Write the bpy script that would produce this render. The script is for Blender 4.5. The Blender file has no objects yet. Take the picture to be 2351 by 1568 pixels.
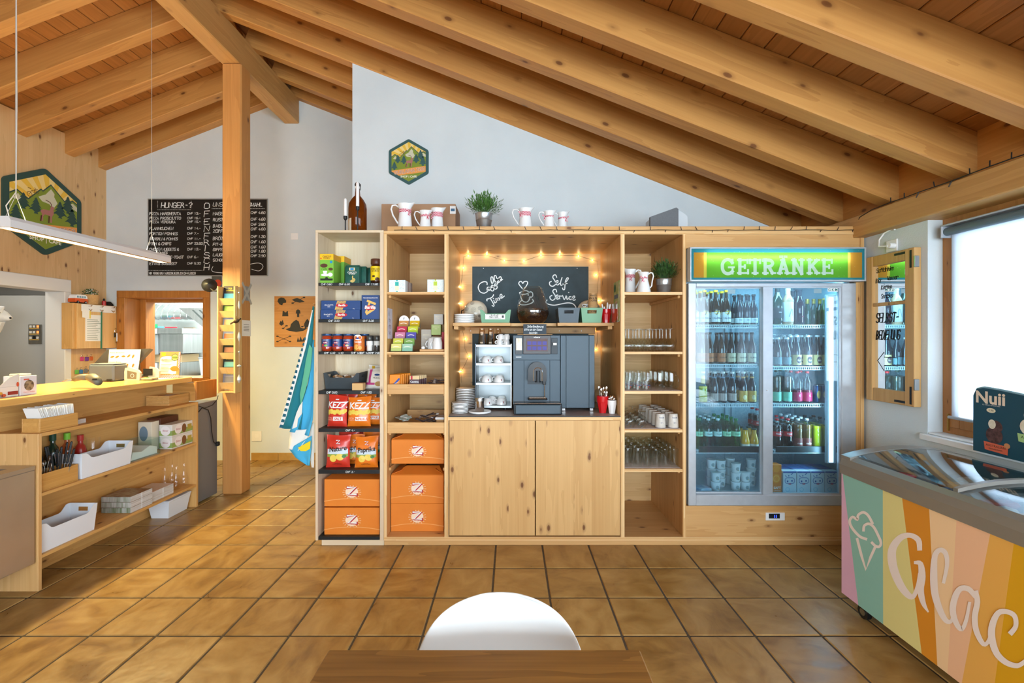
import bpy, math, random
from mathutils import Vector, Matrix
R = random.Random(7)
SC = bpy.context.scene
COL = SC.collection
# ---------------------------------------------------------------- camera
F, CX, HY, CH = 1036.0, 1174.5, 779.0, 1.475
cam = bpy.data.objects.new('camera', bpy.data.cameras.new('camera'))
COL.objects.link(cam)
cam.location = (0, 0, CH)
cam.rotation_euler = (math.pi/2, 0, 0)
cam.data.sensor_width = 36
cam.data.lens = 36*F/2351
cam.data.shift_x = (1175.5-CX)/2351
cam.data.shift_y = -(784-HY)/2351
cam.data.clip_start = .02
SC.camera = cam
# ---------------------------------------------------------------- world, sun, daylight, exposure
w = bpy.data.worlds.new('sky'); SC.world = w; w.use_nodes = True
bgn = w.node_tree.nodes['Background']
bgn.inputs[0].default_value = (.74, .87, 1, 1); bgn.inputs[1].default_value = 8.0
sun = bpy.data.objects.new('sun', bpy.data.lights.new('sun', 'SUN')); COL.objects.link(sun)
sun.data.energy = 9; sun.data.angle = .01; sun.data.color = (1, .96, .88)
sun.rotation_euler = (0, math.radians(48), math.radians(14))
def daylight(name, loc, rot, sx, sy, e, col=(.77, .90, 1)):
    d = bpy.data.lights.new(name, 'AREA'); d.shape = 'RECTANGLE'; d.size = sx; d.size_y = sy
    d.energy = e; d.color = col
    o = bpy.data.objects.new(name, d); COL.objects.link(o); o.location = loc; o.rotation_euler = rot
    return o
H90 = math.pi/2
daylight('daylight_back_windows', (.2, -3.05, 1.5), (H90, 0, 0), 4.2, 1.8, 255)
daylight('daylight_side_windows', (2.5, -1.0, 1.55), (0, H90, 0), 1.3, 3.4, 105)
SC.view_settings.view_transform = 'Standard'; SC.view_settings.look = 'None'
SC.view_settings.gamma = 1; SC.view_settings.use_curve_mapping = False
SC.view_settings.exposure = -0.18
SC.cycles.transparent_max_bounces = 48
# ---------------------------------------------------------------- helpers
def px(x, y, Y): return Vector(((x-CX)*Y/F, Y, CH-(y-HY)*Y/F))
def pX(x, y, X):
    Y = X*F/(x-CX); return Vector((X, Y, CH-(y-HY)*Y/F))
def hx(s):
    s = s.lstrip('#'); c = [int(s[i:i+2], 16)/255 for i in (0, 2, 4)]
    return tuple((v/12.92 if v <= .04045 else ((v+.055)/1.055)**2.4) for v in c)+(1,)
MATS = {}
def mat(name, col='#888888', rough=.5, metal=0, emit=0, ecol=None, coat=0, spec=.5, trans=0, alpha=1, ior=1.45):
    if name in MATS: return MATS[name]
    m = bpy.data.materials.new(name); m.use_nodes = True
    b = m.node_tree.nodes['Principled BSDF']; i = b.inputs
    i['Base Color'].default_value = hx(col); i['Roughness'].default_value = rough; i['Metallic'].default_value = metal
    i['Coat Weight'].default_value = coat; i['Specular IOR Level'].default_value = spec
    i['Transmission Weight'].default_value = trans; i['Alpha'].default_value = alpha; i['IOR'].default_value = ior
    if emit: i['Emission Color'].default_value = hx(ecol or col); i['Emission Strength'].default_value = emit
    MATS[name] = m; return m
class NT:
    def __init__(s, m): s.t = m.node_tree; s.n = s.t.nodes
    def new(s, t, **k):
        n = s.n.new(t)
        for a, b in k.items():
            if a.startswith('i_'):
                key = a[2:]; key = int(key) if key.isdigit() else key.replace('_', ' ')
                n.inputs[key].default_value = b
            else: setattr(n, a, b)
        return n
    def l(s, a, b): s.t.links.new(a, b)
    def math(s, op, a, b=None):
        n = s.new('ShaderNodeMath', operation=op)
        for k, v in enumerate((a, b)):
            if v is None: continue
            if isinstance(v, (int, float)): n.inputs[k].default_value = v
            else: s.l(v, n.inputs[k])
        return n.outputs[0]
    def mix(s, fac, a, b, mode='MIX'):
        n = s.new('ShaderNodeMix', data_type='RGBA', blend_type=mode)
        for k, v in ((0, fac), (6, a), (7, b)):
            if isinstance(v, (int, float, tuple)): n.inputs[k].default_value = v
            else: s.l(v, n.inputs[k])
        return n.outputs[2]
    def ramp(s, fac, stops):
        n = s.new('ShaderNodeValToRGB'); e = n.color_ramp.elements
        while len(e) < len(stops): e.new(.5)
        for k, (p, c) in enumerate(stops): e[k].position = p; e[k].color = c
        s.l(fac, n.inputs[0]); return n.outputs[0]
def coords(t, rnd=True):
    tc = t.new('ShaderNodeTexCoord')
    if not rnd: return tc.outputs['Object']
    oi = t.new('ShaderNodeObjectInfo')
    r = t.math('MULTIPLY', oi.outputs['Random'], 41.0)
    a = t.new('ShaderNodeVectorMath', operation='ADD'); t.l(tc.outputs['Object'], a.inputs[0]); t.l(r, a.inputs[1])
    return a.outputs[0]
def mapped(t, v, sc):
    n = t.new('ShaderNodeMapping'); n.inputs['Scale'].default_value = sc; t.l(v, n.inputs['Vector']); return n.outputs[0]
def wood(name, light, dark, axis='x', strip=0, sax=None, knot=.13, rough=.48, knotcol='#6b3f1c', coat=.0, vary=.12, gr=1.0, kden=1.0):
    """spruce: grain along AXIS of the object, lamellas STRIP wide counted along SAX"""
    if name in MATS: return MATS[name]
    m = mat(name, light, rough, coat=coat); t = NT(m); b = t.n['Principled BSDF']
    v = coords(t); ai = 'xyz'.index(axis)
    if strip:
        sp = t.new('ShaderNodeSeparateXYZ'); t.l(v, sp.inputs[0])
        c = t.math('FLOOR', t.math('DIVIDE', sp.outputs['xyz'.index(sax)], strip))
        wn = t.new('ShaderNodeTexWhiteNoise', noise_dimensions='1D'); t.l(c, wn.inputs['W'])
        lam = wn.outputs['Value']
        off = t.new('ShaderNodeVectorMath', operation='SCALE'); t.l(wn.outputs['Color'], off.inputs[0]); off.inputs['Scale'].default_value = 9
        ad = t.new('ShaderNodeVectorMath', operation='ADD'); t.l(v, ad.inputs[0]); t.l(off.outputs[0], ad.inputs[1]); v = ad.outputs[0]
    else:
        oi = t.new('ShaderNodeObjectInfo'); lam = oi.outputs['Random']
    s1 = [7*gr]*3; s1[ai] = .55*gr
    n1 = t.new('ShaderNodeTexNoise', i_Scale=1.0, i_Detail=3.0, i_Roughness=.6); t.l(mapped(t, v, s1), n1.inputs['Vector'])
    s2 = [70*gr]*3; s2[ai] = 1.6*gr
    n2 = t.new('ShaderNodeTexNoise', i_Scale=1.0, i_Detail=2.0); t.l(mapped(t, v, s2), n2.inputs['Vector'])
    f = t.math('ADD', t.math('MULTIPLY', t.math('FRACT', t.math('MULTIPLY', n1.outputs[0], 5.0)), .38), t.math('MULTIPLY', n2.outputs[0], .62))
    f = t.math('ADD', f, t.math('MULTIPLY', t.math('SUBTRACT', lam, .5), vary*3))
    col = t.ramp(f, [(.12, hx(dark)), (.85, hx(light))])
    if knot:
        s3 = [8.5*kden]*3; s3[ai] = 4.2*kden
        vo = t.new('ShaderNodeTexVoronoi', i_Scale=1.0); t.l(mapped(t, v, s3), vo.inputs['Vector'])
        k = t.ramp(vo.outputs['Distance'], [(0, (1, 1, 1, 1)), (knot*.75, (.9, .9, .9, 1)), (knot, (.35, .35, .35, 1)), (knot*1.9, (0, 0, 0, 1))])
        col = t.mix(k, col, hx(knotcol))
    t.l(col, b.inputs['Base Color'])
    bp = t.new('ShaderNodeBump', i_Strength=.12, i_Distance=.002); t.l(n2.outputs[0], bp.inputs['Height']); t.l(bp.outputs[0], b.inputs['Normal'])
    return m
def noisy(name, c1, c2, scale=8, rough=.6, bump=0, bscale=200, detail=3, metal=0, rnd=True, sc=(1, 1, 1)):
    if name in MATS: return MATS[name]
    m = mat(name, c1, rough, metal); t = NT(m); b = t.n['Principled BSDF']; v = mapped(t, coords(t, rnd), sc)
    n = t.new('ShaderNodeTexNoise', i_Scale=scale, i_Detail=detail); t.l(v, n.inputs['Vector'])
    t.l(t.ramp(n.outputs[0], [(.3, hx(c1)), (.7, hx(c2))]), b.inputs['Base Color'])
    if bump:
        n2 = t.new('ShaderNodeTexNoise', i_Scale=bscale, i_Detail=2.0); t.l(v, n2.inputs['Vector'])
        bp = t.new('ShaderNodeBump', i_Strength=bump, i_Distance=.004); t.l(n2.outputs[0], bp.inputs['Height']); t.l(bp.outputs[0], b.inputs['Normal'])
    return m
def glass(name, tint='#ffffff', gloss=.9, rough=.02, ior=1.5, dirt=0):
    """thin sheet of glass: clear, with mirror reflections that grow towards grazing angles"""
    if name in MATS: return MATS[name]
    m = bpy.data.materials.new(name); m.use_nodes = True; t = NT(m); t.n.clear()
    o = t.new('ShaderNodeOutputMaterial'); tr = t.new('ShaderNodeBsdfTransparent', i_Color=hx(tint)); g = t.new('ShaderNodeBsdfGlossy', i_Roughness=rough, i_Color=(gloss, gloss, gloss, 1))
    lw = t.new('ShaderNodeLayerWeight'); mx = t.new('ShaderNodeMixShader'); r0 = ((ior-1)/(ior+1))**2
    fr = t.math('ADD', t.math('MULTIPLY', t.math('POWER', lw.outputs['Facing'], 4.0), .85), r0)
    t.l(fr, mx.inputs[0]); t.l(tr.outputs[0], mx.inputs[1]); t.l(g.outputs[0], mx.inputs[2])
    out = mx.outputs[0]
    if dirt:
        d = t.new('ShaderNodeBsdfDiffuse', i_Color=(.9, .95, 1, 1)); m2 = t.new('ShaderNodeMixShader', i_0=dirt)
        t.l(out, m2.inputs[1]); t.l(d.outputs[0], m2.inputs[2]); out = m2.outputs[0]
    t.l(out, o.inputs[0]); MATS[name] = m; return m
# ---------------------------------------------------------------- text
GL = {'A':'002640 1232','B':'00062635342303 2332312000','C':'4536160501103041','D':'00062644422000','E':'46060040 0333','F':'460600 0333','G':'45361605011030414323','H':'0006 4046 0343','I':'2026','J':'4641301001','K':'0006 460340','L':'060040','M':'0006234640','N':'00064046','O':'160501103041453616','P':'00062635342303','Q':'160501103041453616 3140','R':'00062635342303 2340','S':'453616050413334241301001','T':'0646 2620','U':'060110304146','V':'062046','W':'0610233046','X':'0046 0640','Y':'062346 2320','Z':'06460040','0':'160501103041453616','1':'152620','2':'05163645440040','3':'05163645443323 334241301001','4':'30360242','5':'460603334241301001','6':'36160401103041423303','7':'064610','8':'13040516364544331302011030414233','9':'10304245361605041343','-':'1333','.':'2021','&':'400415263501103042','?':'05163645442322 2021','!':'2622 2021','|':'2a26',"'":'2625',
'a':'44240301103042 4440','b':'0600 0314344341301001','c':'4334140301103041','d':'4640 4334140301103041','e':'02424334140301103041','f':'45362520 0444','g':'4334140301103041 444a3b1b','h':'0600 0314344340','i':'2420 2526','k':'0600 4401 1340','l':'262130','m':'0400 03142320 23344340','n':'0400 0314344340','o':'140301103041433414','p':'040b 0314344341301001','r':'0400 03143443','s':'43341403123241301001','t':'262130 0444','u':'0401103041 4440','v':'042044','w':'0410233044','x':'0044 0440','z':'04440040'}
for a, b in (('Ä', 'A'), ('Ö', 'O'), ('Ü', 'U'), ('ä', 'a'), ('ö', 'o'), ('ü', 'u')): GL[a] = GL[b]+' 1718 3738' if a.isupper() else GL[b]+' 1516 3536'
def gnum(c): return -1 if c == 'a' else -2 if c == 'b' else int(c)
_T = {}
def tmesh(s, size, bold=0, shear=0, spacing=1.0):
    k = (s, round(size, 5), bold, shear, spacing)
    if k in _T: return _T[k]
    cu = bpy.data.curves.new('t', 'FONT'); cu.body = s; cu.size = size; cu.offset = bold*size; cu.shear = shear
    cu.resolution_u = 2; cu.align_x = 'CENTER'; cu.space_character = spacing
    o = bpy.data.objects.new('t', cu); me = bpy.data.meshes.new_from_object(o)
    vs = [(v.co.x, v.co.y) for v in me.vertices]; fs = [tuple(p.vertices) for p in me.polygons]
    bpy.data.objects.remove(o); bpy.data.curves.remove(cu); bpy.data.meshes.remove(me)
    _T[k] = (vs, fs); return _T[k]
# ---------------------------------------------------------------- mesh builder
V3 = Vector
def plane(o, u, v):
    o, u, v = V3(o), V3(u), V3(v)
    n = u.cross(v).normalized()
    return lambda a, b, d=0: o+u*a+v*b+n*d
def FRONT(x, y, z): return plane((x, y, z), (1, 0, 0), (0, 0, 1))      # faces the camera
def RIGHT(x, y, z): return plane((x, y, z), (0, 1, 0), (0, 0, 1))      # faces +X
def LEFT(x, y, z): return plane((x, y, z), (0, -1, 0), (0, 0, 1))      # faces -X
def cyl(cx, cy, r, z0):
    return lambda a, b, d=0: V3((cx+(r+d)*math.sin(a/r), cy-(r+d)*math.cos(a/r), z0+b))
class M:
    def __init__(s): s.v = []; s.f = []; s.m = []; s.k = 0
    def add(s, vs, fs):
        o = len(s.v); s.v += [tuple(p) for p in vs]
        for f in fs: s.f.append(tuple(i+o for i in f)); s.m.append(s.k)
        return s
    def box(s, x0, x1, y0, y1, z0, z1, c=0):
        if c <= 0:
            return s.add([(x, y, z) for z in (z0, z1) for y in (y0, y1) for x in (x0, x1)],
                         [(0, 2, 3, 1), (4, 5, 7, 6), (0, 1, 5, 4), (2, 6, 7, 3), (0, 4, 6, 2), (1, 3, 7, 5)])
        c = min(c, (x1-x0)*.45, (y1-y0)*.45, (z1-z0)*.45)
        vs = []; idx = {}
        for iz in (0, 1):
            for iy in (0, 1):
                for ix in (0, 1):
                    p = [(x0, x1)[ix], (y0, y1)[iy], (z0, z1)[iz]]; q = [(c, -c)[ix], (c, -c)[iy], (c, -c)[iz]]
                    for a in range(3):
                        idx[ix, iy, iz, a] = len(vs); r = [p[j]+(0 if j == a else q[j]) for j in range(3)]; vs.append(r)
        fs = []
        B = (0, 1)
        for a in range(3):
            o = [j for j in range(3) if j != a]
            for e in B:
                ring = []
                for (u, w2) in ((0, 0), (1, 0), (1, 1), (0, 1)):
                    k = [0, 0, 0]; k[a] = e; k[o[0]] = u; k[o[1]] = w2; ring.append(idx[k[0], k[1], k[2], a])
                fs.append(ring)
            for u in B:
                for w2 in B:
                    k0 = [0, 0, 0]; k0[o[0]] = u; k0[o[1]] = w2; k1 = list(k0); k1[a] = 1
                    fs.append([idx[(*k0, o[0])], idx[(*k1, o[0])], idx[(*k1, o[1])], idx[(*k0, o[1])]])
        for ix in B:
            for iy in B:
                for iz in B: fs.append([idx[ix, iy, iz, j] for j in range(3)])
        return s.add(vs, fs)
    def lathe(s, prof, n=16, c=(0, 0, 0), spout=None, cap=(True, True), squash=1):
        vs = []; fs = []; L = len(prof)
        for (r, z) in prof:
            for k in range(n):
                a = 2*math.pi*k/n; x, y = r*math.cos(a), r*math.sin(a)*squash
                if spout: x, y, zz = spout(x, y, z, a)
                else: zz = z
                vs.append((c[0]+x, c[1]+y, c[2]+zz))
        for i in range(L-1):
            for k in range(n):
                k2 = (k+1) % n; fs.append((i*n+k, i*n+k2, (i+1)*n+k2, (i+1)*n+k))
        if cap[0] and prof[0][0] > 1e-6: fs.append(tuple(range(n-1, -1, -1)))
        if cap[1] and prof[-1][0] > 1e-6: fs.append(tuple((L-1)*n+k for k in range(n)))
        return s.add(vs, fs)
    def tube(s, pts, r, n=6, closed=False, cap=True):
        pts = [V3(p) for p in pts]; L = len(pts); vs = []; fs = []
        rr = r if isinstance(r, (list, tuple)) else [r]*L
        up = None
        for i, p in enumerate(pts):
            a = pts[(i-1) % L] if (closed or i > 0) else p; b = pts[(i+1) % L] if (closed or i < L-1) else p
            t = (b-a).normalized() if (b-a).length > 1e-9 else V3((0, 0, 1))
            if up is None: up = V3((0, 0, 1)) if abs(t.z) < .9 else V3((1, 0, 0))
            x = t.cross(up)
            if x.length < 1e-4: x = t.cross(V3((0, 1, 0)))
            x.normalize(); y = x.cross(t).normalized(); up = y
            for k in range(n):
                g = 2*math.pi*k/n; vs.append(p+x*(rr[i]*math.cos(g))+y*(rr[i]*math.sin(g)))
        for i in range(L if closed else L-1):
            j = (i+1) % L
            for k in range(n):
                k2 = (k+1) % n; fs.append((i*n+k, i*n+k2, j*n+k2, j*n+k))
        if cap and not closed: fs.append(tuple(range(n-1, -1, -1))); fs.append(tuple((L-1)*n+k for k in range(n)))
        return s.add(vs, fs)
    def cylz(s, x, y, z0, z1, r, n=16, r2=None): return s.lathe([(r, z0), (r if r2 is None else r2, z1)], n, (x, y, 0))
    def rod(s, a, b, r, n=8): return s.tube([a, b], r, n)
    def prism(s, poly, mp, d0, d1):
        n = len(poly); vs = [mp(a, b, d0) for a, b in poly]+[mp(a, b, d1) for a, b in poly]
        return s.add(vs, [tuple(range(n-1, -1, -1)), tuple(range(n, 2*n))]+[(k, (k+1) % n, n+(k+1) % n, n+k) for k in range(n)])
    def poly(s, poly, mp, d=0): return s.add([mp(a, b, d) for a, b in poly], [tuple(range(len(poly)))])
    def rect(s, a0, a1, b0, b1, mp, d=0, n=1):
        vs = []
        for k in range(n+1):
            a = a0+(a1-a0)*k/n; vs += [mp(a, b0, d), mp(a, b1, d)]
        return s.add(vs, [(2*k, 2*k+2, 2*k+3, 2*k+1) for k in range(n)])
    def disc(s, a, b, ra, rb, mp, d=0, n=18, rot=0):
        vs = [mp(a, b, d)]
        for k in range(n):
            g = 2*math.pi*k/n; x, y = ra*math.cos(g), rb*math.sin(g)
            vs.append(mp(a+x*math.cos(rot)-y*math.sin(rot), b+x*math.sin(rot)+y*math.cos(rot), d))
        return s.add(vs, [(0, k+1, (k+1) % n+1) for k in range(n)])
    def ring(s, a, b, r0, r1, mp, d=0, n=20):
        vs = []
        for k in range(n):
            g = 2*math.pi*k/n
            for r in (r0, r1): vs.append(mp(a+r*math.cos(g), b+r*math.sin(g), d))
        return s.add(vs, [(2*k, 2*k+1, (2*k+3) % (2*n), (2*k+2) % (2*n)) for k in range(n)])
    def line(s, pts, w, mp, d=0, smooth=True):
        """flat stroke through 2-d points; a third number is the width there"""
        P = [(p[0], p[1], p[2] if len(p) > 2 else w) for p in pts]
        if smooth and len(P) > 2:
            Q = []
            for i in range(len(P)-1):
                p0, p1, p2, p3 = P[max(i-1, 0)], P[i], P[i+1], P[min(i+2, len(P)-1)]
                for k in range(4):
                    t = k/4
                    Q.append(tuple(.5*(2*p1[j]+(p2[j]-p0[j])*t+(2*p0[j]-5*p1[j]+4*p2[j]-p3[j])*t*t+(3*p1[j]-p0[j]-3*p2[j]+p3[j])*t**3) for j in range(3)))
            Q.append(P[-1]); P = Q
        vs = []; L = len(P)
        for i, (x, y, ww) in enumerate(P):
            ax, ay = P[max(i-1, 0)][:2]; bx, by = P[min(i+1, L-1)][:2]; dx, dy = bx-ax, by-ay; l = math.hypot(dx, dy) or 1
            nx, ny = -dy/l*ww/2, dx/l*ww/2
            if i == 0: x -= dx/l*ww*.4; y -= dy/l*ww*.4
            if i == L-1: x += dx/l*ww*.4; y += dy/l*ww*.4
            vs += [mp(x+nx, y+ny, d), mp(x-nx, y-ny, d)]
        return s.add(vs, [(2*k, 2*k+1, 2*k+3, 2*k+2) for k in range(L-1)])
    def hand(s, text, a, b, h, w, mp, d=0, wid=.62, jit=.25, shear=.12, smooth=False):
        """hand lettering, baseline start at (a, b), cap height h"""
        x = a; u = h/6
        for ch in text:
            if ch in GL:
                g = GL[ch]; narrow = ch in "I.il|'!"
                for st in g.split():
                    P = []
                    for k in range(0, len(st), 2):
                        gx, gy = gnum(st[k]), gnum(st[k+1]); gx = gx-1.2 if narrow else gx
                        gx += R.uniform(-jit, jit); gy += R.uniform(-jit, jit)
                        P.append((x+gx*u*wid*1.1+gy*u*shear, b+gy*u))
                    s.line(P, w, mp, d, smooth)
                x += u*wid*(2.4 if narrow else 5.6)
            else: x += u*wid*3.4
        return x
    def text(s, t, a, b, size, mp, d=0, bold=0, shear=0, spacing=1.0, wid=1.0, rot=0):
        vs, fs = tmesh(t, size, bold, shear, spacing); c, q = math.cos(rot), math.sin(rot)
        return s.add([mp(a+x*wid*c-y*q, b+x*wid*q+y*c, d) for x, y in vs], fs)
    def build(s, name, m, parent=None, smooth=0, w=False, bevel=0, seg=2, fix=False):
        me = bpy.data.meshes.new(name)
        xs = [p[0] for p in s.v]; ys = [p[1] for p in s.v]; zs = [p[2] for p in s.v]
        o = V3(((min(xs)+max(xs))/2, (min(ys)+max(ys))/2, min(zs)))
        me.from_pydata([(x-o.x, y-o.y, z-o.z) for x, y, z in s.v], [], s.f)
        ms = m if isinstance(m, (list, tuple)) else [m]
        for q in ms: me.materials.append(q)
        if len(ms) > 1: me.polygons.foreach_set('material_index', s.m)
        if fix:
            import bmesh
            bm = bmesh.new(); bm.from_mesh(me); bmesh.ops.recalc_face_normals(bm, faces=bm.faces); bm.to_mesh(me); bm.free()
        if smooth:
            me.polygons.foreach_set('use_smooth', [True]*len(me.polygons))
            if smooth < 180: me.set_sharp_from_angle(angle=math.radians(smooth))
        me.update()
        ob = bpy.data.objects.new(name, me); COL.objects.link(ob)
        ob.location = o
        if parent is not None:
            ob.parent = parent
            if w: ob.location = o-WL(parent)
            elif parent.parent is not None: ob.location = o-parent.location
        if bevel:
            bm = ob.modifiers.new('bevel', 'BEVEL'); bm.width = bevel; bm.segments = seg; bm.limit_method = 'ANGLE'; bm.angle_limit = .6
        return ob
def WL(o):
    v = V3((0, 0, 0))
    while o is not None: v = v+o.location; o = o.parent
    return v
def tag(o, label=None, cat=None, group=None, kind=None):
    if label: o['label'] = label
    if cat: o['category'] = cat
    if group: o['group'] = group
    if kind: o['kind'] = kind
    return o
def thing(name, label, cat, loc=(0, 0, 0), rz=0, group=None):
    o = bpy.data.objects.new(name, None); COL.objects.link(o); o.empty_display_size = .05
    o.location = loc; o.rotation_euler = (0, 0, rz)
    return tag(o, label, cat, group)
def copy_tree(o, parent=None):
    c = o.copy(); COL.objects.link(c)
    if parent is not None: c.parent = parent
    for ch in o.children: copy_tree(ch, c)
    return c
def place(proto, used, loc, label, rz=0, group=None):
    """the first time the prototype itself moves into place, then copies of it"""
    o = proto if proto.name not in used else copy_tree(proto)
    used.add(proto.name); o.location = loc; o.rotation_euler.z = rz; o['label'] = label
    if group: o['group'] = group
    return o
USED = set()
ORD = 'first second third fourth fifth sixth seventh eighth ninth tenth eleventh twelfth'.split()
# ---------------------------------------------------------------- materials of the room
WALL = noisy('white_plaster', '#ced8db', '#d5dee0', 3, .9, .25, 160)
BEAMX = wood('beam_wood_x', '#c8924f', '#ae783d', 'x', knot=.105, vary=.1, kden=.85, rough=.5)
BEAMY = wood('beam_wood_y', '#cb9c5e', '#b58649', 'y', knot=.09, vary=.06, kden=.8)
POSTW = wood('post_wood', '#cf9655', '#b98044', 'z', knot=.075, vary=.05, kden=.7)
PLANKW = wood('ceiling_plank_wood', '#b57c41', '#9c6832', 'y', knot=.09, vary=.13, kden=.8, rough=.55)
UNITX = wood('shelf_wood_x', '#d8ac72', '#c5955a', 'x', .095, 'z', knot=.09, vary=.11)
UNITXY = wood('shelf_wood_flat', '#d6ab70', '#c4955a', 'x', .095, 'y', knot=.09, vary=.1)
UNITZ = wood('shelf_wood_z', '#d8ac72', '#c5955a', 'z', .11, 'x', knot=.09, vary=.1)
UNITZS = wood('shelf_side_wood', '#d3a76d', '#bd8e54', 'z', .11, 'y', knot=.09, vary=.1)
PLY = wood('plywood_edge', '#eccb96', '#cf9c5c', 'z', .009, 'x', knot=0, vary=.22)
PLYX = wood('plywood_edge_x', '#eccb96', '#cf9c5c', 'x', .008, 'z', knot=0, vary=.22)
PALEZ = wood('pale_spruce_z', '#eadbc0', '#dbc6a2', 'z', .1, 'x', knot=.09, vary=.04)
PALEZS = wood('pale_spruce_side', '#e2cfb4', '#cfb796', 'z', .1, 'y', knot=.09, vary=.04)
PALEX = wood('pale_spruce_x', '#e6d4b6', '#d5be99', 'x', .1, 'y', knot=.09, vary=.04)
BARY = wood('counter_wood_y', '#d6a765', '#c08f4e', 'y', .13, 'z', knot=.075, vary=.05)
BARTOP = wood('counter_top_wood', '#dfae66', '#cf9a50', 'y', .06, 'x', knot=.03, vary=.06, rough=.3, coat=.25)
BARZ = wood('counter_panel_wood', '#dcb178', '#c8995c', 'z', .1, 'x', knot=.075, vary=.05)
WALLW = wood('wall_panel_wood', '#d9b684', '#caa470', 'z', .14, 'y', knot=.1, vary=.04)
FRAMEW = wood('hatch_frame_wood', '#b87b38', '#9c6127', 'z', .2, 'x', knot=.1, vary=.05)
WINW = wood('window_frame_wood', '#b57f47', '#9f6b38', 'z', knot=.05, vary=.05)
BAMBOO = wood('bamboo', '#d6a660', '#c08d49', 'x', .02, 'z', knot=0, vary=.12)
BLACK = mat('black_matt', '#14171a', .5); WHITE = mat('white_gloss', '#f0f1f0', .25); WHITEM = mat('white_matt', '#e9eae8', .7)
DARK = mat('dark_recess', '#0c0b0a', .9); STEEL = noisy('brushed_steel', '#b9bbba', '#a8aaa9', 30, .32, 0, metal=1, sc=(1, 1, .05))
CHROME = mat('chrome', '#d8d8d8', .12, 1); GREYP = mat('grey_plastic', '#8e9194', .5); PAPER = mat('white_paper', '#efeeea', .8)
CHALKB = noisy('chalkboard', '#36454b', '#3d4e54', 12, .75, 0); CHALK = mat('white_chalk', '#eef4f4', .8)
GLASS = glass('clear_glass'); GLASSD = glass('fridge_glass', '#e4f1f6', dirt=.02)
# ---------------------------------------------------------------- floor: tiles one by one, the rest of the floor as one piece
T = .3315; GX, GY = -.112, 2.909
def tile_mat():
    m = mat('terracotta_tile', '#b98a55', .3); t = NT(m); b = t.n['Principled BSDF']; v = coords(t)
    n1 = t.new('ShaderNodeTexNoise', i_Scale=5.5, i_Detail=4.0, i_Roughness=.55, i_Distortion=.6); t.l(mapped(t, v, (1, 1.6, 1)), n1.inputs['Vector'])
    oi = t.new('ShaderNodeObjectInfo')
    f = t.math('ADD', n1.outputs[0], t.math('MULTIPLY', t.math('SUBTRACT', oi.outputs['Random'], .5), .16))
    t.l(t.ramp(f, [(.24, hx('#7c5a2e')), (.45, hx('#9b7741')), (.72, hx('#b08f58'))]), b.inputs['Base Color'])
    t.l(t.math('ADD', t.math('MULTIPLY', n1.outputs[0], .25), .2), b.inputs['Roughness'])
    n2 = t.new('ShaderNodeTexNoise', i_Scale=14.0, i_Detail=2.0); t.l(v, n2.inputs['Vector'])
    bp = t.new('ShaderNodeBump', i_Strength=.25, i_Distance=.01); t.l(n2.outputs[0], bp.inputs['Height']); t.l(bp.outputs[0], b.inputs['Normal'])
    return m
TILE = tile_mat(); GROUT = noisy('grey_grout', '#463d34', '#544a3f', 40, .9)
floor = tag(M().box(-5.1, 2.75, -3.3, 5.6, -.05, -.004).build('floor', GROUT), 'brown stone tile floor with dark grey joints', 'floor', kind='structure')
def tile_mesh(h=T/2-.0052, c=.004):
    m = M(); m.box(-h, h, -h, h, -.012, 0, c); return m
tb = tile_mesh().build('floor_tile', TILE, floor); tb.location = (0, 0, 0)
rest = M(); first = True; nt = 0
for i in range(-16, 9):
    for j in range(-19, 9):
        x, y = GX+(i+.5)*T, GY+(j+.5)*T
        if x < -5.0 or x > 2.7 or y < -3.2 or y > 5.48: continue
        if x > -2.95 and y > .85 and not (y > 4.1 and x > -1.2):
            o = tb if first else tb.copy()
            if not first: COL.objects.link(o)
            first = False; o.parent = floor; o.location = V3((x, y, -.012))-floor.location+V3((0, 0, R.uniform(-.0006, .0004)))
            o.location.z += .0; nt += 1
        else:
            h = T/2-.0052; rest.box(x-h, x+h, y-h, y+h, -.012, 0)
for v in [c for c in floor.children]:
    v.location.z = -.012-floor.location.z+R.uniform(-.0006, .0004)
    v.rotation_euler.z = R.choice((0, H90, math.pi, -H90))
tag(rest.build('floor_tiles', TILE, floor, w=True), kind='stuff')
# ---------------------------------------------------------------- roof geometry
ANG = math.atan(.391); AX, AZ = -2.675, 4.417      # ridge line of the rafter undersides
def zr(x): return AZ-.391*abs(x-AX)
XR, XL, YF = 2.53, -4.94, 5.5
RY = [2.48+.502*k for k in range(-10, 7)]
def slope_obj(o, side, along, below, y):
    """put an object built along local x onto the slope: ALONG metres from the ridge, BELOW above the rafter undersides"""
    c, s_ = math.cos(ANG), math.sin(ANG); d = V3((side*c, 0, -s_)); n = V3((side*s_, 0, c))
    o.location = V3((AX, y, AZ))+d*along+n*below
    o.rotation_euler = (0, side*ANG, 0)
RH, RWD = .233, .115
Lr, Ll = (2.6-AX)/math.cos(ANG), (AX+4.98)/math.cos(ANG)
roof = thing('ceiling', 'timber roof ceiling of honey brown planks', 'ceiling', (AX, 1, AZ+.23)); roof['kind'] = 'structure'
pm = None
PW = .1425
for side, L in ((1, Lr+.15), (-1, Ll+.1)):
    k = 0
    while k*PW < L:
        if pm is None:
            pm = M().box(-.0692, .0692, -4.45, 4.45, 0, .018, .004).build('ceiling_plank', PLANKW); o = pm
        else: o = pm.copy(); COL.objects.link(o)
        slope_obj(o, side, (k+.5)*PW, RH, 1.2); o.location -= V3((AX, 1, AZ+.23)); o.parent = roof
        k += 1
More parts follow.
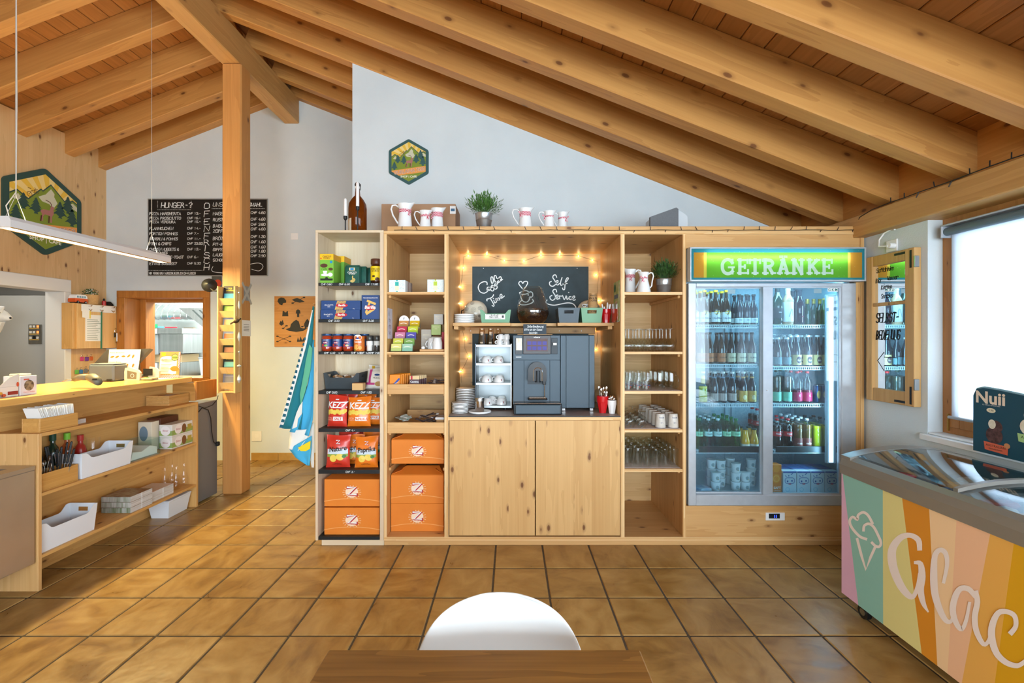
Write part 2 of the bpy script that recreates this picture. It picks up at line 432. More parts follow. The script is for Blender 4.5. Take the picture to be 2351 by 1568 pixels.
for side, L, nm in ((1, Lr+.2, 'roof_deck'), (-1, Ll+.2, 'roof_deck')):
    o = M().box(-.1, L, -4.7, 4.5, 0, .1).build(nm, PLANKW, None); slope_obj(o, side, L/2-.05, RH+.019, 1.1); o.location -= V3((AX, 1, AZ+.23)); o.parent = roof
rm = {}
for side, L, nm in ((1, Lr, 'right'), (-1, Ll, 'left')):
    for k, y in enumerate(RY):
        if side not in rm:
            rm[side] = M().box(-L/2, L/2, 0, RWD, 0, RH, .006).build('rafter', BEAMX); o = rm[side]
        else: o = rm[side].copy(); COL.objects.link(o)
        yy = min(y, YF-RWD+.01) if y > 5.3 else y
        slope_obj(o, side, L/2, 0, yy+RWD/2)
        tag(o, 'spruce rafter of the %s roof slope, %s from the far wall' % ('window side' if side > 0 else 'counter side', ORD[len(RY)-1-k] if len(RY)-1-k < 12 else 'far behind, %dth' % (len(RY)-k)), 'rafter', 'rafters of the %s slope' % ('right' if side > 0 else 'left'))
        o['kind'] = 'thing'
tag(M().box(-2.765, -2.588, -3.2, YF, 4.10, 4.40, .008).build('ridge_beam', BEAMY), 'thick spruce ridge beam running along the room on the square post', 'beam')
tag(M().box(-2.75, -2.565, 4.281, 4.44, 0, 4.098, .012).build('timber_post', POSTW), 'square knotty timber post carrying the ridge beam', 'post')
# ---------------------------------------------------------------- walls
def gable(x0, x1, y0, y1, name, m, label, z0=0, hole=None, up=.22):
    xs = sorted({x0, x1} | ({AX} if x0 < AX < x1 else set()))
    P = [(x0, z0), (x1, z0)]+[(x, zr(x)+up) for x in reversed(xs)]
    mp = FRONT(0, y0, 0); b = M()
    if hole is None: b.prism([(a, c) for a, c in P], lambda a, c, d: V3((a, y0+d, c)), 0, y1-y0)
    else:
        hx0, hx1, hz0, hz1 = hole
        for q in ([(x0, z0), (hx0, z0), (hx0, zr(hx0)+up), (x0, zr(x0)+up)], [(hx0, z0), (hx1, z0), (hx1, hz0), (hx0, hz0)],
                  [(hx0, hz1), (hx1, hz1), (hx1, zr(hx1)+up), (hx0, zr(hx0)+up)], [(hx1, z0), (x1, z0)]+[(x, zr(x)+up) for x in reversed(sorted({hx1, x1, AX}))]):
            b.prism(q, lambda a, c, d: V3((a, y0+d, c)), 0, y1-y0)
    return tag(b.build(name, m, fix=True), label, 'wall', kind='structure')
gable(XL-.3, -1.3, YF, YF+.2, 'wall_far', WALL, 'white plaster wall behind the counter with the menu board', hole=(-4.70, -3.74, 1.0, 1.985))
gable(-1.411, XR+.3, 4.0, 5.7, 'wall_back', WALL, 'white plaster gable wall above the wall unit')
# left wall: spruce panel with a doorway
lw = M(); TL = zr(XL)+.22
for y0, y1, z0, z1 in ((-3.2, 4.02, 0, TL), (4.02, 4.985, 2.07, TL), (4.985, YF, 0, TL)): lw.box(XL-.2, XL, y0, y1, z0, z1)
tag(lw.build('wall_left', WALLW), 'vertical spruce panel wall with the large round-cornered emblem', 'wall', kind='structure')
# right wall with the window opening
WY0, WY1, WZ0, WZ1 = 1.25, 2.743, .9, 2.2
rw = M()
for y0, y1, z0, z1 in ((WY1, 4.0, 0, 2.2), (WY0, WY1, 0, WZ0), (.75, WY0, 0, 2.2), (-2.7, .75, 0, .9), (-3.2, -2.7, 0, 2.2)): rw.box(XR, XR+.25, y0, y1, z0, z1)
tag(rw.build('wall_right', WALL), 'white plaster side wall with the window reveal', 'wall', kind='structure')
bw = M()
for x0, x1, z0, z1 in ((XL, -2.0, 0, 4.6), (-2.0, 2.4, 0, .5), (-2.0, 2.4, 2.45, 4.6), (2.4, XR, 0, 4.6)): bw.box(x0, x1, -3.4, -3.2, z0, z1)
tag(bw.build('wall_front', WALL), 'white plaster wall with windows behind the dining table', 'wall', kind='structure')
for k, (o0, o1) in enumerate(((-2.0, .2), (.2, 2.4))):
    wf = M()
    wf.box(o0, o1, -3.33, -3.27, .5, .57); wf.box(o0, o1, -3.33, -3.27, 2.38, 2.45); wf.box(o0, o0+.07, -3.33, -3.27, .57, 2.38); wf.box(o1-.07, o1, -3.33, -3.27, .57, 2.38)
    o = tag(wf.build('window_%d' % (k+3), WINW), 'wood framed window in the wall behind the table', 'window', kind='structure')
    M().box(o0+.07, o1-.07, -3.305, -3.295, .57, 2.38).build('pane', GLASS, o, w=True)
# wall plate and infill boards between the rafter ends
tag(M().box(2.44, XR+.2, -3.2, 4.0, 2.2, 2.35, .006).build('wall_plate', BEAMY), 'long spruce wall plate above the window carrying the rafters', 'beam')
INF = wood('infill_board_wood', '#c88d49', '#b4793a', 'y', knot=.1, vary=.08)
for k in range(len(RY)-1):
    if RY[k] > 3.9: continue
    tag(M().box(2.56, 2.585, RY[k]+RWD, RY[k+1], 2.345, 2.62).build('infill_board', INF), 'short infill board between rafter ends, %s from the back wall' % ORD[min(11, 12-k if 12-k > 0 else 0)], 'board', kind='structure')
# skirting tiles along the far wall
for k in range(3):
    tag(M().box(-3.17+k*T+.002, -3.17+(k+1)*T-.002, YF-.012, YF, 0, .093, .002).build('baseboard_%d' % (k+1), noisy('skirting_tile', '#a8813f', '#b99150', 9, .4)), 'brown skirting tile along the foot of the far wall, %s of three' % ORD[k], 'skirting', kind='structure')
# pitch: rear of the small room behind the doorway
GREYW = mat('grey_paint', '#a9a7a0', .8)
sr = M()
sr.box(-6.4, -5.14, 5.62, 5.7, 0, 2.5); sr.box(-6.5, -6.4, 3.7, 5.7, 0, 2.5); sr.box(-6.4, -5.14, 3.6, 3.7, 0, 2.5); sr.box(-6.4, -5.14, 3.7, 5.62, -.05, 0)
tag(sr.build('wall_storeroom', GREYW), 'dim grey storeroom seen through the white doorway', 'wall', kind='structure')
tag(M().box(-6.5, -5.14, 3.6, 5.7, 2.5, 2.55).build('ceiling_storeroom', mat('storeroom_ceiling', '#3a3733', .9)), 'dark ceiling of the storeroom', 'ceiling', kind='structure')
# white door lining
dl = thing('door_1', 'white painted door lining around the storeroom doorway', 'door frame', (XL, 4.5, 0)); dl['kind'] = 'structure'
DW = mat('white_paint', '#dcdad4', .45)
for nm, b in (('lining_top', (XL-.2, XL+.02, 4.0, 5.045, 2.0, 2.135)), ('lining_side', (XL-.2, XL+.02, 4.97, 5.045, 0, 2.0))):
    M().box(*b, .004).build(nm, DW, dl, w=True)
M().box(-6.3, -5.22, 5.2, 5.24, 0, 1.98, .003).build('door_leaf', mat('grey_door', '#b4b3ad', .6), dl, w=True)
# kitchen hatch frame
hf = thing('window_2', 'brown wooden frame around the kitchen hatch', 'hatch', (-4.2, YF, 1.0)); hf['kind'] = 'structure'
for nm, b in (('frame_top', (-4.795, -3.67, YF-.025, YF+.35, 1.98, 2.066)), ('frame_side', (-4.795, -4.695, YF-.025, YF+.35, 1.006, 1.98)), ('frame_side', (-3.75, -3.67, YF-.025, YF+.35, 1.006, 1.98)),
              ('frame_sill', (-4.795, -3.67, YF-.025, YF+.35, .96, 1.006)), ('inner_post', (-4.694, -4.62, YF+.2, YF+.35, 1.0, 1.985)), ('inner_head', (-4.62, -3.75, YF+.2, YF+.35, 1.945, 1.985))):
    M().box(*b, .004).build(nm, FRAMEW, hf, w=True)
sl_ = bpy.data.lights.new('storeroom_fill', 'AREA'); sl_.size = .6; sl_.energy = 9; sl_.color = (1, .93, .82)  # unseen area lamp, added to brighten the room behind the doorway
slo = bpy.data.objects.new('storeroom_fill', sl_); COL.objects.link(slo); slo.location = (-5.7, 4.5, 2.45)
# ---------------------------------------------------------------- the wall unit
FY, BY = 3.22, 3.97
kf = FY/F
def fx(x): return (x-CX)*kf
def fz(y): return CH-(y-HY)*kf
U = thing('spruce_shelf_unit', 'long spruce wall unit with open shelves, coffee niche and fridge bay', 'shelf unit', (fx(1432), FY+.37, 0))
def ub(nm, m, x0, x1, y0, y1, z0, z1, c=.0015, p=None):
    return M().box(x0, x1, y0, y1, z0, z1, c).build(nm, m, p or U, w=True)
ZT, ZTI, ZB = 2.249, 2.224, .064
for a, b in ((881, 888), (1020.3, 1029.4), (1425, 1434), (1567.5, 1575.5), (1976, 1984)):
    sp_ = ub('side_panel', UNITZS, fx(a), fx(b), FY+.003, BY, ZB, ZTI)
    M().box(fx(a), fx(b), FY, FY+.003, ZB, ZTI).build('edge_strip', PLY, sp_, w=True)
tp = ub('top_panel', UNITXY, fx(881), fx(1984), FY+.003, BY, ZTI, ZT); M().box(fx(881), fx(1984), FY, FY+.003, ZTI, ZT).build('edge_strip', PLYX, tp, w=True)
bp_ = ub('bottom_panel', UNITXY, fx(881), fx(1984), FY+.003, BY, .04, ZB); M().box(fx(881), fx(1984), FY, FY+.003, .04, ZB).build('edge_strip', PLYX, bp_, w=True)
ub('plinth', UNITX, fx(881), fx(1984), FY+.012, FY+.035, 0, .04)
ub('crown_board', UNITX, fx(889), fx(1976), FY+.005, BY, ZT, 2.283)
BACKX = wood('back_panel_wood', '#dcb881', '#c9a066', 'x', .085, 'z', knot=.085, vary=.11)
for a, b in ((888, 1020.3), (1029.4, 1425), (1434, 1567.5)): ub('back_panel', BACKX, fx(a), fx(b), BY-.02, BY, ZB, ZTI, 0)
def cleats(x0, x1, z, y1=BY-.03):
    for x in (x0, x1-.018): ub('cleat', UNITX, x, x+.018, FY+.045, y1, z-.022, z, .004)
def ushelf(a, b, yt, yb, m=None, front=FY+.004):
    zt, zb = fz(yt), fz(yb); s = ub('shelf', m or UNITXY, fx(a)+.001, fx(b)-.001, front+.003, BY-.021, zb, zt)
    M().box(fx(a)+.001, fx(b)-.001, front, front+.003, zb, zt).build('edge_strip', PLYX, s, w=True); cleats(fx(a), fx(b), zb); return zt+.0006
LINER = mat('shelf_liner', '#cdbfb6', .6)
ZC1, ZC2 = ushelf(888, 1020.3, 670, 676), ushelf(888, 1020.3, 808, 814)
ZT1, ZT2 = fz(899)+.0006, fz(989)+.0006
for z, top in ((ZT1-.0006, fz(882)), (ZT2-.0006, fz(970))):       # drawers without fronts: shelf with an upstand
    ub('shelf', UNITXY, fx(888)+.001, fx(1020.3)-.001, FY+.02, BY-.25, z-.018, z); cleats(fx(888), fx(1020.3), z-.018, BY-.1)
    ub('tray_front', UNITX, fx(888)+.001, fx(1020.3)-.001, FY+.003, FY+.02, z-.02, top, .004)
    ub('tray_rear', UNITX, fx(888)+.03, fx(1020.3)-.001, BY-.25, BY-.235, z, top+.012, .003)
ub('shelf', UNITXY, fx(888)+.001, fx(1020.3)-.001, FY+.2, BY-.021, fz(1078), fz(1073)); cleats(fx(888), fx(1020.3), fz(1078))
ZG = [ushelf(1434, 1567.5, 670, 676.5), ushelf(1434, 1567.5, 807.5, 813), ushelf(1434, 1567.5, 898, 904), ushelf(1434, 1567.5, 986, 993), ushelf(1434, 1567.5, 1077.7, 1084)]
for k_ in (2, 3, 4): z = ZG[k_]; ub('shelf_liner', LINER, fx(1434)+.004, fx(1567.5)-.004, FY+.03, BY-.03, z-.0006, z+.0009, 0); ZG[k_] = z+.0015
# coffee counter and doors
ZK = .928; ZK0 = .9286
wt = ub('worktop', UNITXY, fx(1029.4), fx(1425), FY+.004, BY-.021, .896, .920); M().box(fx(1029.4), fx(1425), FY+.001, FY+.004, .896, .920).build('edge_strip', PLYX, wt, w=True)
M().box(fx(1029.4), fx(1425), FY+.001, BY-.021, .920, ZK, .001).build('laminate', mat('grey_laminate', '#9b8f89', .45), wt, w=True)
M().box(fx(1029.4), fx(1425), FY-.0005, FY+.001, .920, ZK).build('laminate_edge', BLACK, wt, w=True)
DOORW = wood('door_wood', '#dab074', '#c99c60', 'z', .065, 'x', knot=.115, vary=.11, kden=1.15)
for a, b in ((1031.3, 1228), (1230, 1424)): ub('door', DOORW, fx(a), fx(b), FY+.002, FY+.022, fz(1230), fz(966), .002)
# niche shelf, lower in the middle
NY = 3.433
for a, b, y0, z1 in ((1039, 1172, NY, 1.601), (1280, 1410, NY, 1.601)):
    ub('niche_shelf', UNITXY, (a-CX)*NY/F, (b-CX)*NY/F, y0, BY-.047, z1-.024, z1, .002)
ub('niche_shelf', UNITXY, (1172-CX)*NY/F, (1280-CX)*NY/F, NY+.1, BY-.047, 1.577, 1.601, .002)
ub('rear_batten', UNITX, fx(1029.4)+.09, fx(1425)-.05, BY-.046, BY-.0285, 1.525, 1.577, .002)
for x in (fx(1029.4)+.01, fx(1425)-.045): ub('cleat', UNITX, x, x+.035, NY+.005, BY-.04, 1.55, 1.577, .003)
for k in range(6): tag(M().cylz(0, 0, 0, .001, .004).build('screw', WHITE, U), None).location = V3((fx(1060+k*62), BY-.0465, 1.548))-WL(U)
for s_ in [c for c in U.children if c.name.startswith('screw')]: s_.rotation_euler.x = H90
# fridge bay: header board, base board
ub('header_board', UNITX, fx(1575.5), fx(1976), FY+.006, FY+.026, fz(570), ZTI)
ub('base_board', UNITX, fx(1575.5), fx(1976), FY+.004, FY+.024, ZB, fz(1162))
ub('bay_filler', UNITZ, fx(1966), fx(1976), FY+.002, FY+.024, fz(1162), fz(570))
# black string light cable lying along the crown board
sl = thing('string_light_cable', 'black string light cable stapled along the top edge of the wall unit', 'cable', (fx(1430), FY, 2.25))
pts = [V3((fx(905)+i*(fx(1975)-fx(905))/60, FY-.002, 2.252+R.uniform(0, .004))) for i in range(61)]
M().tube(pts, .0022, 5).build('cable', BLACK, sl, w=True)
for i in range(1, 60, 2):
    p = pts[i]; a = R.uniform(-.014, .014); M().tube([p, p+V3((a, -.004, R.choice((.026, -.016, .024))))], .0022, 5).build('bulb', BLACK, sl, w=True)
# temperature display let into the base board
td = thing('temperature_display', 'small white fridge thermostat showing blue digits in the base board', 'thermostat', px(1780, 1196, FY+.002))
M().box(fx(1758), fx(1802), FY-.001, FY+.004, fz(1195), fz(1177), .002).build('bezel', WHITE, td, w=True)
M().box(fx(1765), fx(1790), FY-.003, FY-.001, fz(1190), fz(1179)).build('screen', BLACK, td, w=True)
M().text('11', fx(1780), fz(1188), .026, FRONT(0, FY-.0035, 0), 0, .03).build('digits', mat('blue_led', '#3050ff', .5, emit=4), td, w=True)
# ---------------------------------------------------------------- pale snack shelf on the left
S = thing('snack_shelf', 'narrow pale spruce snack shelf with black priced shelf edges', 'shelf', (fx(802), 3.38, 0))
SB = 3.56
def sb(nm, m, x0, x1, y0, y1, z0, z1, c=.0015, p=None): return M().box(x0, x1, y0, y1, z0, z1, c).build(nm, m, p or S, w=True)
for a, b in ((724, 729.5), (872, 880.6)): sb('side_panel', PALEZS, fx(a), fx(b), FY, SB, .039, fz(534))
sb('top_panel', PALEX, fx(724), fx(880.6), FY, SB, fz(534), fz(528)); sb('back_panel', PALEZ, fx(729.5), fx(872), SB-.015, SB, .04, fz(534), 0)
sb('plinth', PALEX, fx(737), fx(880.6), FY+.01, SB-.02, 0, .039)
STRIP = mat('black_price_strip', '#1d2225', .4)
ZS = []
PR = {0: [(749, 'CHF 0.60'), (790, 'CHF 6.50'), (852, 'CHF 17.50')], 1: [(766, 'CHF 3.20'), (845, 'CHF 3.20')], 2: [(756, 'CHF 4.40'), (782, '4.40'), (818, 'CHF 4.00'), (838, 'CHF 4.00'), (860, 'CHF 7.50')], 3: [(761, 'CHF 0.60'), (840, 'CHF 1.50')], 4: [(804, 'CHF 4.-')], 5: [(804, 'CHF 3.-')]}
for i, (yt, yb) in enumerate(((649, 656), (733, 740), (807, 813.5), (897, 905), (984, 992), (1079, 1088), (1232, 1240))):
    zt = fz(yt); ZS.append(zt+.0008)
    h = sb('shelf', PALEX, fx(729.5), fx(872), FY+.012, SB-.015, zt-.018, zt-.001)
    st = M().box(fx(731), fx(871), FY+.002, FY+.012, fz(yb), zt, .001).build('price_strip', STRIP, h, w=True)
    tr = M().box(fx(731), fx(871), FY+.012, SB-.02, zt-.001, zt, 0).build('black_liner', STRIP, h, w=True)
    for x, s_ in PR.get(i, []):
        b = M(); hh = .0125; wd = len(s_)*hh/6*.95*4.6; b.hand(s_, fx(x)-wd/2, (fz(yb)+zt)/2-hh/2, hh, .0021, FRONT(0, FY+.0015, 0), 0, .95, .25)
        b.build('price_writing', CHALK, h, w=True)
# ---------------------------------------------------------------- drinks fridge
FR = thing('drinks_fridge', 'tall two-door glass drinks fridge with lit green header sign', 'fridge', (fx(1772), FY+.3, fz(1161)))
ALU = noisy('fridge_aluminium', '#b4bcc4', '#bcc4cb', 20, .4, 0, metal=.35)
FIN = mat('fridge_inside', '#a9c3cf', .45, .2)
def rb(nm, m, x0, x1, y0, y1, z0, z1, c=.002, p=None): return M().box(x0, x1, y0, y1, z0, z1, c).build(nm, m, p or FR, w=True)
fx0, fx1, fzb, fzt = fx(1580), fx(1965), fz(1161), fz(650)
GRAIN = noisy('hammered_aluminium', '#8fb3c2', '#b6cdd6', 120, .35, .6, 260, metal=.5)
rb('rear_wall', GRAIN, fx0, fx1, 3.90, 3.93, fzb, 2.15, 0); rb('inner_floor', FIN, fx0, fx1, FY+.06, 3.9, fzb, .335, 0)
rb('inner_roof', FIN, fx0, fx1, FY+.06, 3.9, 1.92, 2.15, 0)
rb('inner_side', FIN, fx0, fx(1598), FY+.06, 3.9, .335, 1.92, 0); rb('inner_side', FIN, fx(1958), fx1, FY+.06, 3.9, .335, 1.92, 0)
for a, b, y0, y1, nm in ((1580, 1598, 1161, 650, 'frame_side'), (1932, 1965, 1161, 650, 'frame_side'), (1598, 1932, 1161, 1136, 'frame_bottom'), (1598, 1932, 659, 650, 'frame_top')):
    rb(nm, ALU, fx(a), fx(b), FY-.004, FY+.05, fz(y0), fz(y1), .004)
for (a, b, ia, ib, dy) in ((1598, 1756, 1600, 1752, .03), (1753, 1932, 1775, 1928, 0)):
    d = M(); y0, y1 = FY+.004+dy, FY+.026+dy; zt, zb = fz(653), fz(1140); it, ib_ = fz(661), fz(1133)
    for q in ((a, ia, zb, zt), (ib, b, zb, zt), (ia, ib, zb, ib_), (ia, ib, it, zt)):
        if abs(q[1]-q[0]) > .5: d.box(fx(q[0]), fx(q[1]), y0, y1, q[2], q[3])
    d_ = d.build('sliding_door', ALU, FR, w=True)
    M().box(fx(ia), fx(ib), y0+.009, y0+.013, ib_, it).build('glass_pane', GLASSD, d_, w=True)
for a, s_, dy in ((1686, '', .03), (1880, '', 0)):
    M().rect(fx(a-9), fx(a+9), fz(673), fz(663), FRONT(0, FY+.012+dy, 0)).build('sticker', mat('sticker_grey', '#8ea9b3', .5), FR, w=True)
b = M(); b.rect(fx(1903), fx(1927), fz(669), fz(660.5), FRONT(0, FY+.0125, 0)); b.build('maker_plate', PAPER, FR, w=True)
M().text('G K M', fx(1915), fz(667.5), .025, FRONT(0, FY+.012, 0), 0, .02).build('maker_lettering', mat('teal_ink', '#12786f', .5), FR, w=True)
M().cylz(0, 0, 0, .006, .006).build('lock', CHROME, FR).location = V3((fx(1762), FY-.001, fz(897)))-WL(FR)
# header sign: printed translucent panel with a real tube behind it
hd = rb('header_box', ALU, fx(1577), fx(1974), FY-.02, FY+.001, fz(648), fz(571), .003)
for a, b, y0, y1 in ((1577, 1580, 648, 571), (1970.5, 1974, 648, 571), (1580, 1970.5, 648, 644.5), (1580, 1970.5, 574.5, 571)): M().box(fx(a), fx(b), FY-.06, FY-.02, fz(y0), fz(y1), .002).build('header_rim', ALU, hd, w=True)
M().tube([(fx(1612), FY-.036, fz(594)), (fx(1936), FY-.036, fz(594))], .007, 10).build('light_tube', mat('sign_tube', '#ffffff', .5, emit=22), hd, w=True)
HS = FRONT(0, FY-.0565, 0)
def SGN(n, c):
    if n in MATS: return MATS[n]
    m = bpy.data.materials.new(n); m.use_nodes = True; t = NT(m); t.n.clear(); o = t.new('ShaderNodeOutputMaterial'); a = t.new('ShaderNodeBsdfDiffuse', i_Color=hx(c)); b = t.new('ShaderNodeBsdfTranslucent', i_Color=hx(c)); x = t.new('ShaderNodeMixShader', i_0=.55)
    t.l(a.outputs[0], x.inputs[1]); t.l(b.outputs[0], x.inputs[2]); t.l(x.outputs[0], o.inputs[0]); MATS[n] = m; return m
for nm, c, a, b, y0, y1 in (('border', '#3f97a8', 1580, 1585.5, 574.5, 644.5), ('border', '#3f97a8', 1965, 1970.5, 574.5, 644.5), ('border', '#3f97a8', 1585.5, 1965, 574.5, 583), ('border', '#3f97a8', 1585.5, 1965, 640, 644.5), ('orange_field', '#d9a040', 1585.5, 1608, 583, 640), ('orange_field', '#d9a040', 1939, 1965, 583, 640), ('yellow_field', '#e6d65a', 1608, 1614.5, 583, 640), ('yellow_field', '#e6d65a', 1933, 1939, 583, 640), ('green_field', '#6db83c', 1614.5, 1933, 583, 640)):
    M().rect(fx(a), fx(b), fz(y1), fz(y0), HS, 0).build(nm, SGN('sign_'+nm, c), hd, w=True)
# slab letters GETRAENKE
SLB = {'G': [[(4.1,4.6),(3.4,5.6),(2.2,6),(.9,5.4),(.2,4.2),(.1,3),(.3,1.6),(1,.5),(2.2,0),(3.4,.3),(4.2,1)], [(4.2,0),(4.2,2.6)], [(2.7,2.7),(4.8,2.7)], [(4.2,4.3),(4.2,6)]],
 'E': [[(.9,0),(.9,6)], [(.1,5.75),(4.1,5.75)], [(.1,.25),(4.3,.25)], [(.9,3),(3,3)], [(4,6),(4,4.5)], [(4.2,0),(4.2,1.6)], [(2.9,2.3),(2.9,3.7)]],
 'T': [[(2.2,0),(2.2,6)], [(0,5.75),(4.4,5.75)], [(.15,6),(.15,4.4)], [(4.25,6),(4.25,4.4)], [(1.1,.25),(3.3,.25)]],
 'R': [[(.9,0),(.9,6)], [(.1,5.75),(2.4,5.75),(3.5,5.3),(3.9,4.4),(3.4,3.4),(2.4,3),(.9,3)], [(2.3,3),(3.9,.2)], [(0,.25),(2,.25)], [(3.3,.25),(4.9,.25)]],
 'Ä': [[(.8,.1),(2.3,6)], [(2.3,6),(4,.1)], [(1.3,2),(3.5,2)], [(0,.25),(1.8,.25)], [(3.1,.25),(5,.25)], [(1.3,5.75),(2.8,5.75)], [(1.1,7.2),(1.9,7.2)], [(2.8,7.2),(3.6,7.2)]],
 'N': [[(.9,0),(.9,6)], [(.9,6),(4,0)], [(4,0),(4,6)], [(0,5.75),(1.7,5.75)], [(3,5.75),(5,5.75)], [(0,.25),(1.9,.25)]],
 'K': [[(.9,0),(.9,6)], [(3.9,5.7),(1,2.6)], [(1.9,3.4),(4,.2)], [(0,.25),(1.9,.25)], [(0,5.75),(1.9,5.75)], [(2.9,5.75),(4.9,5.75)], [(3.1,.25),(5,.25)]]}
lw_ = [(1648, 'G'), (1683, 'E'), (1710, 'T'), (1740, 'R'), (1773, 'Ä'), (1805, 'N'), (1840, 'K'), (1873, 'E')]
SIGNL = SGN('sign_letter', '#f0faff')
for x, ch in lw_:
    b = M()
    for st in SLB[ch]:
        b.line([(fx(x+1)+p[0]*5.6*kf, fz(631)+p[1]*5.3*kf) for p in st], (7.5 if abs(st[0][1]-st[-1][1]) > 2 and ch != 'G' or len(st) > 4 else 4.6)*kf if ch != 'Ä' or st[0][1] < 7 else 5.5*kf, HS, .0022+R.uniform(0, .0003), len(st) > 4)
    b.build('sign_letter', SIGNL, hd, w=True)
sp3 = M()
for k in range(70): sp3.disc(fx(R.uniform(1582, 1968)), fz(R.gauss(590, 18) if k % 2 else R.uniform(577, 642)), .0012*R.uniform(.5, 1.4), .0012, HS, .003, 5)
tag(sp3.build('print_speckle', mat('speckle', '#d8ecd8', .6), hd, w=True), kind='stuff')
# wire shelves, LED strip
FZ = {'L': [1.585, 1.292, .998, .654], 'R': [1.585, 1.274, .998, .654]}
fy = lambda x: (x-CX)*3.36/F
for sd, (a, b) in (('L', (1601, 1738)), ('R', (1768, 1905))):
    for i, z in enumerate(FZ[sd]):
        m = M(); x0, x1 = fy(a)-.03, fy(b)
        for q in (z-.004, z-.026): m.tube([(x0, 3.36, q), (x1, 3.36, q)], .003, 5)
        n = int((x1-x0)/.0155)
        for k in range(n+1): x = x0+(x1-x0)*k/n; m.box(x-.0022, x+.0022, 3.358, 3.362, z-.026, z-.004)
        for k in range(0, n+1, 2): x = x0+(x1-x0)*k/n; m.box(x-.0015, x+.0015, 3.362, 3.88, z-.006, z-.003)
        m.box(x0, x1, 3.6, 3.604, z-.010, z-.006); m.box(x0, x1, 3.87, 3.88, z-.01, z-.003)
        m.build('wire_shelf', mat('white_wire', '#cfe2ea', .4), FR, w=True)
    rb('black_ledge', mat('fridge_ledge', '#0a1418', .5), fy(1603 if sd == 'L' else 1779)-.0, fy(1749 if sd == 'L' else 1923), 3.34, 3.352, fz(1045)-.012, fz(1031)-.01)
for x in (1668, 1683, 1846): rb('shelf_rail', FIN, min((x-CX)*3.88/F, 2.42)-.012, min((x-CX)*3.88/F, 2.42)+.012, 3.88, 3.9, .34, 1.9, .002)
led = rb('led_housing', FIN, (1897-CX)*3.29/F, (1919-CX)*3.29/F, 3.285, 3.31, .57, 1.80, .004)
M().box((1902-CX)*3.29/F, (1911-CX)*3.29/F, 3.279, 3.2848, .58, 1.78).build('led_strip', mat('led_white', '#e8f4ff', .5, emit=3.5, ecol='#d8ecff'), led, w=True)
for zz_ in (.9, 1.45):
    fl = bpy.data.lights.new('fridge_led', 'AREA'); fl.shape = 'RECTANGLE'; fl.size = .02; fl.size_y = .6; fl.energy = 5; fl.color = (.45, .8, 1)
    flo = bpy.data.objects.new('fridge_led', fl); COL.objects.link(flo); flo.location = ((1893-CX)*3.3/F, 3.30, zz_); flo.rotation_euler = (H90, 0, math.radians(75))
fl = bpy.data.lights.new('fridge_roof_light', 'AREA'); fl.shape = 'RECTANGLE'; fl.size = 1.0; fl.size_y = .05; fl.energy = 7; fl.color = (.4, .8, 1)
flo = bpy.data.objects.new('fridge_roof_light', fl); COL.objects.link(flo); flo.location = (fx(1760)+.1, FY+.1, 1.9); flo.rotation_euler = (math.radians(35), 0, 0)
# ---------------------------------------------------------------- goods on the shelves
def ink(c, r=.5): return mat('print_'+c.strip('#'), c, r)
def carton(name, label, cat, xa, xb, yt, Y, dep, z0, m, art=None, group=None, bev=.002):
    """a carton whose front covers pixels xa..xb at distance Y and stands on z0"""
    x0, x1 = (xa-CX)*Y/F, (xb-CX)*Y/F; z1 = CH-(yt-HY)*Y/F
    t = thing(name, label, cat, ((x0+x1)/2, Y+dep/2, z0), group=group)
    bd = M().box(x0, x1, Y, Y+dep, z0, z1, bev).build('carton', m, t, w=True)
    if art: art(bd, x1-x0, z1-z0, FRONT(x0, Y-.0006, z0), x0, x1, Y, z1)
    return t
def part(t, nm, m, fn, smooth=0):
    b = M(); fn(b); return b.build(nm, m, t, smooth, w=True)
# --- snack shelf, top board: pod boxes, coffee packs, instant coffee
def pod_art(t, W, Hh, f, x0, x1, Y, z1):
    part(t, 'yellow_band', ink('#f2c01e'), lambda b: b.rect(0, W, Hh*.8, Hh, f))
    part(t, 'brand_lettering', ink('#5a2a10'), lambda b: (b.text('CHICCO', W*.52, Hh*.885, .016, f, .0006, .02), b.text("D'ORO", W*.5, Hh*.83, .014, f, .0006, .02)))
    part(t, 'swiss_mark', ink('#d8202a'), lambda b: b.rect(W*.04, W*.13, Hh*.83, Hh*.87, f, .0006))
    part(t, 'photo', ink('#5c3a22'), lambda b: (b.disc(W*.3, Hh*.6, W*.27, Hh*.07, f, .0006), b.disc(W*.8, Hh*.48, W*.17, Hh*.05, f, .0006)))
    part(t, 'blue_mark', ink('#1c8fc9'), lambda b: b.rect(W*.75, W*.92, Hh*.68, Hh*.76, f, .0006))
    part(t, 'name_lettering', ink('#2f6a14'), lambda b: b.text('Caffè', W*.3, Hh*.45, .02, f, .0008, .0, .3))
    part(t, 'cup_picture', ink('#f3f3ee'), lambda b: (b.disc(W*.4, Hh*.28, W*.32, Hh*.045, f, .0006), b.poly([(W*.22, Hh*.42), (W*.55, Hh*.42), (W*.48, Hh*.29), (W*.3, Hh*.29)], f, .0009), b.disc(W*.77, Hh*.29, W*.18, Hh*.07, f, .0009)))
    part(t, 'opening', ink('#1c2a18'), lambda b: (b.rect(W*.04, W*.95, Hh*.09, Hh*.16, f, .0006), b.disc(W*.5, Hh*.16, W*.12, Hh*.05, f, .0005)))
    part(t, 'side_yellow', ink('#e0a42a'), lambda b: b.rect(0, .14, Hh*.8, Hh, RIGHT(x1+.0006, Y, z1-Hh)))
carton('pod_carton', 'green and yellow coffee pod carton at the front of the top snack shelf', 'carton', 734.4, 765.5, 583, 3.252, .145, ZS[0], ink('#7fbf3f'), pod_art)
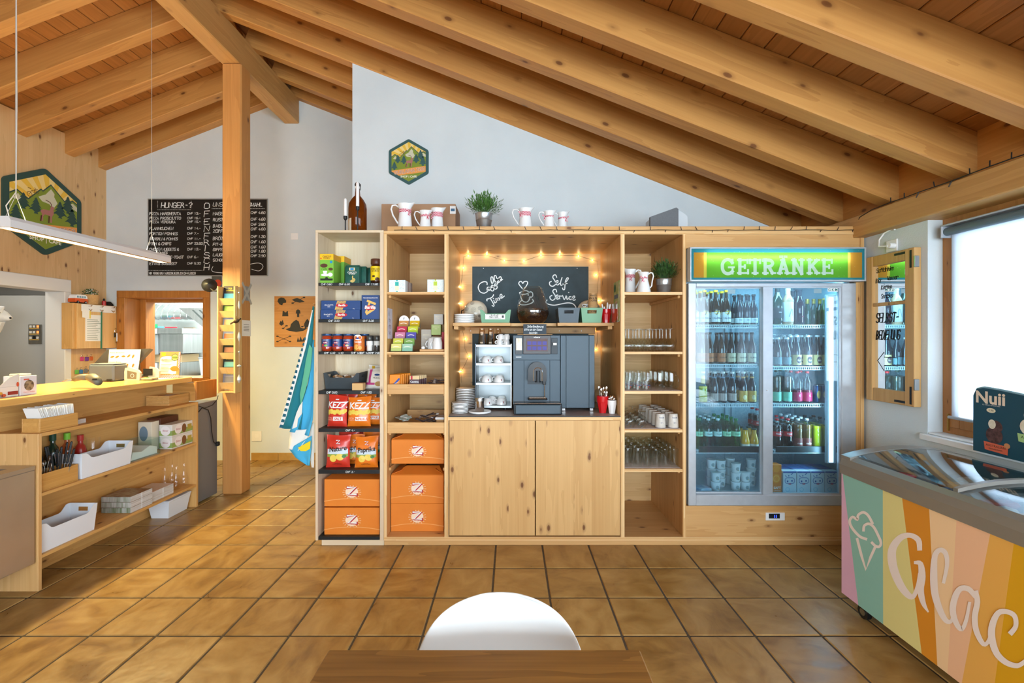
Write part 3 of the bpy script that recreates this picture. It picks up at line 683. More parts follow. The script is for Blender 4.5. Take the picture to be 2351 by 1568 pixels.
carton('pod_carton', 'green and yellow coffee pod carton behind the first one', 'carton', 757, 790.5, 584+4, 3.40, .138, ZS[0], ink('#6aa835'), lambda t, W, Hh, f, x0, x1, Y, z1: (part(t, 'yellow_band', ink('#f2c01e'), lambda b: b.rect(0, W, Hh*.8, Hh, f)), part(t, 'side_yellow', ink('#e0a42a'), lambda b: b.rect(0, .135, Hh*.8, Hh, RIGHT(x1+.0006, Y, z1-Hh)))))
def pack(name, label, x, Y, w_, h_, d_, m, z0, art=None, group=None, cat='coffee pack'):
    t = thing(name, label, cat, (x, Y+d_/2, z0), group=group)
    b = M(); a, c = w_/2, .004
    P = [(-a, 0), (a, 0), (a, h_*.86), (a*.94, h_), (-a*.94, h_), (-a, h_*.86)]
    b.prism(P, lambda u, v, e: V3((x+u, Y+d_*(e if v < h_*.9 else .35+.3*e), z0+v)), 0, 1)
    bd = b.build('bag', m, t, w=True, bevel=.004, fix=True)
    if art: art(bd, w_, h_, FRONT(x-a, Y-.001, z0))
    return t
def dark_art(t, W, Hh, f):
    part(t, 'label', ink('#e9d9a8'), lambda b: b.rect(W*.3, W*.7, Hh*.68, Hh*.84, f)); part(t, 'blue_mark', ink('#1c8fc9'), lambda b: b.rect(W*.38, W*.62, Hh*.7, Hh*.82, f, .0006))
    part(t, 'brand_lettering', ink('#f0efe6'), lambda b: (b.text('CHICCO', W*.5, Hh*.54, .017, f, 0, .02), b.text("D'ORO", W*.5, Hh*.47, .014, f, 0, .02)))
    part(t, 'gold_figure', ink('#d9bd6a'), lambda b: b.line([(W*.55, Hh*.38, .008), (W*.53, Hh*.28, .008), (W*.64, Hh*.2, .02), (W*.52, Hh*.12, .022), (W*.38, Hh*.12, .006)], .01, f))
DG = noisy('dark_green_foil', '#1f5145', '#2a6355', 20, .35)
for k in range(4):
    pack('coffee_pack', 'dark green vacuum coffee pack, %s from the front on the top snack shelf' % ORD[k], -1.153+.03*k, 3.262+.058*k, .103, .135, .05, DG, ZS[0], dark_art if k == 0 else None, 'dark green coffee packs')
t = thing('instant_coffee_jar', 'yellow labelled instant coffee jar with brown lid', 'jar', (-.987, 3.30, ZS[0]))
M().lathe([(.034, 0), (.041, .008), (.042, .02), (.042, .12), (.037, .138)], 20, (-.987, 3.3, ZS[0])).build('glass', mat('coffee_glass', '#3b1d0e', .12, coat=.5), t, 60, w=True)
M().lathe([(.0425, .022), (.0425, .125)], 20, (-.987, 3.3, ZS[0]), cap=(0, 0)).build('label', ink('#f5d512'), t, 60, w=True)
M().lathe([(.038, .138), (.041, .142), (.041, .176), (.038, .18)], 20, (-.987, 3.3, ZS[0])).build('lid', mat('brown_lid', '#5b3524', .4), t, 40, w=True)
cy = cyl(-.987, 3.3, .0428, ZS[0])
part(t, 'lettering', ink('#4a2410'), lambda b: (b.text('CHICCO', .0, .098, .017, cy, .0004, .02), b.text("D'ORO", 0, .083, .017, cy, .0004, .02), b.rect(-.02, .0, .045, .058, cy, .0004, 4), b.disc(.018, .03, .016, .014, cy, .0004)))
# --- second board: pasta
NAVY = mat('navy_carton', '#2b4a80', .35)
def pasta_art(t, W, Hh, f, *a):
    part(t, 'lettering', PAPER, lambda b: (b.text('SPAGHETTI', W*.2, Hh*.45, .0125, f, 0, .01), b.text('N°5', W*.2, Hh*.27, .011, f, 0, .01), b.text('500g', W*.83, Hh*.1, .007, f, 0)))
    part(t, 'pasta_picture', ink('#e6bd5c'), lambda b: [b.line([(W*(.36+.025*k), Hh*.04), (W*(.42+.03*k), Hh*.94)], .005, f, .0004+.0001*k) for k in range(8)])
    part(t, 'red_oval', ink('#c8202f'), lambda b: b.disc(W*.53, Hh*.48, W*.155, Hh*.22, f, .0014))
    part(t, 'brand_lettering', WHITE, lambda b: b.text('Barilla', W*.53, Hh*.39, .021, f, .002, .03, .15))
for k, (a, b_, yt) in enumerate(((735.5, 826, 711.5), (737, 827.5, 690))):
    carton('spaghetti_box', 'long navy spaghetti box, %s of the stack of two' % ('lower', 'upper')[k], 'pasta box', a, b_, yt, 3.245, .06, ZS[1] if k == 0 else ZS[1]+.0675, NAVY, pasta_art, 'pasta boxes')
def penne_art(t, W, Hh, f, *a):
    part(t, 'lettering', PAPER, lambda b: b.text('PENNE RIGATE N°73', W*.5, Hh*.86, .0115, f, 0, .01))
    part(t, 'pasta_picture', ink('#e2b860'), lambda b: (b.line([(W*.35, Hh*.76, .016), (W*.75, Hh*.64, .016)], .016, f, 0), b.line([(W*.26, Hh*.3, .014), (W*.44, Hh*.66, .014)], .014, f, .0003), b.line([(W*.3, Hh*.24, .018), (W*.68, Hh*.42, .018)], .018, f, .0005)))
    part(t, 'red_oval', ink('#c8202f'), lambda b: b.disc(W*.48, Hh*.48, W*.31, Hh*.1, f, .001)); part(t, 'brand_lettering', WHITE, lambda b: b.text('Barilla', W*.48, Hh*.44, .032, f, .0016, .03, .15))
carton('penne_box', 'upright navy penne box beside the spaghetti boxes', 'pasta box', 830, 871, 677.5, 3.245, .06, ZS[1], NAVY, penne_art, 'pasta boxes')
# --- third board: sauce jars, ravioli tin, grinders
def jar(label, x, Y, band, word, z0=ZS[2], art=True):
    t = thing('sauce_jar', label, 'jar', (x, Y, z0), group='tomato sauce jars')
    M().lathe([(.030, 0), (.036, .006), (.037, .02), (.037, .092), (.033, .108), (.031, .112)], 18).build('glass', mat('tomato_glass', '#a8381a', .1, coat=.6), t, 60)
    lb = M().lathe([(.0375, .03), (.0375, .088)], 18, cap=(0, 0)).build('label', ink('#1f3f7a', .3), t, 60)
    M().lathe([(.0377, .03), (.0377, .034)], 18, cap=(0, 0)).build('red_line', ink('#d23238'), t, 60)
    M().lathe([(.034, .112), (.035, .114), (.035, .124), (.033, .126)], 18).build('lid', mat('blue_lid', '#2a4f7d', .3, .3), t, 40)
    c = cyl(0, 0, .0378, 0)
    if art:
        b = M(); b.disc(0, .062, .017, .0075, c, .0002); b.build('red_oval', ink('#c8202f'), lb); b = M(); b.text('Barilla', 0, .059, .0105, c, .0006, .02); b.build('brand_lettering', WHITE, lb)
        b = M(); b.text(word, 0, .078, .0085, c, .0002); b.build('name_lettering', WHITE, lb); b = M(); b.disc(-.018, .045, .009, .009, c, .0002); b.build('tomato_picture', ink('#d2452a'), lb); b = M(); b.disc(.004, .042, .012, .007, c, .0001); b.build('herb_picture', ink(band), lb)
    return t
for k, (x, wd, c) in enumerate(((751.2, 'BASILICO', '#8cc050'), (775.3, 'ARRABBIATA', '#7a2030'), (799.4, 'NAPOLETANA', '#e8cfa0'))): jar('blue labelled tomato sauce jar reading %s' % wd, (x-CX)*3.29/F, 3.29, c, wd)
for k, x in enumerate((785, 812, 836)): jar('tomato sauce jar in the rear row, %s from the left' % ORD[k], (x-CX)*3.38/F, 3.39, '#8cc050', '', art=False)
t = thing('ravioli_tin', 'orange ravioli tin beside the sauce jars', 'tin', ((825.5-CX)*3.29/F, 3.285, ZS[2]))
M().lathe([(.0375, 0), (.0385, .002), (.0385, .106), (.0375, .108)], 20).build('tin', ink('#d9732a', .3), t, 50); c_ = cyl(0, 0, .0387, 0)
for nm, m_, fn in (('white_field', WHITE, lambda b: b.disc(0, .1, .03, .02, c_, .0003)), ('maker_mark', ink('#1f3f9a'), lambda b: b.disc(0, .094, .012, .006, c_, .0007)), ('lettering', WHITE, lambda b: b.text('Ravioli', 0, .062, .02, c_, .0005, .02)), ('picture', ink('#f0b45a'), lambda b: (b.disc(-.01, .03, .018, .02, c_, .0004), b.disc(.018, .025, .012, .014, c_, .0005))), ('basil_picture', ink('#6d9a38'), lambda b: b.disc(-.022, .01, .008, .007, c_, .0006))):
    b = M(); fn(b); b.build(nm, m_, t)
def grinder(label, x, Y, fill, cap):
    t = thing('spice_grinder', label, 'grinder', (x, Y, ZS[2]), group='spice grinders')
    M().lathe([(.020, 0), (.022, .004), (.022, .06), (.019, .075)], 14).build('glass', GLASS, t, 50); M().lathe([(.0195, .003), (.0195, .048)], 14).build('contents', fill, t, 50)
    M().lathe([(.0225, .042), (.0225, .074)], 14, cap=(0, 0)).build('label', PAPER if cap else ink('#c9ccc8'), t, 50); M().lathe([(.019, .075), (.022, .08), (.022, .108), (.018, .114)], 14).build('cap', mat('grinder_cap', '#4a4b4a', .3, .4), t, 40)
grinder('salt grinder with grey cap on the third snack shelf', (848.5-CX)*3.28/F, 3.28, ink('#ece9e2'), 1); grinder('pepper grinder with grey cap at the right end of the third snack shelf', (865.5-CX)*3.28/F, 3.28, ink('#2f2a28'), 0); grinder('spice grinder half hidden behind the salt grinder', (858-CX)*3.34/F, 3.345, ink('#b0aca4'), 0)
# --- fourth board: bin of creamers, wooden block box, muesli bags
CHAR = mat('charcoal_plastic', '#3c4448', .45)
def scoop_bin(name, label, x0, x1, y0, y1, z0, z1, m, dip=.35, axis='x', slotm=None, taper=.012, cat='bin'):
    """storage bin whose front rim dips between raised ends and whose end walls carry a handle slot"""
    t = thing(name, label, cat, ((x0+x1)/2, (y0+y1)/2, z0)); h = z1-z0; th = .003
    if axis == 'y': A0, A1, B0, B1 = y0, y1, x0, x1; pt = lambda a, b, z: V3((b, a, z))
    else: A0, A1, B0, B1 = x0, x1, y0, y1; pt = lambda a, b, z: V3((a, b, z))
    def rim(u):   # u 0..1 along the long side
        e = min(u, 1-u); s = max(0, min(1, (e-.06)/.14)); s = s*s*(3-2*s); return z1-h*dip*s
    N = 24; b = M()
    for B, inn in ((B0, 1), (B1, -1)):
        vs = []
        for k in range(N+1):
            u = k/N; a = A0+(A1-A0)*u; ab = A0+taper+(A1-A0-2*taper)*u; bb = B+inn*taper
            zt = rim(u)
            vs += [pt(ab, bb, z0), pt(a, B, zt), pt(a, B+inn*th, zt), pt(ab, bb+inn*th, z0+th)]
        fs = []
        for k in range(N):
            for j in range(3): fs.append((4*k+j, 4*k+4+j, 4*k+5+j, 4*k+1+j))
        b.add(vs, fs)
    slots = []
    for A, inn in ((A0, 1), (A1, -1)):
        s0, s1 = .32, .68; g0, g1 = .70, .86       # slot in b and z shares
        def P(u, v, k): # u across B, v height share
            aa = A+inn*taper*(1-v)+inn*th*k; bb = B0+taper*(1-v)+(B1-B0-2*taper*(1-v))*u; return pt(aa, bb, z0+h*v)
        for k in (0, 1):
            for (u0, u1, v0, v1) in ((0, 1, 0, g0), (0, 1, g1, 1), (0, s0, g0, g1), (s1, 1, g0, g1)):
                b.add([P(u0, v0, k), P(u1, v0, k), P(u1, v1, k), P(u0, v1, k)], [(0, 1, 2, 3)])
        b.add([P(0, 1, 0), P(1, 1, 0), P(1, 1, 1), P(0, 1, 1)], [(0, 1, 2, 3)])
    b.add([pt(A0+taper, B0+taper, z0), pt(A1-taper, B0+taper, z0), pt(A1-taper, B1-taper, z0), pt(A0+taper, B1-taper, z0)], [(3, 2, 1, 0)])
    b.build('body', m, t, 35, w=True)
    return t
x0, x1 = -1.379, (825-CX)*3.31/F
scoop_bin('storage_bin', 'charcoal plastic bin of coffee creamers on the snack shelf', x0, x1, 3.31, 3.5, ZS[3], ZS[3]+.12, CHAR, .3)
for k in range(14):
    p = (x0+.05+R.random()*.16, 3.35+R.random()*.1, ZS[3]+.055+R.random()*.03)
    t = thing('creamer_cup', 'small foil topped coffee creamer cup, number %s of the heap in the charcoal bin' % (ORD[k] if k < 12 else 'thirteenth fourteenth'.split()[k-12]), 'creamer', p, group='coffee creamers')
    M().lathe([(.012, 0), (.018, .018), (.021, .019)], 10).build('cup', mat('creamer_cup', '#e8dccb', .4), t, 40); M().lathe([(.0212, .019), (.0212, .0197)], 10).build('foil_lid', mat('gold_foil', '#cfa04a' if k % 2 else '#b98a5a', .3, .6), t)
    t.rotation_euler = (R.uniform(-.6, .6), R.uniform(-.6, .6), 0)
t = thing('wooden_card_box', 'small bamboo box beside the charcoal bin', 'box', ((822-CX)*3.245/F, 3.29, ZS[3]))
part(t, 'body', wood('bamboo_pale', '#ddb57c', '#cfa568', 'x', knot=0), lambda b: b.box((808-CX)*3.242/F, (833-CX)*3.242/F, 3.242, 3.305, ZS[3], ZS[3]+.049, .002)); part(t, 'card', ink('#8a5a34'), lambda b: b.box((809-CX)*3.242/F, (832-CX)*3.242/F, 3.25, 3.30, ZS[3]+.049, ZS[3]+.052))
# pillow bags
def bag(name, label, cat, x, y, z0, w_, h_, d_, m, art=None, rz=0, tilt=0, group=None, crimp=.09, seed=0):
    t = thing(name, label, cat, (x, y, z0), rz, group); rr = random.Random(seed+int(x*1000)); N, K = 12, 14
    ph = [rr.uniform(0, 6) for _ in range(6)]
    def off(u, v):   # half thickness
        e = max(0, 1-abs(2*u-1)**3)**.6*max(0, 1-abs((v-.47)/.47)**3.2)**.7 if .0 < v < .95 else 0
        wr = .0018*math.sin(9*u+ph[0]+5*v)+.0014*math.sin(17*v+ph[1]+3*u)
        return d_/2*e+wr*(.3+e)
    def pt(u, v, sgn):
        wv = w_*(1-.05*math.sin(math.pi*min(1, max(0, v))))*(1+(.03 if v > .93 or v < .05 else 0)); 
        xx = (u-.5)*wv; zz = h_*v+(.006*math.sin(3*u+ph[2]) if v > .9 else 0)
        yy = sgn*off(u, v)+(.004*math.sin(7*u+ph[3]) if v > .92 else 0)
        return V3((xx, yy+zz*tilt, zz))
    b = M()
    for sgn in (-1, 1):
        vs = [pt(i/N, j/K, sgn) for j in range(K+1) for i in range(N+1)]
        b.add(vs, [(j*(N+1)+i, j*(N+1)+i+1, (j+1)*(N+1)+i+1, (j+1)*(N+1)+i) for j in range(K) for i in range(N)])
    bd = b.build('bag', m, t, 180)
    f = lambda a, c, d=0: pt(a/w_, c/h_, -1)+V3((0, -.0015-d, 0))
    def dense(nm, mm, fn):
        q = M(); fn(q); q.build(nm, mm, bd)
    if art: art(dense, w_, h_, f)
    return t
def grid(b, a0, a1, c0, c1, f, d=0, n=8, k=8):
    vs = [f(a0+(a1-a0)*i/n, c0+(c1-c0)*j/k, d) for j in range(k+1) for i in range(n+1)]
    b.add(vs, [(j*(n+1)+i, j*(n+1)+i+1, (j+1)*(n+1)+i+1, (j+1)*(n+1)+i) for j in range(k) for i in range(n)])
REDF = mat('red_foil', '#cf3524', .35, coat=.3); ORF = mat('orange_foil', '#e8791c', .35, coat=.3)
CHIP = ink('#e8cc55'); 
def muesli(c1):
    def art(D, W, Hh, f):
        D('stripe', ink(c1), lambda b: (grid(b, W*.16, W*.3, Hh*.3, Hh*.97, f, .001, 2, 8), grid(b, W*.02, W*.55, Hh*.2, Hh*.3, f, .001, 6, 2)))
        D('maker_mark', ink('#22427f'), lambda b: b.disc(W*.62, Hh*.68, W*.16, Hh*.05, f, .001)); D('lettering', ink('#7a6a50'), lambda b: b.text('MÜESLI', W*.62, Hh*.5, .018, f, .001))
        D('oat_picture', ink('#b08a4a'), lambda b: b.disc(W*.76, Hh*.25, W*.2, Hh*.12, f, .001))
    return art
BAGW = mat('white_foil', '#e6e0d4', .4)
bag('muesli_bag', 'white muesli bag with a yellow stripe at the rear', 'bag', -1.022, 3.47, ZS[3], .15, .165, .045, BAGW, muesli('#d9a92c'), .1, .12)
bag('muesli_bag', 'white muesli bag with a pink stripe leaning in front', 'bag', -1.018, 3.35, ZS[3], .14, .15, .045, BAGW, muesli('#c4407f'), -.15, .3)
# --- chips
def kezz(word, txt):
    def art(D, W, Hh, f):
        D('brand_lettering', WHITE, lambda b: b.text('KEZZ', W*.5, Hh*.61, .062, f, .0012, .025, .12, .95))
        D('chip_picture', CHIP, lambda b: [b.disc(W*(.1+.16*k), Hh*(.47+.03*(k % 2)), W*.11, Hh*.085, f, .001+.0004*(k % 3), 12, .5*k) for k in range(6)])
        D('white_panel', WHITE, lambda b: grid(b, W*.36, W*.86, Hh*.2, Hh*.33, f, .001, 6, 2)); D('flavour_lettering', ink(txt), lambda b: b.text(word, W*.61, Hh*.225, .026, f, .0022, .02))
        D('note_lettering', ink('#f3c9b0'), lambda b: (b.text('EXTRA', W*.18, Hh*.27, .014, f, .0012), b.text('CRUNCHY', W*.18, Hh*.21, .013, f, .0012))); D('maker_mark', WHITE, lambda b: grid(b, W*.42, W*.6, Hh*.86, Hh*.89, f, .001, 3, 1))
    return art
def zlogo(D, a, c, s, f, d=.001):
    D('logo_letter', ink('#b3202c'), lambda b: b.line([(a-s*.5+s*.05, c+s*.42-s*.04), (a+s*.42+s*.05, c+s*.42-s*.04), (a-s*.42+s*.05, c-s*.42-s*.04), (a+s*.5+s*.05, c-s*.42-s*.04)], s*.4, f, d, False))
    D('logo_letter_front', WHITE, lambda b: b.line([(a-s*.5, c+s*.42), (a+s*.42, c+s*.42), (a-s*.42, c-s*.42), (a+s*.5, c-s*.42)], s*.19, f, d+.0008, False))
def zweif(word, sub):
    def art(D, W, Hh, f):
        D('sky_band', ink('#cfdde8'), lambda b: grid(b, W*.05, W*.95, Hh*.42, Hh*.58, f, .0008, 8, 3)); D('meadow_picture', ink('#8fa64a'), lambda b: grid(b, W*.05, W*.95, Hh*.34, Hh*.43, f, .0010, 8, 2))
        D('flavour_lettering', ink('#141414'), lambda b: b.text(word, W*.52, Hh*.52, .05, f, .0028, .02, .15, 1, .9, .1)); D('chip_picture', CHIP, lambda b: (b.disc(W*.33, Hh*.3, W*.15, Hh*.11, f, .0018, 14, .3), b.disc(W*.62, Hh*.34, W*.17, Hh*.1, f, .0022, 14, -.3)))
        D('leaf_picture', ink('#3d7a35'), lambda b: b.disc(W*.8, Hh*.36, W*.09, Hh*.05, f, .0024)); D('small_lettering', ink('#5a1f12'), lambda b: (b.text('ORIGINAL', W*.5, Hh*.13, .009, f, .001), b.text('POMY & CHIPS', W*.5, Hh*.1, .01, f, .001)))
        zlogo(D, W*.52, Hh*.79, W*.16, f)
    return art
Z5, Z6 = ZS[4], ZS[5]
bag('chips_bag', 'red crisps bag reading SALT, front row of the upper crisps shelf', 'crisps bag', (773-CX)*3.275/F, 3.285, Z5+.002, .145, .225, .055, REDF, kezz('SALT', '#cf3524'), -.1, .09, 'crisps bags')
bag('chips_bag', 'orange crisps bag reading PAPRIKA, in the middle of the upper crisps shelf', 'crisps bag', (823-CX)*3.275/F, 3.29, Z5+.002, .165, .215, .055, ORF, kezz('PAPRIKA', '#d8641c'), .06, .1, 'crisps bags')
bag('chips_bag', 'orange crisps bag reading PAPRIKA, at the right end of the upper crisps shelf', 'crisps bag', (849.5-CX)*3.30/F, 3.365, Z5+.002, .15, .205, .045, ORF, kezz('PAPRIKA', '#d8641c'), .0, .05, 'crisps bags')
for k, (x, y, m_, c) in enumerate(((-1.235, 3.40, REDF, 'red'), (-1.10, 3.42, ORF, 'orange'), (-1.14, 3.475, REDF, 'red'))): bag('chips_bag', '%s crisps bag in the rear row of the upper crisps shelf, %s' % (c, ('left', 'middle', 'rearmost')[k]), 'crisps bag', x, y, Z5+.002, .15, .236-.008*k, .04, m_, lambda D, W, Hh, f: zlogo(D, W*.5, Hh*.88, W*.12, f), 0, .02, 'crisps bags')
bag('chips_bag', 'red crisps bag reading Nature, front row of the lower crisps shelf', 'crisps bag', (775-CX)*3.27/F, 3.28, Z6+.002, .17, .235, .055, REDF, zweif('Nature', ''), .05, .07, 'crisps bags')
bag('chips_bag', 'orange crisps bag reading Paprika, front row of the lower crisps shelf', 'crisps bag', (840-CX)*3.262/F, 3.275, Z6+.002, .165, .225, .05, ORF, zweif('Paprika', ''), .04, .08, 'crisps bags')
bag('chips_bag', 'orange crisps bag reading Paprika, tucked between the two front bags of the lower shelf', 'crisps bag', (812-CX)*3.35/F, 3.37, Z6+.002, .15, .215, .045, ORF, zweif('Paprika', ''), 0, .03, 'crisps bags')
bag('chips_bag', 'orange crisps bag at the right end of the lower crisps shelf, half hidden', 'crisps bag', (850-CX)*3.37/F, 3.435, Z6+.002, .15, .23, .045, ORF, zweif('Paprika', ''), 0, .03, 'crisps bags')
for k, (x, y) in enumerate(((-1.24, 3.445), (-1.16, 3.505))): bag('chips_bag', 'red crisps bag at the rear of the lower crisps shelf, %s one' % ('left', 'right')[k], 'crisps bag', x, y, Z6+.002, .16, .262, .045, REDF, lambda D, W, Hh, f: zlogo(D, W*.6, Hh*.9, W*.14, f), 0, .02, 'crisps bags')
# --- orange cardboard boxes
CARDO = noisy('orange_cardboard', '#e07f24', '#e5862b', 6, .6)
GLOW = mat('box_glow', '#f2c9a0', .6)
def obox(label, xa, xb, yt, yb, Y, z0, flaps=False):
    x0, x1 = (xa-CX)*Y/F, (xb-CX)*Y/F; z1 = CH-(yt-HY)*Y/F; dep = .27
    t = thing('cardboard_box', label, 'box', ((x0+x1)/2, Y+dep/2, z0), group='orange crisps boxes'); f = FRONT(x0, Y-.0006, z0); W, Hh = x1-x0, z1-z0
    bd = part(t, 'body', CARDO, lambda b: b.box(x0, x1, Y, Y+dep, z0, z1, .002))
    if flaps:
        part(t, 'flap', CARDO, lambda b: b.prism([(x0+.002, Y+.002), (x1-.002, Y+.002), (x1-.05, Y+.12), (x0+.09, Y+.12)], lambda a, c, d: V3((a, c, z1+d+(c-Y)*.3)), .0005, .003))
        part(t, 'flap', CARDO, lambda b: b.prism([(x0, Y+.01), (x0+.07, Y+.03), (x0+.07, Y+.24), (x0, Y+.26)], lambda a, c, d: V3((a, c, z1+.002+d+(a-x0)*.35)), .0005, .003))
        part(t, 'flap', CARDO, lambda b: b.prism([(x1, Y+.01), (x1-.07, Y+.05), (x1-.07, Y+.24), (x1, Y+.26)], lambda a, c, d: V3((a, c, z1+.002+d+(x1-a)*.35)), .0005, .003))
    D = lambda nm, m_, fn: part(bd, nm, m_, fn); s = W*.155
    D('rays', GLOW, lambda b: (b.disc(W*.5, Hh*.52, W*.115, Hh*.21, f), [b.poly([(W*.5+math.cos(g)*W*.08, Hh*.52+math.sin(g)*Hh*.12), (W*.5+math.cos(g-.04)*W*.17, Hh*.52+math.sin(g-.04)*Hh*.26), (W*.5+math.cos(g+.04)*W*.17, Hh*.52+math.sin(g+.04)*Hh*.26)], f, .0002) for g in [i*.35 for i in range(18)]]))
    D('logo_ground', mat('logo_ground', '#f6dcc0', .6), lambda b: b.disc(W*.5, Hh*.54, W*.115, Hh*.2, f, .0005)); zlogo(D, W*.5, Hh*.575, s, f, .0008); D('brand_lettering', ink('#c23a2a'), lambda b: b.text('ZWEIFEL', W*.5, Hh*.375, .021, f, .001, .0))
    D('curve_line', mat('box_line', '#f0a860', .6), lambda b: b.line([(0, Hh*.19), (W*.25, Hh*.265), (W*.5, Hh*.285), (W*.75, Hh*.265), (W, Hh*.19)], .005, f, .0002))
    return t
obox('orange crisps carton at the bottom of the pale snack shelf', 744.5, 871, 1165.8, 1230, 3.25, ZS[6]); obox('orange crisps carton on top of the bottom one in the pale snack shelf', 744.5, 871, 1100.5, 1165, 3.25, ZS[6]+.2045)
obox('lowest orange crisps carton in the wall unit', 897.5, 1018.6, 1156.5, 1220, 3.312, ZB+.0006); obox('middle orange crisps carton in the wall unit', 897.5, 1018.6, 1091, 1155.5, 3.312, ZB+.2055, True); obox('topmost orange crisps carton in the wall unit with torn flaps', 898.5, 1019, 1010, 1072, 3.31, fz(1073)+.0008, True)
# ---------------------------------------------------------------- tea column
def tea_art(c):
    def art(t, W, Hh, f, *a):
        part(t, 'dots', ink('#8fc4c0'), lambda b: [b.disc(R.uniform(.004, W-.004), R.uniform(Hh*.25, Hh-.004), .0014, .0014, f, 0, 5) for _ in range(90)]); part(t, 'tag', ink(c), lambda b: (b.rect(W*.38, W*.6, Hh*.52, Hh*.84, f, .0004), b.rect(W*.45, W*.54, Hh*.9, Hh, f, .0004), b.rect(W*.45, W*.54, 0, Hh*.1, f, .0004)))
        part(t, 'cream_tag', ink('#f4e6c4'), lambda b: b.rect(W*.37, W*.61, Hh*.16, Hh*.52, f, .0004))
    return art
TEAW = ink('#e4efee')
carton('tea_box', 'white dotted tea box with turquoise tag at the left', 'tea box', 892.8, 930.5, 642.8, 3.26, .07, ZC1, TEAW, tea_art('#2bb3a8'), 'dotted tea boxes')
for k in range(2): carton('tea_box', 'white dotted tea box behind the turquoise tagged one, %s row' % ('second', 'third')[k], 'tea box', 900.5+k*5.5, 936+k*6, 645.5+3*k, 3.338+.078*k, .07, ZC1, ink('#b9aca4'), None, 'dotted tea boxes')
carton('tea_box', 'white dotted tea box with lime green tag at the right', 'tea box', 980.8, 1019, 641.5, 3.26, .07, ZC1, TEAW, tea_art('#b6cf3a'), 'dotted tea boxes')
# acrylic display with sachets
TD = thing('tea_sachet_display', 'clear stepped acrylic display with two rounded white headers', 'display stand', ((925-CX)*3.36/F, 3.37, ZC2))
ACR = glass('acrylic', '#f4fbfb', ior=1.35)
for k, xa in enumerate((916, 940.5)):
    x0 = (xa-CX)*3.47/F; w_ = .077; z_ = 1.56
    b = M(); P = [(0, 0), (w_, 0), (w_, .06)]+[(w_/2+w_/2*math.cos(a), .06+w_/2*math.sin(a)) for a in [math.pi*j/10 for j in range(11)]]+[(0, .06)]
    b.prism(P, FRONT(x0, 3.47, z_), 0, -.003); b.build('header', WHITE, TD, w=True); f = FRONT(x0, 3.4695, z_)
    part(TD, 'header_lettering', ink('#3c4a4c'), lambda b: (b.text('F', w_/2, .066, .022, f, .0004, .02), b.text('SIROCCO', w_/2, .044, .012, f, .0004)))
steps = [(3.25, 1.3898, ('#e3dc86', '#a5cbb0')), (3.29, 1.43, ('#cdc94a', '#7da550')), (3.335, 1.475, ('#d487a2', '#5a53a8')), (3.38, 1.52, ('#c8314f', '#c9d23a')), (3.425, 1.565, ('#cf8f4e', '#d8ad12'))]
part(TD, 'base', ACR, lambda b: b.box((896-CX)*3.25/F, (958-CX)*3.25/F, 3.245, 3.5, ZC2, ZC2+.003))
for i, (y, z, cs) in enumerate(steps):
    for j, c in enumerate(cs):
        x0 = (897+i*4.4+j*25.5-CX)*y/F; w_ = .073
        t = thing('tea_sachet', '%s tea sachet, %s column, step %s from the bottom of the display' % ({'#e3dc86': 'pale yellow', '#a5cbb0': 'mint', '#cdc94a': 'olive yellow', '#7da550': 'leaf green', '#d487a2': 'pink', '#5a53a8': 'violet', '#c8314f': 'crimson', '#c9d23a': 'lime', '#cf8f4e': 'caramel', '#d8ad12': 'mustard'}[c], ('left', 'right')[j], ORD[i]), 'tea sachet', (x0+w_/2, y+.01, z), group='tea sachets')
        part(t, 'envelope', ink(c, .4), lambda b: b.prism([(0, 0), (w_, 0), (w_, .052), (0, .052)], lambda a, cc, d: V3((x0+a, y+.006+d+cc*.25, z+cc)), 0, .02)); part(t, 'print', ink('#f2efdf'), lambda b: b.line([(w_*.2, .03), (w_*.5, .034), (w_*.8, .03)], .004, lambda a, cc, d=0: V3((x0+a, y+.0045+cc*.25, z+cc))))
    part(TD, 'step_front', ACR, lambda b: b.box((896.5+i*4.4-CX)*y/F, (949+i*4.4-CX)*y/F, y, y+.002, z-.003, z+.022))
LEAF = thing('tea_leaflet', 'small white leaflet standing at the left cheek of the tea shelf', 'leaflet', (fx(888)+.004, 3.3, 1.48)); part(LEAF, 'sheet', mat('leaflet_paper', '#cfcbd4', .5), lambda b: b.box(fx(888)+.001, fx(888)+.003, 3.24, 3.36, 1.48, 1.70)); f = RIGHT(fx(888)+.0034, 3.24, 1.48)
part(LEAF, 'lettering', ink('#5b4a62'), lambda b: [b.hand(s_, .015, .03+.045*k, .03, .003, f, 0, .62) for k, s_ in enumerate(('two', 'etch', 'the', 'hi'))])
for (a, b_, yt, Y, z0, c, lb) in ((967, 990, 756, 3.42, ZC2, '#b4aa9c', 'grey tea cube behind the cups'), (990, 1012, 745, 3.40, 1.508, '#a9bd72', 'green tea cube on the stacked tea cubes'), (996, 1017, 721, 3.40, 1.588, '#c6c5bd', 'pale grey tea cube on top of the green one'), (990, 1014, 773, 3.40, ZC2, '#c9c2b4', 'grey tea cube under the green one'), (1014, 1019.5, 762, 3.40, ZC2, '#b5273a', 'red tea cube cut off by the divider')):
    carton('tea_cube', lb, 'tea box', a, b_, yt, Y, .07, z0, ink(c), lambda t, W, Hh, f, *q: [part(t, 'gold_lettering', ink('#e6d9b0', .3), lambda b: b.text(s_, W*.5, Hh*v_, W*.16, f)) for s_, v_ in (('SIROCCO', .72), ('TEA', .54))] if W > .05 else None, 'tea cubes')
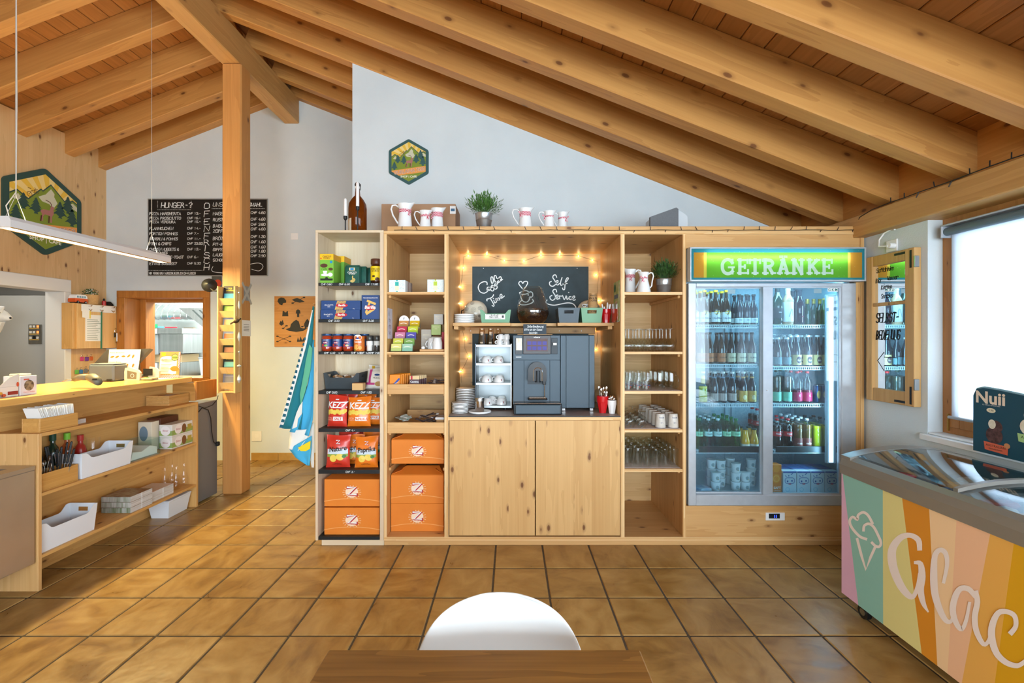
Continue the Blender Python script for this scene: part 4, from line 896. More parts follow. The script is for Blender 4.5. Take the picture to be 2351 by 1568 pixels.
# wooden tray with two upturned mugs
tr = thing('tea_tray', 'small wooden tray under the upturned mugs', 'tray', ((997-CX)*3.27/F, 3.3, ZC2)); part(tr, 'board', UNITX, lambda b: b.box((963-CX)*3.25/F, (1019.8-CX)*3.25/F, 3.25, 3.36, ZC2, ZC2+.018, .003))
PORC = mat('porcelain', '#e9ebea', .15, coat=.4)
def mug(label, x, y, z, r0=.036, r1=.03, h=.075, hang=math.pi, mark=True, group=None, n=20, cat='cup', name='cup', rz=0):
    """upturned cup: wide rim below, handle at angle HANG"""
    t = thing(name, label, cat, (x, y, z), rz, group)
    M().lathe([(r0-.003, 0), (r0, 0), (r0*.995, h*.3), (r0*.95+r1*.05, h*.6), (r1*1.04, h*.93), (r1*.9, h), (r1*.6, h), (r1*.58, h*.97)], n).build('bowl', PORC, t, 50)
    ca, sa = math.cos(hang), math.sin(hang); P = [(r0*.92, h*.16), (r0*1.28, h*.22), (r0*1.42, h*.45), (r0*1.2, h*.68), (r1*1.0, h*.76)]
    M().tube([(p*ca, p*sa, q) for p, q in P], .0045, 6).build('handle', PORC, t, 180)
    return t
def mark(t, r, z, col='#8c2a2c', s=.006, ang=.35):
    c = cyl(0, 0, r, 0); b = M(); b.line([(ang*r*2, z+s), (ang*r*2+s*.5, z+s*.3), (ang*r*2+s*.1, z-s)], s*.5, c, .0012); b.line([(ang*r*2-s*1.2, z+s*1.2), (ang*r*2+s*.9, z+s*1.3)], s*.16, c, .0012); b.build('emblem', ink(col), t); return t
mark(mug('white upturned tea mug at the front of the wooden tray', (1004-CX)*3.29/F, 3.295, ZC2+.018, .036, .028, .082), .034, .022, '#b8862a'); mug('white upturned tea mug at the rear of the wooden tray', (992-CX)*3.36/F, 3.36, ZC2+.018, .034, .028, .08)
t = thing('tea_spoon_rest', 'small white porcelain dish on the wooden tray', 'dish', ((971-CX)*3.28/F, 3.285, ZC2+.018)); M().lathe([(.01, 0), (.014, .003), (.014, .012), (.009, .02), (0, .022)], 14).build('dish', PORC, t, 60)
# trays: chocolate sachets
def sachets(n, label, x, y, z, w_, h_, col, word, wc, sub, dx=.004, dy=.012, tilt=.15):
    for k in range(n):
        t = thing('drink_sachet', '%s, %s from the front' % (label, ORD[k]), 'sachet', (x+dx*k, y+dy*k, z), group=label); X, Yy = x+dx*k, y+dy*k
        f = lambda a, c, d=0: V3((X-w_/2+a, Yy+c*tilt-d, z+c))
        b = M(); b.prism([(0, 0), (w_, 0), (w_, h_), (0, h_)], lambda a, c, d: f(a, c, d), .003, -.005); b.build('sachet', ink(col, .35), t, w=True, bevel=.002)
        if k == 0: part(t, 'stripe', ink(wc), lambda b: b.line([(w_*.08, h_*.12), (w_*.92, h_*.72)], .013, f, .0042, False)); part(t, 'lettering', WHITE, lambda b: b.text(word, w_*.5, h_*.38, .011, f, .0052, .02, 0, 1, 1, .55))
        part(t, 'top_band', ink(sub), lambda b: b.rect(0, w_, h_*.8, h_, f, .0042)) if sub else None
sachets(6, 'orange malt drink sachet standing in the upper open drawer', (905-CX)*3.27/F, 3.275, ZT1, .075, .115, '#ee8f1e', 'Ovomaltine', '#2b4fa8', None, .0085, .03)
def cao(k):
    x, y = (950.5-CX)*3.27/F+.007*k, 3.28+.03*k; w_, h_ = .072, .105
    t = thing('cocoa_sachet', 'brown cocoa sachet in the upper open drawer, %s from the front' % ORD[k], 'sachet', (x, y, ZT1), group='cocoa sachets'); f = lambda a, c, d=0: V3((x-w_/2+a, y+c*.12-d, ZT1+c))
    part(t, 'sachet', ink('#4b2226', .35), lambda b: b.prism([(0, 0), (w_, 0), (w_, h_), (0, h_)], lambda a, c, d: f(a, c, d), .003, -.005)); part(t, 'cream_band', ink('#e2c592'), lambda b: b.rect(0, w_, h_*.76, h_, f, .0034))
    if k == 0: part(t, 'lettering', WHITE, lambda b: b.text('Caotina', w_*.5, h_*.55, .019, f, .0036, .02)); part(t, 'red_tag', ink('#c22238'), lambda b: b.rect(w_*.12, w_*.3, h_*.76, h_, f, .0038)); part(t, 'swirl', ink('#d98a3a'), lambda b: b.line([(w_*.2, h_*.3), (w_*.4, h_*.42), (w_*.6, h_*.42), (w_*.8, h_*.3)], .006, f, .0036))
for k in range(5): cao(k)
SILV = mat('silver_foil', '#9b948f', .3, .5); DSIL = noisy('dark_foil', '#54494a', '#7a6f6c', 60, .35, 0, metal=.4)
def bits(n, cx, cy, sx, sy, z, m, name, label, cat, sz, seed, up=.03):
    rr = random.Random(seed)
    for k in range(n):
        t = thing(name, '%s, piece %s of the heap' % (label, ORD[k] if k < 12 else ('thirteenth', 'last')[k-12]), cat, (cx+rr.uniform(-sx, sx), cy+rr.uniform(-sy, sy), z+.004+up*k/n), rr.uniform(0, 3), label)
        b = M(); a, c = sz; b.box(-a/2, a/2, -c/2, c/2, -.002, .002, .0015); b.build('wrapper', m, t); M().box(a*.3, a*.5, -c*.52, c*.52, -.001, .003).build('seam', PAPER if k % 3 == 0 else m, t); t.rotation_euler.x = rr.uniform(-.35, .35); t.rotation_euler.y = rr.uniform(-.35, .35)
bits(10, (1003-CX)*3.33/F, 3.34, .04, .05, ZT1+.045, DSIL, 'wrapped_sweet', 'dark foil sweet in the upper open drawer', 'sweet', (.05, .03), 3, .025)
t = thing('foil_sweet', 'upright silver foil triangle among the dark sweets', 'sweet', ((998-CX)*3.3/F, 3.31, ZT1+.05)); M().lathe([(.02, 0), (.012, .02), (0, .04)], 5).build('foil', SILV, t)
bits(14, (982-CX)*3.38/F, 3.39, .06, .07, ZT2+.035, DSIL, 'stick_sachet', 'dark stick sachet in the lower open drawer', 'sachet', (.085, .02), 5, .05)
bits(5, (922-CX)*3.36/F, 3.37, .05, .05, ZT2+.05, noisy('green_card', '#2f5a3a', '#e9ece2', 25, .5), 'green_sachet', 'green and white sachet in the lower open drawer', 'sachet', (.07, .05), 6, .02)
t = thing('paper_napkins', 'small stack of white paper at the right of the lower open drawer', 'paper stack', ((1010-CX)*3.35/F, 3.36, ZT2)); [part(t, 'sheet', PAPER, lambda b: b.box((1000-CX)*3.33/F, (1019.5-CX)*3.33/F, 3.32, 3.44, ZT2+.062+.004*k, ZT2+.0655+.004*k)) for k in range(4)]; part(t, 'block', UNITX, lambda b: b.box((1002-CX)*3.33/F, (1019-CX)*3.33/F, 3.33, 3.43, ZT2, ZT2+.062))
# ---------------------------------------------------------------- coffee niche
NB = BY-.021
def nx(x, Y): return (x-CX)*Y/F
# chalkboard behind the niche shelf
cb = thing('chalkboard', 'large dark chalkboard reading Coffee Time and Self Service at the back of the niche', 'chalkboard', (nx(1218, NB), NB-.005, 1.1))
kb = (NB-.006)/F
cbb = part(cb, 'board', CHALKB, lambda b: b.box(nx(1084.5, NB), nx(1351, NB), NB-.006, NB-.0005, CH-(885-HY)*kb, CH-(612-HY)*kb, .001))
zp = lambda x, y: (nx(1020+x/3.4095, NB-.0066), CH-(520+y/3.4095-HY)*kb)
CF = plane((0, NB-.0066, 0), (1, 0, 0), (0, 0, 1))
def scribble(nm, strokes, w_=.0085):
    for s_ in strokes:
        b = M(); b.line([zp(*p) for p in s_], w_, CF); b.build(nm, CHALK, cbb, w=True)
scribble('chalk_coffee', [[(335,455),(333,437),(310,432),(278,448),(266,478),(280,510),(310,522),(335,510),(346,490)], [(352,474),(337,478),(336,498),(352,500),(362,484),(352,474)], [(360,482),(376,452),(384,425),(378,397),(366,398),(366,425),(378,460),(388,488),(384,502),(372,504),(364,496)], [(386,470),(402,440),(410,410),(404,386),(392,388),(392,415),(404,448),(414,474),(408,488),(396,490),(390,482)], [(362,482),(392,468),(418,448)], [(410,432),(428,424),(426,408),(412,410),(408,428),(418,440),(434,432)], [(432,424),(446,410),(442,394),(430,398),(428,414),(438,426),(456,414)]])
scribble('chalk_time', [[(335,582),(333,570),(352,564),(376,552),(386,534)], [(360,562),(378,592),(390,616),(384,625),(374,617)], [(388,578),(396,598),(406,590)], [(383,562),(385,564)], [(410,592),(402,566)], [(403,574),(412,564),(420,580)], [(414,568),(426,558),(434,576)], [(436,562),(452,546),(448,531),(438,534),(437,552),(448,562),(470,544)]])
scribble('chalk_heart_and_cup', [[(622,500),(600,472),(584,450),(588,434),(603,430),(615,446),(622,434),(642,429),(653,440),(644,462),(626,488),(612,504)], [(596,520),(610,506),(640,502),(661,513),(648,526),(618,532),(592,528),(590,516)], [(594,526),(600,556),(616,584),(642,592),(662,578),(672,548)], [(657,538),(658,520),(678,511),(692,524),(689,548),(666,558)], [(604,580),(588,598),(602,612),(642,612),(682,600),(698,584),(690,572)]])
scribble('chalk_self', [[(880,398),(872,380),(856,382),(850,400),(866,425),(872,450),(850,468),(828,460),(824,438),(838,430)], [(872,446),(888,438),(890,424),(878,427),(874,448),(888,458),(902,445)], [(922,400),(912,430),(910,456),(920,460),(928,448)], [(938,455),(958,428),(972,407),(962,402),(948,430),(944,470),(942,492),(930,494),(926,482)], [(926,452),(962,446)]])
scribble('chalk_service', [[(880,512),(874,494),(858,494),(850,510),(868,540),(868,562),(848,578),(830,566),(828,548),(842,540)], [(872,562),(890,550),(888,536),(877,542),(876,562),(890,568),(900,560)], [(904,566),(902,542),(914,546),(926,540)], [(928,545),(940,572),(954,542)], [(958,548),(961,570),(972,564)], [(973,516),(975,518)], [(992,550),(980,550),(976,564),(990,572),(1000,564)], [(1000,566),(1020,557),(1019,544),(1008,548),(1004,566),(1014,578),(1026,572)], [(804,575),(795,590),(810,606),(860,616),(920,605),(965,598),(1000,602),(1020,616),(1030,632)]])
for x in (1110, 1325): part(cb, 'screw_head', WHITE, lambda b: b.disc(nx(x, NB-.0066), CH-(616-HY)*kb, .004, .004, CF, .0005, 8))
# fairy lights
fl_ = thing('fairy_lights', 'string of warm fairy lights around the coffee niche', 'fairy lights', (nx(1226, NB), NB-.01, 1.2))
WIRE = mat('copper_wire', '#8a7350', .4, .6); BULB = mat('warm_bulb', '#ffd890', .4, emit=30, ecol='#ffc870')
FP = [(1060, 880), (1058, 853), (1066, 840), (1076, 818), (1067, 800), (1067, 778), (1062, 760), (1058, 697), (1058, 659), (1063, 615), (1064, 590), (1075, 586), (1118, 586), (1158, 598), (1203, 599), (1242, 586), (1285, 586), (1328, 587), (1360, 597), (1372, 600), (1374, 632), (1372, 660), (1370, 720), (1369, 758), (1373, 775), (1368, 802)]
M().tube([px(x, y, NB-.006) for x, y in FP], .0011, 4).build('wire', WIRE, fl_, w=True)
for x, y in ((1058, 853), (1077, 818), (1068, 778), (1058, 697), (1058, 659), (1063.5, 615), (1075, 587), (1118, 584), (1158, 598), (1203, 599), (1242, 586), (1285, 585), (1328, 588), (1360, 597), (1368.5, 631), (1369, 758), (1368, 802), (1375, 690)):
    b = M(); p = px(x, y, NB-.008); b.lathe([(0, -.004), (.0035, -.002), (.0035, .002), (0, .004)], 8, p); b.build('bulb', BULB, fl_, w=True)
    pl = bpy.data.lights.new('fairy_bulb_light', 'POINT'); pl.energy = .09; pl.color = (1, .72, .36); pl.shadow_soft_size = .006
    plo = bpy.data.objects.new('fairy_bulb_light', pl); COL.objects.link(plo); plo.location = p+V3((0, -.012, 0))
# --- on the niche shelf
ZN = 1.6016
def plates(n, label, x, y, z, r, dz, prof, name='plate', group=None):
    for k in range(n):
        pr = 'plate_%s' % label
        if k == 0:
            t = thing(name, '', 'plate', (x, y, z), group=group or label+'s'); M().lathe([(r*a, dz*1.0*b) for a, b in prof], 28).build('plate', PORC, t, 50); p0 = t
        else: t = copy_tree(p0); t.location = (x+R.uniform(-.001, .001), y, z+k*(dz+.0004))
        t['label'] = '%s, %s from the bottom of its stack' % (label, ORD[k] if k < 12 else 'thirteenth fourteenth fifteenth sixteenth'.split()[k-12])
BOWLP = [(.6, 0), (.9, .05), (.985, .2), (1.0, .4), (1.0, .92), (.975, .99), (.93, .7), (.6, .45), (0, .4)]
SAUC = [(.55, 0), (.6, 0), (.8, .12), (.97, .34), (1, .5), (.995, .9), (.97, .99), (.7, .5), (0, .4)]
plates(5, 'white porcelain bowl plate on the niche shelf', nx(1066, 3.53), 3.53, ZN, .079, .0135, BOWLP)
def colander(label, xc, yc, zc, r, rz, tilt):
    t = thing('colander', label, 'colander', (xc, yc, zc-r*.97), rz); EN = mat('cream_enamel', '#d9d4c0', .25, coat=.3)
    rot = Matrix.Rotation(H90+tilt, 4, 'X')
    def tr(b): b.v = [tuple(rot @ V3(p)+V3((0, 0, r*.97))) for p in b.v]; return b
    tr(M().lathe([(r, -.045), (r*1.03, -.05), (r*1.0, -.04), (r*.93, -.01), (r*.75, .02), (r*.4, .034), (0, .037)], 30)).build('bowl', EN, t, 60)
    h = M()
    for (cx, cy, q) in ((0, 0, .2), (.55, .15, .16), (-.6, .1, .16), (.1, -.62, .17), (-.15, .62, .16), (.5, -.5, .1)):
        for k in range(19):
            rr, g = (0, 0) if k == 0 else (q*.5, k*1.05) if k < 7 else (q, k*.524); x, y = r*(cx+rr*math.cos(g)), r*(cy+rr*math.sin(g)); d = math.hypot(x, y)/r
            if d < .92: zz = .0375-.034*d**2.6; h.lathe([(.0022, zz), (.0022, zz+.0012)], 6, (x, y, 0))
    tag(tr(h).build('holes', DARK, t), kind='stuff')
    a = M(); a.tube([(-r*1.0, .02, -.045), (-r*1.22, .012, -.045), (-r*1.22, -.05, -.045), (-r*1.0, -.06, -.045)], .004, 6); tr(a).build('handle', DARK, t, 180)
    return t
colander('cream enamel colander standing on edge behind the white bowls', nx(1089, 3.75), 3.75, ZN+.11, .098, -.12, -.16)
colander('cream enamel colander standing on edge behind the grey and green bins', nx(1357, 3.74), 3.76, ZN+.112, .1, .1, -.16)
GREENP = mat('sage_plastic', '#74a884', .45)
ab = scoop_bin('waste_bin', 'sage green bin with paper label reading Abfall', nx(1102, 3.455), nx(1173, 3.455), 3.455, 3.6, ZN, ZN+.1, GREENP, .3)
f = FRONT(nx(1114, 3.45), 3.456, ZN+.026); part(ab, 'label', PAPER, lambda b: b.rect(0, .152, 0, .043, f, .0)); part(ab, 'label_writing', ink('#2b2f33'), lambda b: (b.hand('Abfall', .03, .012, .026, .0025, f, .001, .6), b.rect(.127, .142, .012, .03, f, .001), b.line([(.026, .007), (.12, .007)], .0015, f, .001)))
def rbin(label, xa, xb, Y, yt, m, slot):
    x0, x1 = nx(xa, Y), nx(xb, Y); z1 = CH-(yt-HY)*Y/F
    t = thing('storage_bin', label, 'bin', ((x0+x1)/2, Y+.12, ZN)); h = z1-ZN; W = x1-x0; tp = .012; D_ = .22; th = .003
    b = M(); f0 = lambda u, v, k=0: V3((x0+tp*(1-v)+(W-2*tp*(1-v))*u, Y+tp*(1-v)+th*k, ZN+h*v)); s0, s1, g0, g1 = .28, .72, .62, .84
    for k in (0, 1):
        for (u0, u1, v0, v1) in ((0, 1, 0, g0), (0, 1, g1, 1), (0, s0, g0, g1), (s1, 1, g0, g1)): b.add([f0(u0, v0, k), f0(u1, v0, k), f0(u1, v1, k), f0(u0, v1, k)], [(0, 1, 2, 3)])
    for k in (0, 1):
        b.add([V3((x0+tp+th*k, Y+tp, ZN)), V3((x0+th*k, Y, z1)), V3((x0+th*k, Y+D_, z1)), V3((x0+tp+th*k, Y+D_-tp, ZN))], [(0, 1, 2, 3)]); b.add([V3((x1-tp-th*k, Y+tp, ZN)), V3((x1-th*k, Y, z1)), V3((x1-th*k, Y+D_, z1)), V3((x1-tp-th*k, Y+D_-tp, ZN))], [(0, 1, 2, 3)]); b.add([V3((x0+tp, Y+D_-tp-th*k, ZN)), V3((x0, Y+D_-th*k, z1)), V3((x1, Y+D_-th*k, z1)), V3((x1-tp, Y+D_-tp-th*k, ZN))], [(0, 1, 2, 3)])
    for q in ([(x0, Y), (x1, Y), (x1, Y+th), (x0, Y+th)], [(x0, Y), (x0+th, Y), (x0+th, Y+D_), (x0, Y+D_)], [(x1-th, Y), (x1, Y), (x1, Y+D_), (x1-th, Y+D_)], [(x0, Y+D_-th), (x1, Y+D_-th), (x1, Y+D_), (x0, Y+D_)]): b.add([(p[0], p[1], z1) for p in q], [(0, 1, 2, 3)])
    b.box(x0+tp, x1-tp, Y+tp, Y+D_-tp, ZN, ZN+th); b.build('body', m, t, w=True)
    return t
rbin('slate grey plastic bin with handle slot on the niche shelf', 1281, 1331.5, 3.445, 706.5, mat('slate_plastic', '#4a5a64', .45), 1)
rbin('sage green plastic bin with handle slot holding paper cups', 1334, 1384.5, 3.445, 706.5, GREENP, 1)
# glass vase of coffee beans
vs = thing('bean_vase', 'big glass vase half filled with coffee beans', 'vase', (nx(1222.5, 3.66), 3.66, ZN)); kv = 3.66/F
VP = [(.03, .004), (.085, .003), (.112, .03), (.132, .075), (.134, .105), (.128, .14), (.105, .22), (.082, .285), (.068, .298)]
M().lathe(VP, 32, cap=(1, 0)).build('glass', glass('vase_glass', '#eef4f4', ior=2.1), vs, 180)
BEANM = noisy('coffee_bean', '#2a1409', '#4a2613', 90, .3)
M().lathe([(.03, .006), (.083, .006), (.109, .032), (.128, .076), (.129, .098), (.09, .118), (0, .122)], 28).build('bean_core', BEANM, vs, 60)
bm_ = M(); rr = random.Random(4)
for k in range(900):
    g = rr.uniform(0, 6.283); z = rr.uniform(.008, .118)
    rmax = next((a[0]+(b_[0]-a[0])*(z-a[1])/(b_[1]-a[1]) for a, b_ in zip(VP[1:], VP[2:]) if a[1] <= z <= b_[1]), .12)-.006
    if z > .1: rmax *= rr.uniform(.3, 1) if z > .106 else 1; z += .004
    p = V3((rmax*math.cos(g), rmax*math.sin(g), z)); q = M(); q.lathe([(0, -.0045), (.0032, -.002), (.0032, .002), (0, .0045)], 5); mt = Matrix.Rotation(rr.uniform(0, 3), 3, 'X') @ Matrix.Rotation(rr.uniform(0, 3), 3, 'Y')
    bm_.add([mt @ V3(v)+p for v in q.v], q.f)
tag(bm_.build('coffee_beans', BEANM, vs, 180), kind='stuff')
# paper cups stack
KR = mat('kraft_paper', '#c29a68', .7)
cupst = [(0, .0), (1, .011), (2, .022), (3, .033), (4, .044), (5, .108), (6, .119), (7, .13)]
for k, dz in cupst:
    s_ = .92 if k >= 5 else 1; t = thing('paper_cup', 'brown paper coffee cup, %s from the bottom of the upside down stack' % ORD[k], 'paper cup', (nx(1361.5, 3.53), 3.53, ZN+.006+dz), group='paper coffee cups')
    M().lathe([(.0435*s_, 0), (.0437*s_, .004), (.041*s_, .006), (.0295*s_, .098)], 18, cap=(0, 1)).build('cup', KR, t, 50)
    if k in (4, 7):
        for zz, s2, sz in ((.03, 'ENJOY', .018), (.05, 'NO FAIR', .022), (.07, 'COFFEE', .017)):
            r_ = (.041-(.0115*zz/.098))*s_+.0008; c = cyl(0, 0, r_, 0); b = M(); b.text(s2, 0, 0, sz, lambda a, d_, e=0, c=c, zz=zz: c(-a, zz+.014-d_, e), 0, .015); b.build('lettering', ink('#2c2119'), t)
t = thing('printed_cup', 'white paper cup with yellow and black pattern in the sage bin', 'paper cup', (nx(1345, 3.615), 3.615, ZN+.01)); M().lathe([(.024, 0), (.033, .138), (.035, .14), (.034, .143)], 18).build('cup', WHITE, t, 50)
part_ = M(); c = lambda a, b_, d=0: cyl(0, 0, .0245+.0088*b_/.138, 0)(a, b_, d); part_.rect(-.03, .02, .105, .118, c, .0006, 6); part_.disc(-.012, .13, .006, .005, c, .0006, 8); part_.build('yellow_print', ink('#e9b01c'), t); b = M(); [b.disc(R.uniform(-.03, .03), R.uniform(.122, .136), .0022, .0035, c, .0006, 6, R.random()*3) for _ in range(26)]; b.build('black_print', BLACK, t)
REDP = mat('red_plastic', '#c8151b', .25, coat=.3)
def tumbler(label, x, y, z, r0, r1, h, m, name='beaker', cat='beaker', n=9):
    t = thing(name, label, cat, (x, y, z)); b = M(); b.lathe([(r0, 0), (r0*1.0, .004), (r1*.94, h*.62)], n); b.lathe([(r1*.95, h*.62), (r1, h*.7), (r1, h), (r1-.003, h), (r1*.9, h*.66), (r0*.9, .008), (0, .008)], 20, cap=(0, 0)); b.build('body', m, t, 30); return t
rb_ = tumbler('red plastic beaker holding white stirrers on the niche shelf', nx(1391.5, 3.5), 3.5, ZN, .027, .0395, .108, REDP)
def sticks(n, x, y, z, r, L, m, name, label, cat, wd=.006, kind='flat', seed=1, lean=.3):
    rr = random.Random(seed)
    for k in range(n):
        g = k*2.4; q_ = r*.55*math.sqrt((k+.6)/n); l_ = L*rr.uniform(.85, 1.1); t = thing(name, '%s, %s of the bunch' % (label, ORD[k]), cat, (x+q_*math.cos(g), y+q_*math.sin(g), z), group=label)
        if kind == 'flat': M().box(-wd/2, wd/2, -.0007, .0007, 0, l_, .0004).build('stick', m, t)
        elif kind == 'spoon':
            M().box(-.003, .003, -.0008, .0008, 0, l_*.72, .0006).build('stem', m, t); b = M(); b.lathe([(0, -.018), (.009, -.008), (.0105, .004), (.006, .016), (0, .02)], 10, (0, 0, l_*.78), squash=.3); b.build('bowl', m, t, 180)
        elif kind == 'knife': M().box(-.005, .005, -.0008, .0008, 0, l_*.5, .0005).build('blade', STEEL, t); M().box(-.007, .007, -.006, .006, l_*.45, l_, .005).build('grip', m, t); b = M(); [b.disc(0, l_*q, .0025, .0025, FRONT(0, -.0062, 0), 0, 8) for q in (.58, .74, .9)]; b.build('rivets', CHROME, t)
        elif kind == 'fork': M().box(-.004, .004, -.0009, .0009, 0, l_*.75, .0006).build('stem', m, t); [M().box(-.009+.006*q, -.0065+.006*q, -.0009, .0009, l_*.75, l_).build('tine', m, t) for q in range(4)]; M().box(-.009, .0115, -.0009, .0009, l_*.72, l_*.77).build('neck', m, t)
        e_ = lean*math.sqrt((k+.6)/n); t.rotation_euler = (-math.sin(g)*e_, math.cos(g)*e_, rr.uniform(-.3, .3))
sticks(6, nx(1391.5, 3.5), 3.5, ZN+.012, .02, .135, WHITE, 'stirrer', 'white stirring stick in the red beaker of the niche shelf', 'stirrer', .01, seed=2, lean=.2)
fy_ = thing('flyer_holder', 'clear wall holder with green and orange flyers at the right of the niche', 'flyer holder', (fx(1425)-.01, 3.33, 1.6)); part(fy_, 'holder', ACR, lambda b: (b.box(fx(1425)-.02, fx(1425)-.018, 3.24, 3.42, 1.6, 1.74), b.box(fx(1425)-.02, fx(1425)-.002, 3.24, 3.42, 1.6, 1.603)))
f = LEFT(fx(1425)-.007, 3.42, 1.604)
part(fy_, 'flyer', noisy('flyer_print', '#8aa03c', '#cfc9a0', 14, .5), lambda b: b.box(fx(1425)-.006, fx(1425)-.003, 3.245, 3.415, 1.604, 1.90)); part(fy_, 'flyer_panel', ink('#5f6f82'), lambda b: b.rect(.03, .15, .17, .2, f, .0004)); part(fy_, 'flyer_orange', ink('#e0842c'), lambda b: b.rect(.01, .16, .01, .1, f, .0004)); part(fy_, 'flyer_green', ink('#2f6a3a'), lambda b: b.disc(.05, .25, .03, .03, f, .0004)); part(fy_, 'flyer_picture', ink('#d6b4a0'), lambda b: b.disc(.09, .13, .03, .025, f, .0004))
# --- coffee machine
ZM = ZK0; MS = mat('slate_blue_metal', '#3b4a54', .42, .25); MSD = mat('slate_dark', '#1f272d', .4, .2); GLB = mat('black_gloss', '#08080a', .22, spec=.3)
cm = thing('coffee_machine', 'slate blue automatic coffee machine with touch screen', 'coffee machine', (nx(1232, 3.43), 3.6, ZM))
MY = 3.40; k_ = MY/F; mx = lambda x: (x-CX)*k_; mz = lambda y: CH-(y-HY)*k_
part(cm, 'body', MS, lambda b: b.box(mx(1177.5), mx(1286), MY+.004, MY+.45, ZM+.052, mz(769), .006))
for a, b0, y0, y1 in ((1178, 1203, 925, 827), (1203.5, 1262, 925, 827), (1262.5, 1286, 925, 827), (1178, 1286, 826, 770)): part(cm, 'front_panel', MS, lambda b: b.box(mx(a), mx(b0), MY, MY+.01, mz(y0), mz(y1), .0015))
sbz = part(cm, 'screen_bezel', mat('screen_brown', '#24130f', .2, spec=.3), lambda b: b.box(mx(1200.5), mx(1264.5), MY-.02, MY, mz(813), mz(770), .003)); f = FRONT(0, MY-.0205, 0)
part(sbz, 'screen', mat('screen_lit', '#5a3f38', .3, emit=.12, spec=.2), lambda b: b.rect(mx(1208), mx(1257), mz(806), mz(777), f))
for i in range(8): part(sbz, 'screen_tile', mat('screen_tile', '#3c3688', .3, emit=.3, spec=.2), lambda b: b.rect(mx(1210.5+11.5*(i % 4)), mx(1220+11.5*(i % 4)), mz(792-(-11.5 if i > 3 else 0)), mz(783.5+(11.5 if i > 3 else 0)), f, .0006))
part(sbz, 'brand_lettering', WHITE, lambda b: b.text('schaerer', mx(1232.5), mz(775.5), .014, f, .0006, .02))
part(cm, 'bean_window', GLB, lambda b: b.box(mx(1183), mx(1199), MY-.003, MY, mz(813.5), mz(776), .003)); part(cm, 'window_pane', noisy('bean_light', '#c9b28a', '#e8e0cc', 30, .2), lambda b: b.rect(mx(1185), mx(1198.5), mz(804), mz(776.5), FRONT(0, MY-.0035, 0)))
part(cm, 'card_reader', MSD, lambda b: b.box(mx(1265.5), mx(1280), MY-.004, MY, mz(813), mz(776), .003)); part(cm, 'reader_label', PAPER, lambda b: b.rect(mx(1270), mx(1278), mz(792.5), mz(787), FRONT(0, MY-.0045, 0))); part(cm, 'reader_slot', BLACK, lambda b: b.rect(mx(1265.8), mx(1279), mz(794), mz(785.5), FRONT(0, MY-.0042, 0))); part(cm, 'brand_plate', WHITE, lambda b: b.rect(mx(1184.5), mx(1197), mz(820.5), mz(819), FRONT(0, MY-.0006, 0)))
def arch(xa, xb, yt, yb, n=12):
    r = (mx(xb)-mx(xa))/2; c = (mx(xa)+mx(xb))/2; zc = mz(yt)-r; return [(mx(xa), mz(yb)), (mx(xb), mz(yb))]+[(c+r*math.cos(math.pi*i/n), zc+r*math.sin(math.pi*i/n)) for i in range(n+1)]
part(cm, 'spout_housing', GLB, lambda b: b.prism(arch(1211.5, 1253.5, 830, 873), lambda a, c, d: V3((a, MY-d, c)), 0, .06)); part(cm, 'spout_recess', MSD, lambda b: b.box(mx(1211), mx(1247), MY-.001, MY+.002, mz(882), mz(873)))
af = lambda a, c, d=0: V3((a, MY-.0605-d, c)); A1 = arch(1224, 1243.5, 843, 873)
part(cm, 'chrome_arch', CHROME, lambda b: b.tube([V3((mx(1224), MY-.062, mz(873)))]+[V3((a, MY-.062, c)) for a, c in reversed(A1[2:])]+[V3((mx(1243.5), MY-.062, mz(873)))], .003, 6)); part(cm, 'outlet', MSD, lambda b: b.cylz(mx(1234), MY-.045, mz(873)-.01, mz(850), .022, 16))
part(cm, 'milk_spout', GLB, lambda b: b.box(mx(1245), mx(1252.5), MY-.05, MY-.02, mz(882), mz(860), .003)); part(cm, 'milk_pipe', CHROME, lambda b: b.rod((mx(1249.5), MY-.035, mz(910)), (mx(1249.5), MY-.035, mz(880)), .0035))
part(cm, 'cup_shelf', GLB, lambda b: b.box(mx(1211), mx(1255), MY-.085, MY, mz(916), mz(911), .006)); part(cm, 'cup_grid', mat('copper_grid', '#a98a72', .25, .8), lambda b: b.box(mx(1214), mx(1252), MY-.078, MY-.005, mz(911), mz(910)))
DY = 3.262; dx_ = lambda x: (x-CX)*DY/F; dz_ = lambda y: CH-(y-HY)*DY/F
part(cm, 'drip_tray', MSD, lambda b: b.box(dx_(1179), dx_(1291), DY+.012, MY+.1, ZM+.0, ZM+.078, .006)); part(cm, 'drip_tray_front', MS, lambda b: b.box(dx_(1183.5), dx_(1286.5), DY, DY+.014, ZM+.006, ZM+.072, .003)); part(cm, 'drip_grid', mat('drip_steel', '#8a6f5a', .25, .8), lambda b: b.box(dx_(1182), dx_(1288), DY+.01, MY-.002, ZM+.078, ZM+.080))
mf = thing('milk_cooler', 'slate blue milk cooler beside the coffee machine', 'milk cooler', (nx(1328, 3.43), 3.6, ZM)); QY = 3.434; qx = lambda x: (x-CX)*QY/F; qz = lambda y: CH-(y-HY)*QY/F
part(mf, 'body', MSD, lambda b: b.box(qx(1287), qx(1365), QY+.006, QY+.44, ZM+.022, qz(769), .004))
for a, b0 in ((1287, 1299.5), (1300, 1352), (1352.5, 1365)): part(mf, 'door_panel', MS, lambda b: b.box(qx(a), qx(b0), QY, QY+.008, ZM+.024, qz(770), .0015))
for x in (1290, 1354): part(mf, 'foot', CHROME, lambda b: b.box(qx(x), qx(x+9), QY+.01, QY+.05, ZM, ZM+.022, .003))
t = thing('machine_sign', 'small slate sign with chalk writing standing on the coffee machine', 'sign', (nx(1228, 3.45), 3.46, mz(769)+.0006)); sx = lambda x: (x-CX)*3.45/F
